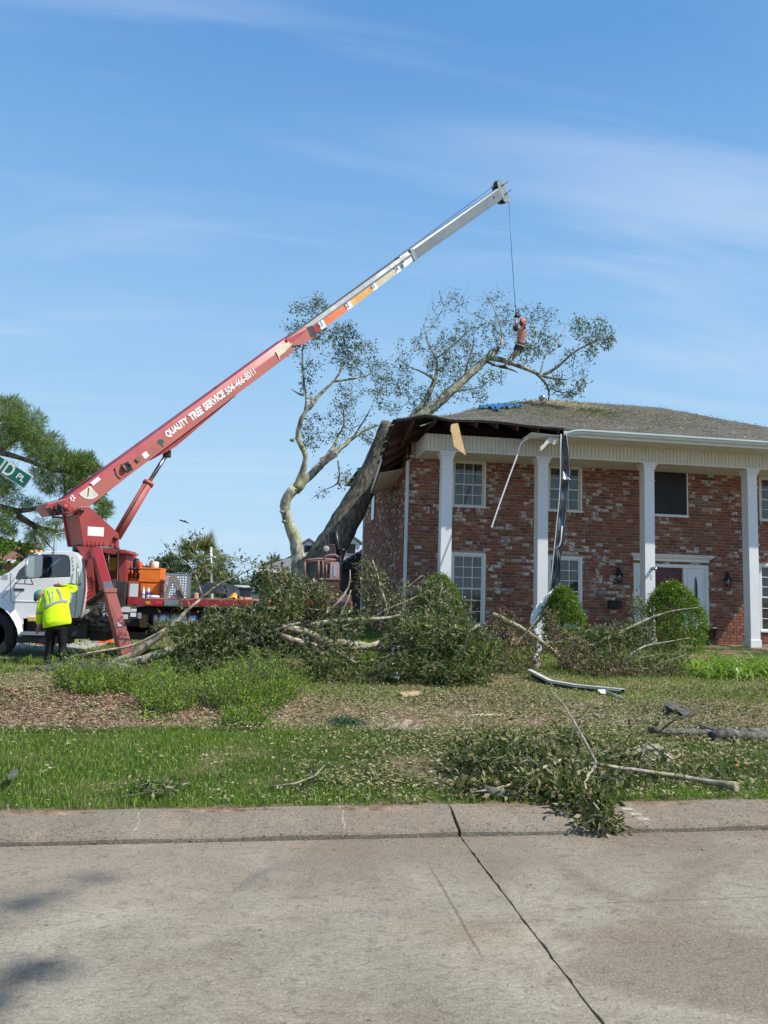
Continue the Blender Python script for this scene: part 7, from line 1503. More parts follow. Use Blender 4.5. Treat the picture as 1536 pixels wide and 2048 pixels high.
scrap('concrete_slab_piece', 'low tan slab piece lying under the branch pile', 'slab', [(560, 1318), (640, 1312), (660, 1320), (570, 1328)], pm('tan_slab', (.42, .28, .2), .8, dirt=.4), .06, .02)
# traffic cone behind the outrigger
c_ = atz(212, 1287, .15); c_.z = .18
tcn = thing('traffic_cone', 'bright orange cone standing on the drive behind the outrigger leg', 'traffic cone', tuple(c_)); MB().lathe(c_, [(.10, 0), (.14, .03), (.05, .36), (.04, .38)], 20).build('cone_body', MT['cone'], tcn); MB().box((c_.x-.19, c_.y-.19, c_.z-.01), (c_.x+.19, c_.y+.19, c_.z+.025)).build('cone_base', MT['cone'], tcn, bevel=.01)

# ------------------------------------------------------------------ people
def loft(rings, n=16):
    """rings: (centre, half-axis a, half-axis b)"""
    m = MB(); vs = []
    for c, a, b in rings:
        c, a, b = Vector(c), Vector(a), Vector(b); vs += [c+a*math.cos(2*math.pi*j/n)+b*math.sin(2*math.pi*j/n) for j in range(n)]
    k = len(rings); m.add(vs, [(i*n+j, i*n+(j+1) % n, (i+1)*n+(j+1) % n, (i+1)*n+j) for i in range(k-1) for j in range(n)]+[tuple(reversed(range(n))), tuple((k-1)*n+j for j in range(n))], 0, True); return m
def fuse(m, name, mat, parent, vox=.012, sm=4):
    o = m.build(name, mat, parent); r = o.modifiers.new('fuse', 'REMESH'); r.mode = 'VOXEL'; r.voxel_size = vox; r.use_smooth_shade = True
    if sm: q = o.modifiers.new('relax', 'SMOOTH'); q.iterations = sm; q.factor = .5
    return o
def jn(m, m2): b = len(m.v); m.v += m2.v; m.f += [tuple(b+i for i in f) for f in m2.f]; m.m += m2.m; m.sm += m2.sm
def hand(m, w, d, side, s=1., curl=.5, nrm=None):
    """palm and five fingers; w wrist, d hand direction, side = thumb side"""
    d = Vector(d).normalized(); side = Vector(side); side = (side-d*side.dot(d)).normalized(); nn = d.cross(side)
    w = Vector(w); m.obox(w+d*.045*s, d*.048*s, side*.040*s, nn*.014*s)
    for i, (o_, L_) in enumerate(((.031, .072), (.011, .080), (-.010, .074), (-.030, .058))):
        p = w+d*.086*s+side*o_*s; pts = [p-d*.02*s]; dd = d.copy()
        for q in range(3): dd = (dd+nn*curl*.6).normalized(); pts.append(pts[-1]+dd*L_*s*(.45, .32, .27)[q]*1.1)
        m.tube(pts, [.0095*s, .0092*s, .0085*s, .007*s], 6)
    p = w+d*.02*s+side*.035*s; m.tube([p, p+(side*.8+d).normalized()*.035*s, p+(side*.5+d*1.2).normalized()*.068*s+nn*.01*s], [.013*s, .0115*s, .009*s], 6)
def face(parent, c, f, up, r, skin):
    """nose, ears, eyes, mouth around a head centred at c looking along f"""
    f = Vector(f).normalized(); up = Vector(up); up = (up-f*up.dot(f)).normalized(); s_ = f.cross(up); c = Vector(c); m = MB()
    m.tube([c+f*r*.93+up*r*.12, c+f*r*1.16-up*r*.20, c+f*r*.95-up*r*.30], [r*.08, r*.14, r*.10], 8)
    for k in (-1, 1): m.lathe(c+s_*k*r*.80-up*r*.05, [(r*.16, 0), (r*.26, r*.05), (r*.2, r*.12)], 10, tuple(s_*k))
    o = m.build('nose_and_ears', skin, parent); e = MB()
    for k in (-1, 1): e.obox(c+f*r*.88+up*r*.12+s_*k*r*.33, f*r*.06, s_*r*.13, up*r*.05)
    e.build('eye', MT['text_dark'], parent); e = MB(); e.obox(c+f*r*.90-up*r*.50, f*r*.04, s_*r*.22, up*r*.035); e.build('mouth', pm('lips', (.35, .12, .09), .5), parent)
# worker by the cab
def q(x, y, Y): return at(x, y, Y)
w1 = thing('person', 'person in lime safety shirt and teal cap leaning on the white cab door', 'person', tuple(q(109, 1336, 15.15)))
pel = q(113, 1249, 15.16); X_ = Vector((1, 0, 0)); Y_ = Vector((0, 1, 0)); Z_ = Vector((0, 0, 1))
tors = loft([(q(114.5, 1252, 15.18), X_*.255+Z_*.05, Y_*.15), (q(114, 1243, 15.18), X_*.262+Z_*.045, Y_*.165), (q(113, 1230, 15.22), X_*.245+Z_*.04, Y_*.165), (q(112, 1214, 15.30), X_*.235+Z_*.03, Y_*.165+Z_*-.02), (q(112, 1200, 15.40), X_*.25+Z_*.02, Y_*.16+Z_*-.05), (q(113, 1189, 15.50), X_*.262+Z_*.03, Y_*.14+Z_*-.07), (q(110, 1182, 15.57), X_*.23+Z_*.035, Y_*.12+Z_*-.07), (q(101, 1180, 15.62), X_*.13+Z_*.03, Y_*.09+Z_*-.05)], 24)
sh = MB(); jn(sh, tors)
jn(sh, loft([(q(92, 1190, 15.50), X_*.09, Y_*.10), (q(86, 1200, 15.44), X_*.082+Z_*.02, Y_*.09), (q(81, 1216, 15.38), X_*.070, Y_*.08), (q(78.5, 1232, 15.36), X_*.064, Y_*.07), (q(77.5, 1244, 15.36), X_*.055, Y_*.062), (q(77.5, 1249, 15.36), X_*.045, Y_*.05)]))
jn(sh, loft([(q(128, 1184, 15.52), Z_*.10, Y_*.10), (q(138, 1180, 15.62), Z_*.085, Y_*.095+X_*-.02), (q(146, 1178, 15.78), Z_*.078, X_*.07+Y_*.06), (q(148, 1177, 15.95), Z_*.07, X_*.065+Y_*.05), (q(142, 1175, 16.1), Z_*.062, Y_*.06+X_*.02), (q(130, 1173, 16.22), Z_*.05, Y_*.05+X_*.01), (q(125, 1172.5, 16.25), Z_*.04, Y_*.04)]))
shirt = fuse(sh, 'shirt', MT['hivis'], w1, .014, 3)
bvh = BVHTree.FromPolygons([Vector(v) for v in sh.v], sh.f)
def onshirt(x, y, off=.012):
    d = (at(x, y, 10)-CAM).normalized(); h = bvh.ray_cast(CAM, d); return (h[0]-d*off) if h[0] else at(x, y, 15.2)
def tape(pts, wpx, mat, name, horiz=True):
    m = MB(); P2 = []; 
    for (a, b) in zip(pts, pts[1:]):
        for t in range(5): P2.append((a[0]+(b[0]-a[0])*t/5, a[1]+(b[1]-a[1])*t/5))
    P2.append(pts[-1]); vs = []
    for i, (x, y) in enumerate(P2):
        a = P2[max(0, i-1)]; b = P2[min(len(P2)-1, i+1)]; dx, dy = b[0]-a[0], b[1]-a[1]; l_ = math.hypot(dx, dy); nx_, ny_ = -dy/l_*wpx/2, dx/l_*wpx/2; vs += [onshirt(x+nx_, y+ny_), onshirt(x-nx_, y-ny_)]
    m.add(vs, [(2*i, 2*i+1, 2*i+3, 2*i+2) for i in range(len(P2)-1)]); o = m.build(name, mat, w1, fix=False); solid(o, .006)
tape([(88.5, 1218), (94, 1213), (104, 1208), (114, 1204), (124, 1202), (135, 1203)], 4.6, MT['reflect'], 'reflective_band'); tape([(85, 1187), (89, 1197), (91.5, 1211)], 4.2, MT['reflect'], 'reflective_band')
tape([(114, 1177), (120, 1187), (124, 1201)], 4.4, MT['reflect'], 'reflective_band'); tape([(72.5, 1225.5), (78, 1226.5), (83.5, 1225.5)], 4, MT['reflect'], 'reflective_band'); tape([(97, 1180), (101, 1193), (104, 1207)], 3.5, pm('pale_green_strap', (.5, .62, .35), .6), 'back_strap'); tape([(106, 1180), (108, 1190), (106, 1200)], 3, pm('pale_green_strap', (.5, .62, .35), .6), 'back_strap')
tr = MB(); jn(tr, loft([(q(113, 1240, 15.2), X_*.19, Y_*.12), (q(113, 1250, 15.18), X_*.20, Y_*.135), (q(113, 1258, 15.17), X_*.20, Y_*.13), (q(113, 1263, 15.17), X_*.15, Y_*.10)]))
for (x0, x1, x2, yk, Yf) in ((102, 99.5, 95.5, 15.22, 15.22), (123.5, 125.5, 123.5, 15.18, 15.12)):
    jn(tr, loft([(q(x0, 1254, 15.18), X_*.10, Y_*.12), (q(x0, 1268, 15.18), X_*.092, Y_*.105), (q((x0+x1)/2, 1282, yk), X_*.082, Y_*.095), (q(x1, 1294, yk), X_*.073, Y_*.085), (q((x1+x2)/2, 1310, Yf), X_*.070, Y_*.08), (q(x2, 1324, Yf), X_*.074, Y_*.085), (q(x2, 1331, Yf), X_*.078, Y_*.09)]))
fuse(tr, 'trousers', MT['trousers'], w1, .012, 3)
for x2, Yf in ((95, 15.22), (124, 15.12)):
    c_ = q(x2, 1333, Yf); c_.z = gzf(c_.x, c_.y)+.06; m = MB(); jn(m, loft([(c_+Vector((0, -.10, 0)), X_*.045, Z_*.045), (c_+Vector((0, -.05, .0)), X_*.05, Z_*.06), (c_+Vector((0, .04, .01)), X_*.05, Z_*.06), (c_+Vector((0, .13, -.015)), X_*.048, Z_*.04), (c_+Vector((0, .19, -.03)), X_*.03, Z_*.02)])); fuse(m, 'boot', MT['boot'], w1, .01, 2)
bd = MB(); hc = q(82, 1192, 15.80)
jn(bd, loft([(q(98, 1182, 15.60), X_*.06+Z_*.02, Y_*.06), (q(90, 1186, 15.70), X_*.055+Z_*.02, Y_*.055)])); bd.lathe(hc, [(.02, -.115), (.065, -.10), (.088, -.05), (.092, 0), (.088, .05), (.06, .095), (.02, .11)], 16, (-.45, .3, -.3))
jn(bd, loft([(q(77.5, 1246, 15.36), X_*.036, Y_*.036), (q(77.5, 1254, 15.36), X_*.028, Y_*.032)])); hand(bd, q(77.5, 1253, 15.36), (0, 0, -1), (-.3, -1, 0), 1.05, .5)
jn(bd, loft([(q(126, 1172.5, 16.25), Z_*.03, Y_*.032), (q(121, 1172, 16.29), Z_*.026, Y_*.03)])); hand(bd, q(121.5, 1172, 16.30), (-1, .15, .05), (0, -.2, 1), 1.0, -.15)
fuse(bd, 'body', MT['skin'], w1, .008, 2); face(w1, hc, (-.3, .8, -.5), (-.5, .1, .4), .09, MT['skin'])
m = MB(); m.lathe(q(77.5, 1189.5, 15.83), [(.104, -.045), (.108, 0), (.095, .04), (.06, .07), (.01, .082)], 18, (-.7, .15, .35)); m.lathe(q(75, 1193.5, 15.84), [(.10, 0), (.102, .012)], 18, (-.75, .2, .25)); m.build('cap', MT['teal'], w1)
# climber
CYY = 25.55
w2 = thing('person', 'shirtless person in an orange-red helmet standing high in the leaning tree, holding the crane rope', 'person', tuple(q(1012, 733, CYY)))
bd = MB()
jn(bd, loft([(q(1038, 696, CYY), X_*.15+Z_*-.03, Y_*.11), (q(1040, 688, CYY), X_*.14+Z_*-.02, Y_*.10), (q(1042, 680, CYY), X_*.145, Y_*.10), (q(1043.5, 670, CYY), X_*.165, Y_*.115), (q(1044, 662, CYY), X_*.17+Z_*.0, Y_*.115), (q(1044, 657, CYY), X_*.15, Y_*.09), (q(1045, 654, CYY), X_*.07, Y_*.065), (q(1045.5, 650, CYY), X_*.055, Y_*.055)], 18))
jn(bd, loft([(q(1037, 660, CYY), X_*.05, Y_*.055), (q(1033.5, 653, CYY-.1), X_*.048, Y_*.05), (q(1031.5, 646, CYY-.15), X_*.042, Y_*.042), (q(1032.5, 640, CYY-.1), X_*.038, Y_*.038), (q(1034.5, 634.5, CYY-.05), X_*.028, Y_*.03)]))
jn(bd, loft([(q(1050, 660, CYY), X_*.05, Y_*.055), (q(1048.5, 652, CYY-.2), X_*.048, Y_*.05), (q(1045.5, 645, CYY-.25), X_*.042, Y_*.042), (q(1042.5, 639, CYY-.15), X_*.036, Y_*.036), (q(1039, 634, CYY-.05), X_*.028, Y_*.03)]))
hand(bd, q(1034.5, 635, CYY-.05), (.0, .1, 1), (1, -.3, 0), 1.05, .9); hand(bd, q(1039, 634.5, CYY-.05), (-.3, .1, 1), (-1, -.3, 0), 1.05, .9)
hc = q(1045.5, 645.5, CYY+.02); bd.lathe(hc, [(.02, -.12), (.06, -.105), (.082, -.06), (.09, 0), (.088, .05), (.06, .09), (.02, .11)], 16)
fuse(bd, 'body', MT['tan'], w2, .010, 2); face(w2, hc, (-.8, .5, .35), (0, 0, 1), .09, MT['tan'])
m = MB(); m.lathe(hc+Vector((.0, 0, .0)), [(.135, .015), (.125, .03), (.122, .06), (.10, .12), (.06, .155), (.01, .165)], 18, (-.15, .1, 1)); m.build('helmet', MT['hat_red'], w2); m = MB(); m.lathe(hc+Vector((0, 0, -.11)), [(.10, 0), (.108, .05), (.104, .11)], 16); m.build('dark_hair', MT['text_dark'], w2)
m = MB(); jn(m, loft([(q(1034, 703, CYY), X_*.15+Z_*-.07, Y_*.12), (q(1037, 697, CYY), X_*.17+Z_*-.05, Y_*.13), (q(1039.5, 690, CYY), X_*.165+Z_*-.03, Y_*.125), (q(1041, 685.5, CYY), X_*.155+Z_*-.03, Y_*.12)], 18)); fuse(m, 'harness_shorts', MT['black'], w2, .012, 2)
m = MB(); m.tube([q(1033, 688, CYY-.13), q(1040, 690, CYY-.15), q(1049, 693, CYY-.12)], .02, 6); m.build('harness_belt', MT['tan_box'], w2)
m = MB()
for pts in (((1033, 700), (1026, 709), (1020, 716), (1014, 724), (1010, 730)), ((1037, 702), (1032, 711), (1028, 717), (1022, 722), (1020, 727))):
    jn(m, loft([(q(x, y, CYY-.05*i), X_*r_+Z_*r_*.4, Y_*r_*1.1) for i, ((x, y), r_) in enumerate(zip(pts, (.10, .092, .078, .070, .062)))]))
fuse(m, 'trousers', MT['khaki'], w2, .012, 2)
for (x, y, dx) in ((1008.5, 731.5, -.12), (1019, 729, -.05)):
    c_ = q(x, y, CYY-.2); m = MB(); jn(m, loft([(c_+Vector((-dx*.6, .0, .02)), Y_*.045, Z_*.05), (c_, Y_*.05, Z_*.055), (c_+Vector((dx, -.04, -.02)), Y_*.045, Z_*.035), (c_+Vector((dx*1.6, -.06, -.03)), Y_*.03, Z_*.02)])); fuse(m, 'boot', MT['boot'], w2, .01, 2)
m = MB(); m.tube([q(1030, 651, CYY+.1), q(1031, 657, CYY+.1), q(1034, 662, CYY+.1)], [.05, .10, .06], 10); setp(m.build('gear_bag', MT['black'], bevel=.0), 'black gear bag hanging beside the climber under the crane rope', 'bag')
m = MB(); m.tube([q(1029.5, 633, CYY-.1), q(1033, 631, CYY-.08), q(1036, 632, CYY-.08), q(1041, 630.5, CYY-.06)], [.04, .06, .05, .03], 8); m.tube([q(1033, 631, CYY-.08), HOOK], .015, 5); setp(m.build('rope_hook', MT['black']), 'black hook and ball at the end of the crane rope in the climber\'s hands', 'hook')
m = MB(); m.tube([q(1036, 658, CYY+.05), q(1034, 672, CYY+.02), q(1033, 688, CYY-.1)], .010, 5); m.build('lanyard', MT['trim'], w2)

# ------------------------------------------------------------------ street sign
SY = 9.6
a, b, c, d = at(-150, 817, SY), at(67, 953, SY), at(48.5, 978, SY), at(-168, 842, SY)
ss = thing('street_sign', 'tilted green street name sign with white letters at the left edge', 'street sign', tuple(Vector((at(-95, 1000, SY).x, SY+.06, .13))))
xd = (b-a).normalized(); ud = (b-c); ud = (ud-xd*ud.dot(xd)).normalized(); hgt = (b-c).length
c = b-ud*hgt; d = a-ud*hgt
m = MB(); m.prism([a, b, c, d], (0, .006, 0)); m.build('sign_border', pm('pale_reflective', (.55, .60, .56), .5), ss, bevel=.002)
e = .012; m = MB(); m.prism([a+xd*e-ud*e-Y_*.002, b-xd*e-ud*e-Y_*.002, c-xd*e+ud*e-Y_*.002, d+xd*e+ud*e-Y_*.002], (0, .004, 0)); m.build('sign_face', pm('sign_green', (.0, .115, .075), .4, var=.15, scale=10), ss)
wm = pm('sign_letter_white', (.62, .68, .64), .5)
def sg(sx_, px, py, h, wpx): 
    p = at(px, py, SY-.002); text_mesh('sign_letter', sx_, p, xd, ud, h, wm, ss, width=wpx/ (1480/SY), bold=.02, off=.004)
sg('N', -21, 932, .165, 20); sg('D', 2.5, 945, .165, 18); sg('P', 31, 955.5, .075, 8.5); sg('L', 39, 961, .075, 7)
m = MB(); m.tube([Vector((at(-95, 1000, SY).x, SY+.05, .0)), Vector((at(-95, 1000, SY).x, SY+.05, at(-95, 878, SY).z))], .03, 10); m.build('sign_post', MT['alu'], ss)

# ------------------------------------------------------------------ background
def tree(name, label, limbs, ells, lm, per, size, seed, bk, cat='tree', w=.42, spread=.2, rt=.006, rm=.04, group=None, along=.6, out=.7, nj=10):
    rs = np.random.RandomState(seed); f = limbs[0][0][0]; p = at(f[0], f[1], limbs[0][1]); base = Vector((p.x, p.y, .05)); t = thing(name, label, cat, tuple(base), group); sk = Skel(); first = True
    for pts, Y, R, *dy in limbs:
        W_ = A(pts, Y, R, dy[0] if dy else None)
        if first: W_ = [(base, W_[0][1]*1.2)]+W_
        P, RR = limb('trunk' if first else 'limb', W_, MT[bk], t, nj, .06, .4, .08); sk.add(P, RR); first = False
    tw = sprout(sk, region(rs, ells), rs, rt, rm, seg=4, wob=.1); twig_mesh('twig_mass', tw, MT[bk], t); leaf_cloud('foliage', tw, per, size, MT[lm], t, rs, spread, along, w=w, out=out); return t
tree('pine_tree', 'spreading green pine with long bare curved limbs at the left edge', [([(-70, 1180), (-66, 1000), (-50, 860), (-30, 780)], 31, [.42, .36, .25, .1]),
    ([(-66, 1000), (-20, 1008), (10, 1018), (35, 1030), (60, 1022), (88, 1010), (120, 1006)], 31, [.20, .18, .16, .13, .10, .07, .03]), ([(35, 1030), (55, 1045), (80, 1062), (108, 1066), (146, 1060)], 31, [.13, .12, .10, .06, .02]), ([(-58, 930), (-20, 915), (10, 900), (35, 875), (70, 850)], 31.5, [.2, .16, .12, .07, .02]),
    ([(0, 905), (45, 915), (90, 935), (130, 950), (175, 940)], 31, [.12, .10, .07, .05, .02]), ([(-50, 860), (0, 835), (50, 830)], 32, [.15, .1, .02]), ([(-66, 1060), (0, 1075), (30, 1095), (60, 1120)], 30.5, [.14, .12, .08, .04]), ([(128, 950), (130, 975), (132, 1005)], 31, [.06, .05, .03]),
    ([(62, 1050), (80, 1070), (95, 1085), (112, 1106)], 30.8, [.05, .04, .03, .01]), ([(66, 1062), (64, 1080), (76, 1095)], 30.8, [.03, .02, .008]), ([(108, 1066), (150, 1050), (190, 1030), (215, 1020)], 31.4, [.05, .04, .03, .015]), ([(120, 1006), (160, 990), (190, 975)], 31.6, [.04, .03, .015])],
    [e[:4]+(int(e[4]*1.7),)+e[5:] for e in [(15, 815, 40, 24, 60, 31.5, 2), (48, 850, 45, 30, 85, 31.5, 2), (90, 895, 40, 26, 75, 31.2, 2), (128, 925, 34, 20, 60, 31, 1.5), (165, 925, 26, 18, 40, 31, 1.2), (188, 938, 12, 10, 18, 31, .8), (150, 955, 30, 22, 50, 31, 1.2), (25, 870, 35, 34, 60, 31.6, 2), (90, 948, 26, 22, 34, 31, 1.4), (15, 985, 24, 26, 34, 31, 1.2), (15, 1045, 26, 26, 36, 30.8, 1), (206, 1018, 16, 14, 26, 31.4, .7), (190, 985, 18, 16, 20, 31.6, .8), (95, 1058, 42, 22, 26, 31, 1), (60, 1010, 30, 10, 14, 31, 1), (5, 940, 25, 18, 26, 31, 1.4), (115, 975, 30, 12, 16, 31, 1), (75, 1085, 22, 14, 12, 30.9, .8)]],
    'needle', 26, .30, 91, 'bark_pine', 'pine tree', .07, .06, rt=.006, rm=.03, along=.45, out=1.1)
# palm
pb = at(408, 1235, 40); pt_ = at(404, 1125, 40); pb.z = .1
pl = thing('palm_tree', 'bushy palm with a yellowing crown behind the truck deck', 'palm tree', tuple(pb)); limb('trunk', [(pb, .3), (pb.lerp(pt_, .5), .26), (pt_, .24)], MT['bark_pine'], pl, 10)
rs = np.random.RandomState(95); Vs = []; F4 = []; b_ = 0; St = []
for k in range(64):
    an = rs.uniform(0, 6.283); el = rs.uniform(-.9, 1.4); L_ = rs.uniform(1.1, 1.7); d = np.array([math.cos(an)*math.cos(el), math.sin(an)*math.cos(el), math.sin(el)]); c_ = np.array(tuple(pt_))+d*.2; e = c_+d*L_*.55; e[2] -= .08; St.append((np.array([c_, e]), np.array([.02, .012])))
    sd = np.cross(d, [0, 0, 1.]); sd /= max(.1, np.linalg.norm(sd)); nn = np.cross(sd, d)
    for j in range(22):
        th = (j/21-.5)*3.6; fd = d*math.cos(th)+sd*math.sin(th)+nn*.15*abs(math.sin(th)); tip = e+fd*L_*.62; tip[2] -= .28*L_*abs(math.sin(th)); tip[2] -= .12; w_ = np.cross(fd, nn)*.03; Vs += [e-w_*.3, e+fd*L_*.3-w_, tip, e+fd*L_*.3+w_]; F4.append((b_, b_+1, b_+2, b_+3)); b_ += 4
npmesh('frond_mass', np.array(Vs), [np.array(F4)], MT['palm'], pl, kind='stuff'); twig_mesh('frond_stems', St, MT['palm'], pl)
def fartree(label, px, pt, w, Y, seed, n=60, size=.3, pb_=1180, name='distant_tree', lm='leaf_far', g='trees far behind the truck'):
    h = 1180-pt; return tree(name, label, [([(px, pb_), (px, pb_-(pb_-pt)*.5), (px+2, pt+6)], Y, [.2, .15, .05])], [(px, pt+h*.28, w, h*.28, n, Y, w/1480*Y), (px-w*.2, pt+h*.55, w*1.1, h*.3, n, Y, w/1480*Y)], lm, 14, size, seed, 'bark_pine', spread=.3, group=g, nj=6)
fartree('round dark distant tree right of the diamond-plate box', 341, 1116, 17, 58, 96, 70, .35); fartree('low dark tree top rising behind the orange tool chest', 318, 1122, 10, 60, 97, 40, .35); fartree('small green tree left of the grey-roofed house', 524, 1148, 12, 44, 98, 50, .25, 1215); fartree('green tree top behind the left roof of the grey house', 552, 1117, 18, 70, 99, 50, .4)
fartree('low dark tree far left behind the crane console', 300, 1135, 14, 62, 100, 40, .35); fartree('pale green bush line end right of the palm', 448, 1150, 20, 60, 101, 60, .3)
# poles
p = at(113, 1050, 46); p0_ = Vector((p.x, p.y, .05)); lp = thing('street_lamp', 'thin grey street lamp pole rising behind the white cab', 'street lamp', tuple(p0_)); MB().tube([p0_, p], [.12, .085], 10).build('pole', MT['grey_light'], lp); m = MB(); m.box((p.x-.22, p.y-.15, p.z-.02), (p.x+.16, p.y+.15, p.z+.25)); m.build('lamp_head', MT['grey_boom'], lp, bevel=.05); MB().tube([p+Vector((0, 0, .2)), p+Vector((.35, 0, .42)), p+Vector((.6, 0, .45))], .02, 5).build('lamp_arm', MT['grey_boom'], lp)
p = at(422, 1098, 39); p0_ = Vector((at(428, 1180, 39).x, 39, .05)); MB()
fp = thing('white_pole', 'thin white pole standing in front of the palm', 'pole', tuple(p0_)); MB().tube([p0_, p], .06, 8).build('pole', MT['trim'], fp); MB().lathe(p, [(.07, 0), (.08, .04), (.03, .1)], 8).build('pole_cap', MT['trim'], fp)
# red-roofed house behind the cab
def hip(m, x0, x1, y0, y1, z0, z1, mi=0, inset=None):
    i = inset or (y1-y0)/2; ym = (y0+y1)/2; m.add([(x0, y0, z0), (x1, y0, z0), (x1, y1, z0), (x0, y1, z0), (x0+i, ym, z1), (x1-i, ym, z1)], [(0, 1, 5, 4), (1, 2, 5), (2, 3, 4, 5), (3, 0, 4), (0, 3, 2, 1)], mi)
def house(name, label, x0, x1, Y, dep, zw, zr, wallm, roofm, wins, inset=None, ov=.5):
    t = thing(name, label, 'house', (x0, Y, .05)); MB().box((x0, Y, -.1), (x1, Y+dep, zw)).build('wall', wallm, t); m = MB(); hip(m, x0-ov, x1+ov, Y-ov, Y+dep+ov, zw, zr, 0, inset); r = m.build('roof', roofm, t); MB().box((x0-ov, Y-ov-.05, zw-.18), (x1+ov, Y-ov, zw+.02)).build('eave_fascia', MT['trim'], t)
    for (a, b_, c, d) in wins:
        w = MB().box((a, Y-.06, c), (b_, Y+.02, d)).build('window', MT['trim'], t); MB().box((a+.08, Y-.08, c+.08), (b_-.08, Y-.055, d-.08)).build('pane', MT['glass'], w)
    return t
rr_ = pm('red_brown_roof', (.20, .08, .055), .9, var=.25, scale=2); gr_ = pm('grey_shingle_roof', (.17, .165, .175), .9, var=.25, scale=2); pw_ = pm('pale_house_wall', (.55, .56, .54), .8, var=.1); bw_ = pm('far_brick_wall', (.25, .12, .08), .9, var=.2)
x0, x1 = at(-160, 1120, 48).x, at(118, 1120, 48).x; house('red_roof_house', 'low house with red-brown hipped roof showing above the white cab', x0, x1, 48, 9, at(60, 1121, 47.5).z, at(60, 1086, 52.5).z, bw_, rr_, [(x0+2, x0+3.4, 1, 2.2), (x1-4, x1-2.6, 1, 2.2)], 5.2)
# grey house with dormers
xa, xb = at(528, 1150, 44).x, at(770, 1150, 44).x; zw = at(520, 1138, 43.5).z
gh = house('grey_roof_house', 'pale house with a grey hipped roof and two white dormers behind the tree trunks', xa, xb, 44, 10, zw, at(600, 1088, 49).z, pw_, gr_, [(xa+1.0, xa+2.0, 1.0, 2.2), (xa+4, xa+5, 1.0, 2.2)], 4.6)
YD = 50; m = MB(); hx0, hx1 = at(598, 1110, YD).x, at(745, 1110, YD).x; zt = at(700, 1068, YD+3).z; ze = at(700, 1118, YD).z
m = MB(); hip(m, hx0, hx1, YD, YD+7, ze, zt, 0, 2.6); m.build('upper_roof', gr_, gh); MB().box((hx0+.3, YD+.3, 1), (hx1-.3, YD+6.5, ze)).build('upper_wall', pw_, gh)
for (c_, y_t, y_b, w_) in ((617, 1081, 1112, 12), (702, 1074, 1110, 17)):
    l_, r_ = at(c_-w_, 1100, YD-.6), at(c_+w_, 1100, YD-.6); zb_ = at(c_, y_b, YD-.6).z; ztt = at(c_, y_t, YD-.6).z; zs = ztt-(r_.x-l_.x)*.36; mx = (l_.x+r_.x)/2
    dm = MB(); dm.prism([(l_.x, YD-.6, zb_), (r_.x, YD-.6, zb_), (r_.x, YD-.6, zs), (mx, YD-.6, ztt), (l_.x, YD-.6, zs)], (0, 3, 0)); do = dm.build('dormer', MT['trim'], gh)
    q1 = MB(); q1.prism([(l_.x-.2, YD-.75, zs-.06), (mx, YD-.75, ztt+.04), (mx, YD-.75, ztt+.18), (l_.x-.2, YD-.75, zs+.06)], (0, 3, 0)); q1.prism([(r_.x+.2, YD-.75, zs-.06), (mx, YD-.75, ztt+.04), (mx, YD-.75, ztt+.18), (r_.x+.2, YD-.75, zs+.06)], (0, 3, 0)); q1.build('dormer_roof', gr_, do)
    MB().box((mx-.28, YD-.66, zb_+.1), (mx+.28, YD-.6, zs-.05)).build('dormer_window', MT['glass'], do)
# low dark wing behind the brick house
wgx0, wgx1 = at(668, 1150, 35).x, XL+1.0; wt = thing('low_wing', 'low dark shingled wing behind the brick house beside the trunk', 'outbuilding', (wgx0, 35, .05)); z1_, z0_ = at(728, 1093, 36.5).z, at(690, 1140, 35).z
MB().box((wgx0+.3, 35, -.1), (wgx1, 38.6, z0_)).build('wall', pm('dark_brick', (.10, .06, .05), .9), wt); m = MB(); nrow = 9
for k in range(nrow):
    f0, f1 = k/nrow, (k+1)/nrow; zz0 = z0_+(z1_-z0_)*f0; zz1 = z0_+(z1_-z0_)*f1; m.box((wgx0+1.9*f0, 34.7+1.6*f0-.02, zz0-.02), (wgx1, 38.6-1.6*f0, zz1))
m.build('stepped_roof', pm('dark_slate', (.035, .037, .042), .8, var=.3), wt)
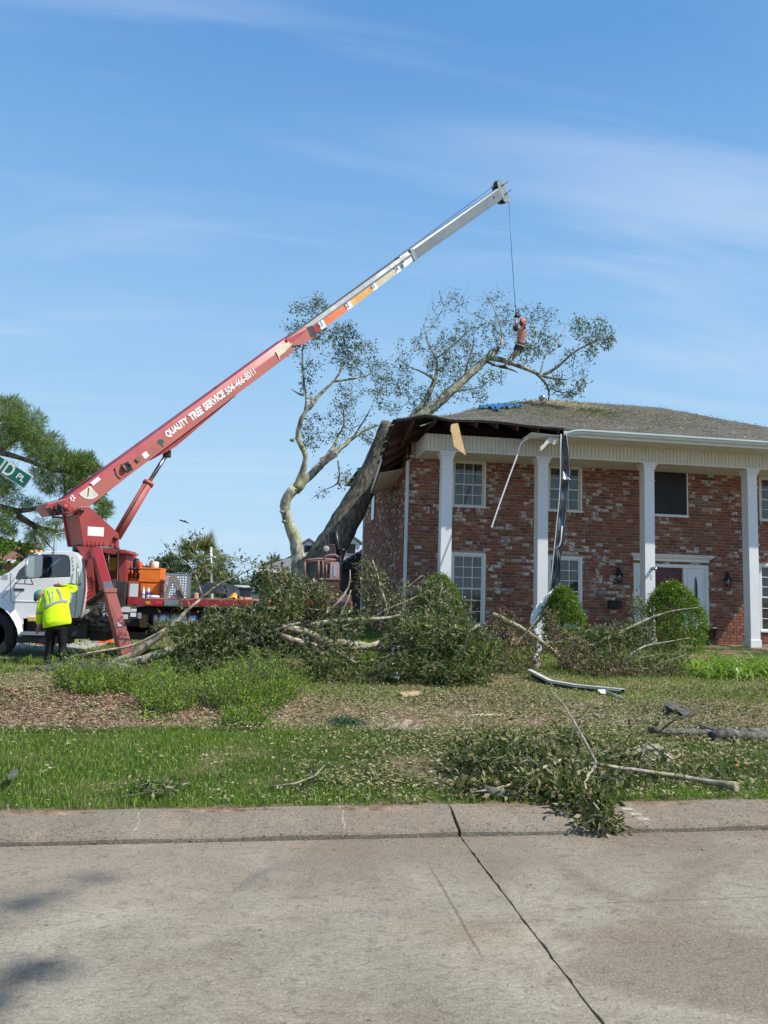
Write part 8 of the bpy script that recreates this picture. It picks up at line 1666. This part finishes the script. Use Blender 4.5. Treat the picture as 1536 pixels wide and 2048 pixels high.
# far pale building between the tarp and the trees, and a far hedge line
x0, x1 = at(455, 1175, 75).x, at(522, 1175, 75).x; house('far_building', 'far pale low building seen past the end of the truck deck', x0, x1, 75, 8, at(490, 1178, 75).z, at(490, 1171, 78).z, pw_, pm('pale_green_roof', (.42, .48, .46), .7), [(x0+.8+k*.9, x0+1.3+k*.9, .8, 1.6) for k in range(4)])
rs = np.random.RandomState(120); xs_ = rs.uniform(-75, 70, 9000); k = np.ones(9000, bool); ys_ = rs.uniform(95, 110, 9000); hz_ = 1.9+1.0*vnoise(xs_, ys_*0, .25, 5); P = np.stack([xs_, ys_, rs.uniform(0, 1, 9000)**.7*np.maximum(1, hz_)], 1)
V, F = leaf_arrays(P, rs.normal(size=(9000, 3)), rs.uniform(.4, .9, 9000), w=.7, rs=rs); npmesh('far_treeline', V, [F], MT['leaf_far'], loc=(0, 0, 0), kind='stuff')
# small bird
c_ = at(369, 1042, 30); m = MB(); m.add([c_, c_+Vector((-.16, .05, .06)), c_+Vector((-.22, .08, .02)), c_+Vector((-.03, 0, -.04)), c_+Vector((.14, .03, -.05)), c_+Vector((.2, .05, -.11))], [(0, 1, 2, 3), (0, 3, 5, 4)]); jn(m, loft([(c_+Vector((-.07, 0, 0)), Y_*.01, Z_*.01), (c_, Y_*.03, Z_*.03), (c_+Vector((.08, 0, -.01)), Y_*.01, Z_*.01)], 8)); setp(solid(m.build('bird', MT['text_dark'], fix=False), .01), 'tiny dark bird gliding in the sky right of the lift cylinder', 'bird')
# shade tree behind the photographer: only its shadow blots reach the street
rs = np.random.RandomState(130); tb_ = Vector((6.5, -4.5, 0)); stt = thing('shade_tree', 'street tree behind the viewer whose twig ends blot the street at lower left', 'tree', tuple(tb_)); sk = Skel()
Pm, Rm = limb('trunk', [(tb_, .3), (tb_+Vector((-.2, .2, 3)), .24), (tb_+Vector((-.4, .6, 6.0)), .16), (tb_+Vector((-.8, 1.2, 12.5)), .05)], MT['bark_pine'], stt, 10); sk.add(Pm, Rm)
tips = []
for (px, py, r_, n_, h_) in ((180, 1757, .08, 6, 13), (70, 1797, .09, 7, 13), (20, 1808, .10, 7, 13), (75, 1935, .11, 9, 12.5), (20, 1950, .11, 8, 12.5), (-40, 2000, .16, 12, 12.5)):
    g = atz(px, py, 0)
    for _ in range(n_):
        h = h_+rs.uniform(-.4, .4); o_ = Vector(SUN)*(h/SUN.z); an = rs.uniform(0, 6.283); rr = r_*math.sqrt(rs.uniform()); tips.append(tuple(g+o_+Vector((rr*math.cos(an), rr*math.sin(an)*.6, 0))))
tw = sprout(sk, tips, rs, .003, .03, seg=4); twig_mesh('twig_mass', tw, MT['bark_pine'], stt); leaf_cloud('foliage', tw, 6, .085, MT['leaf_far'], stt, rs, .06, .12)
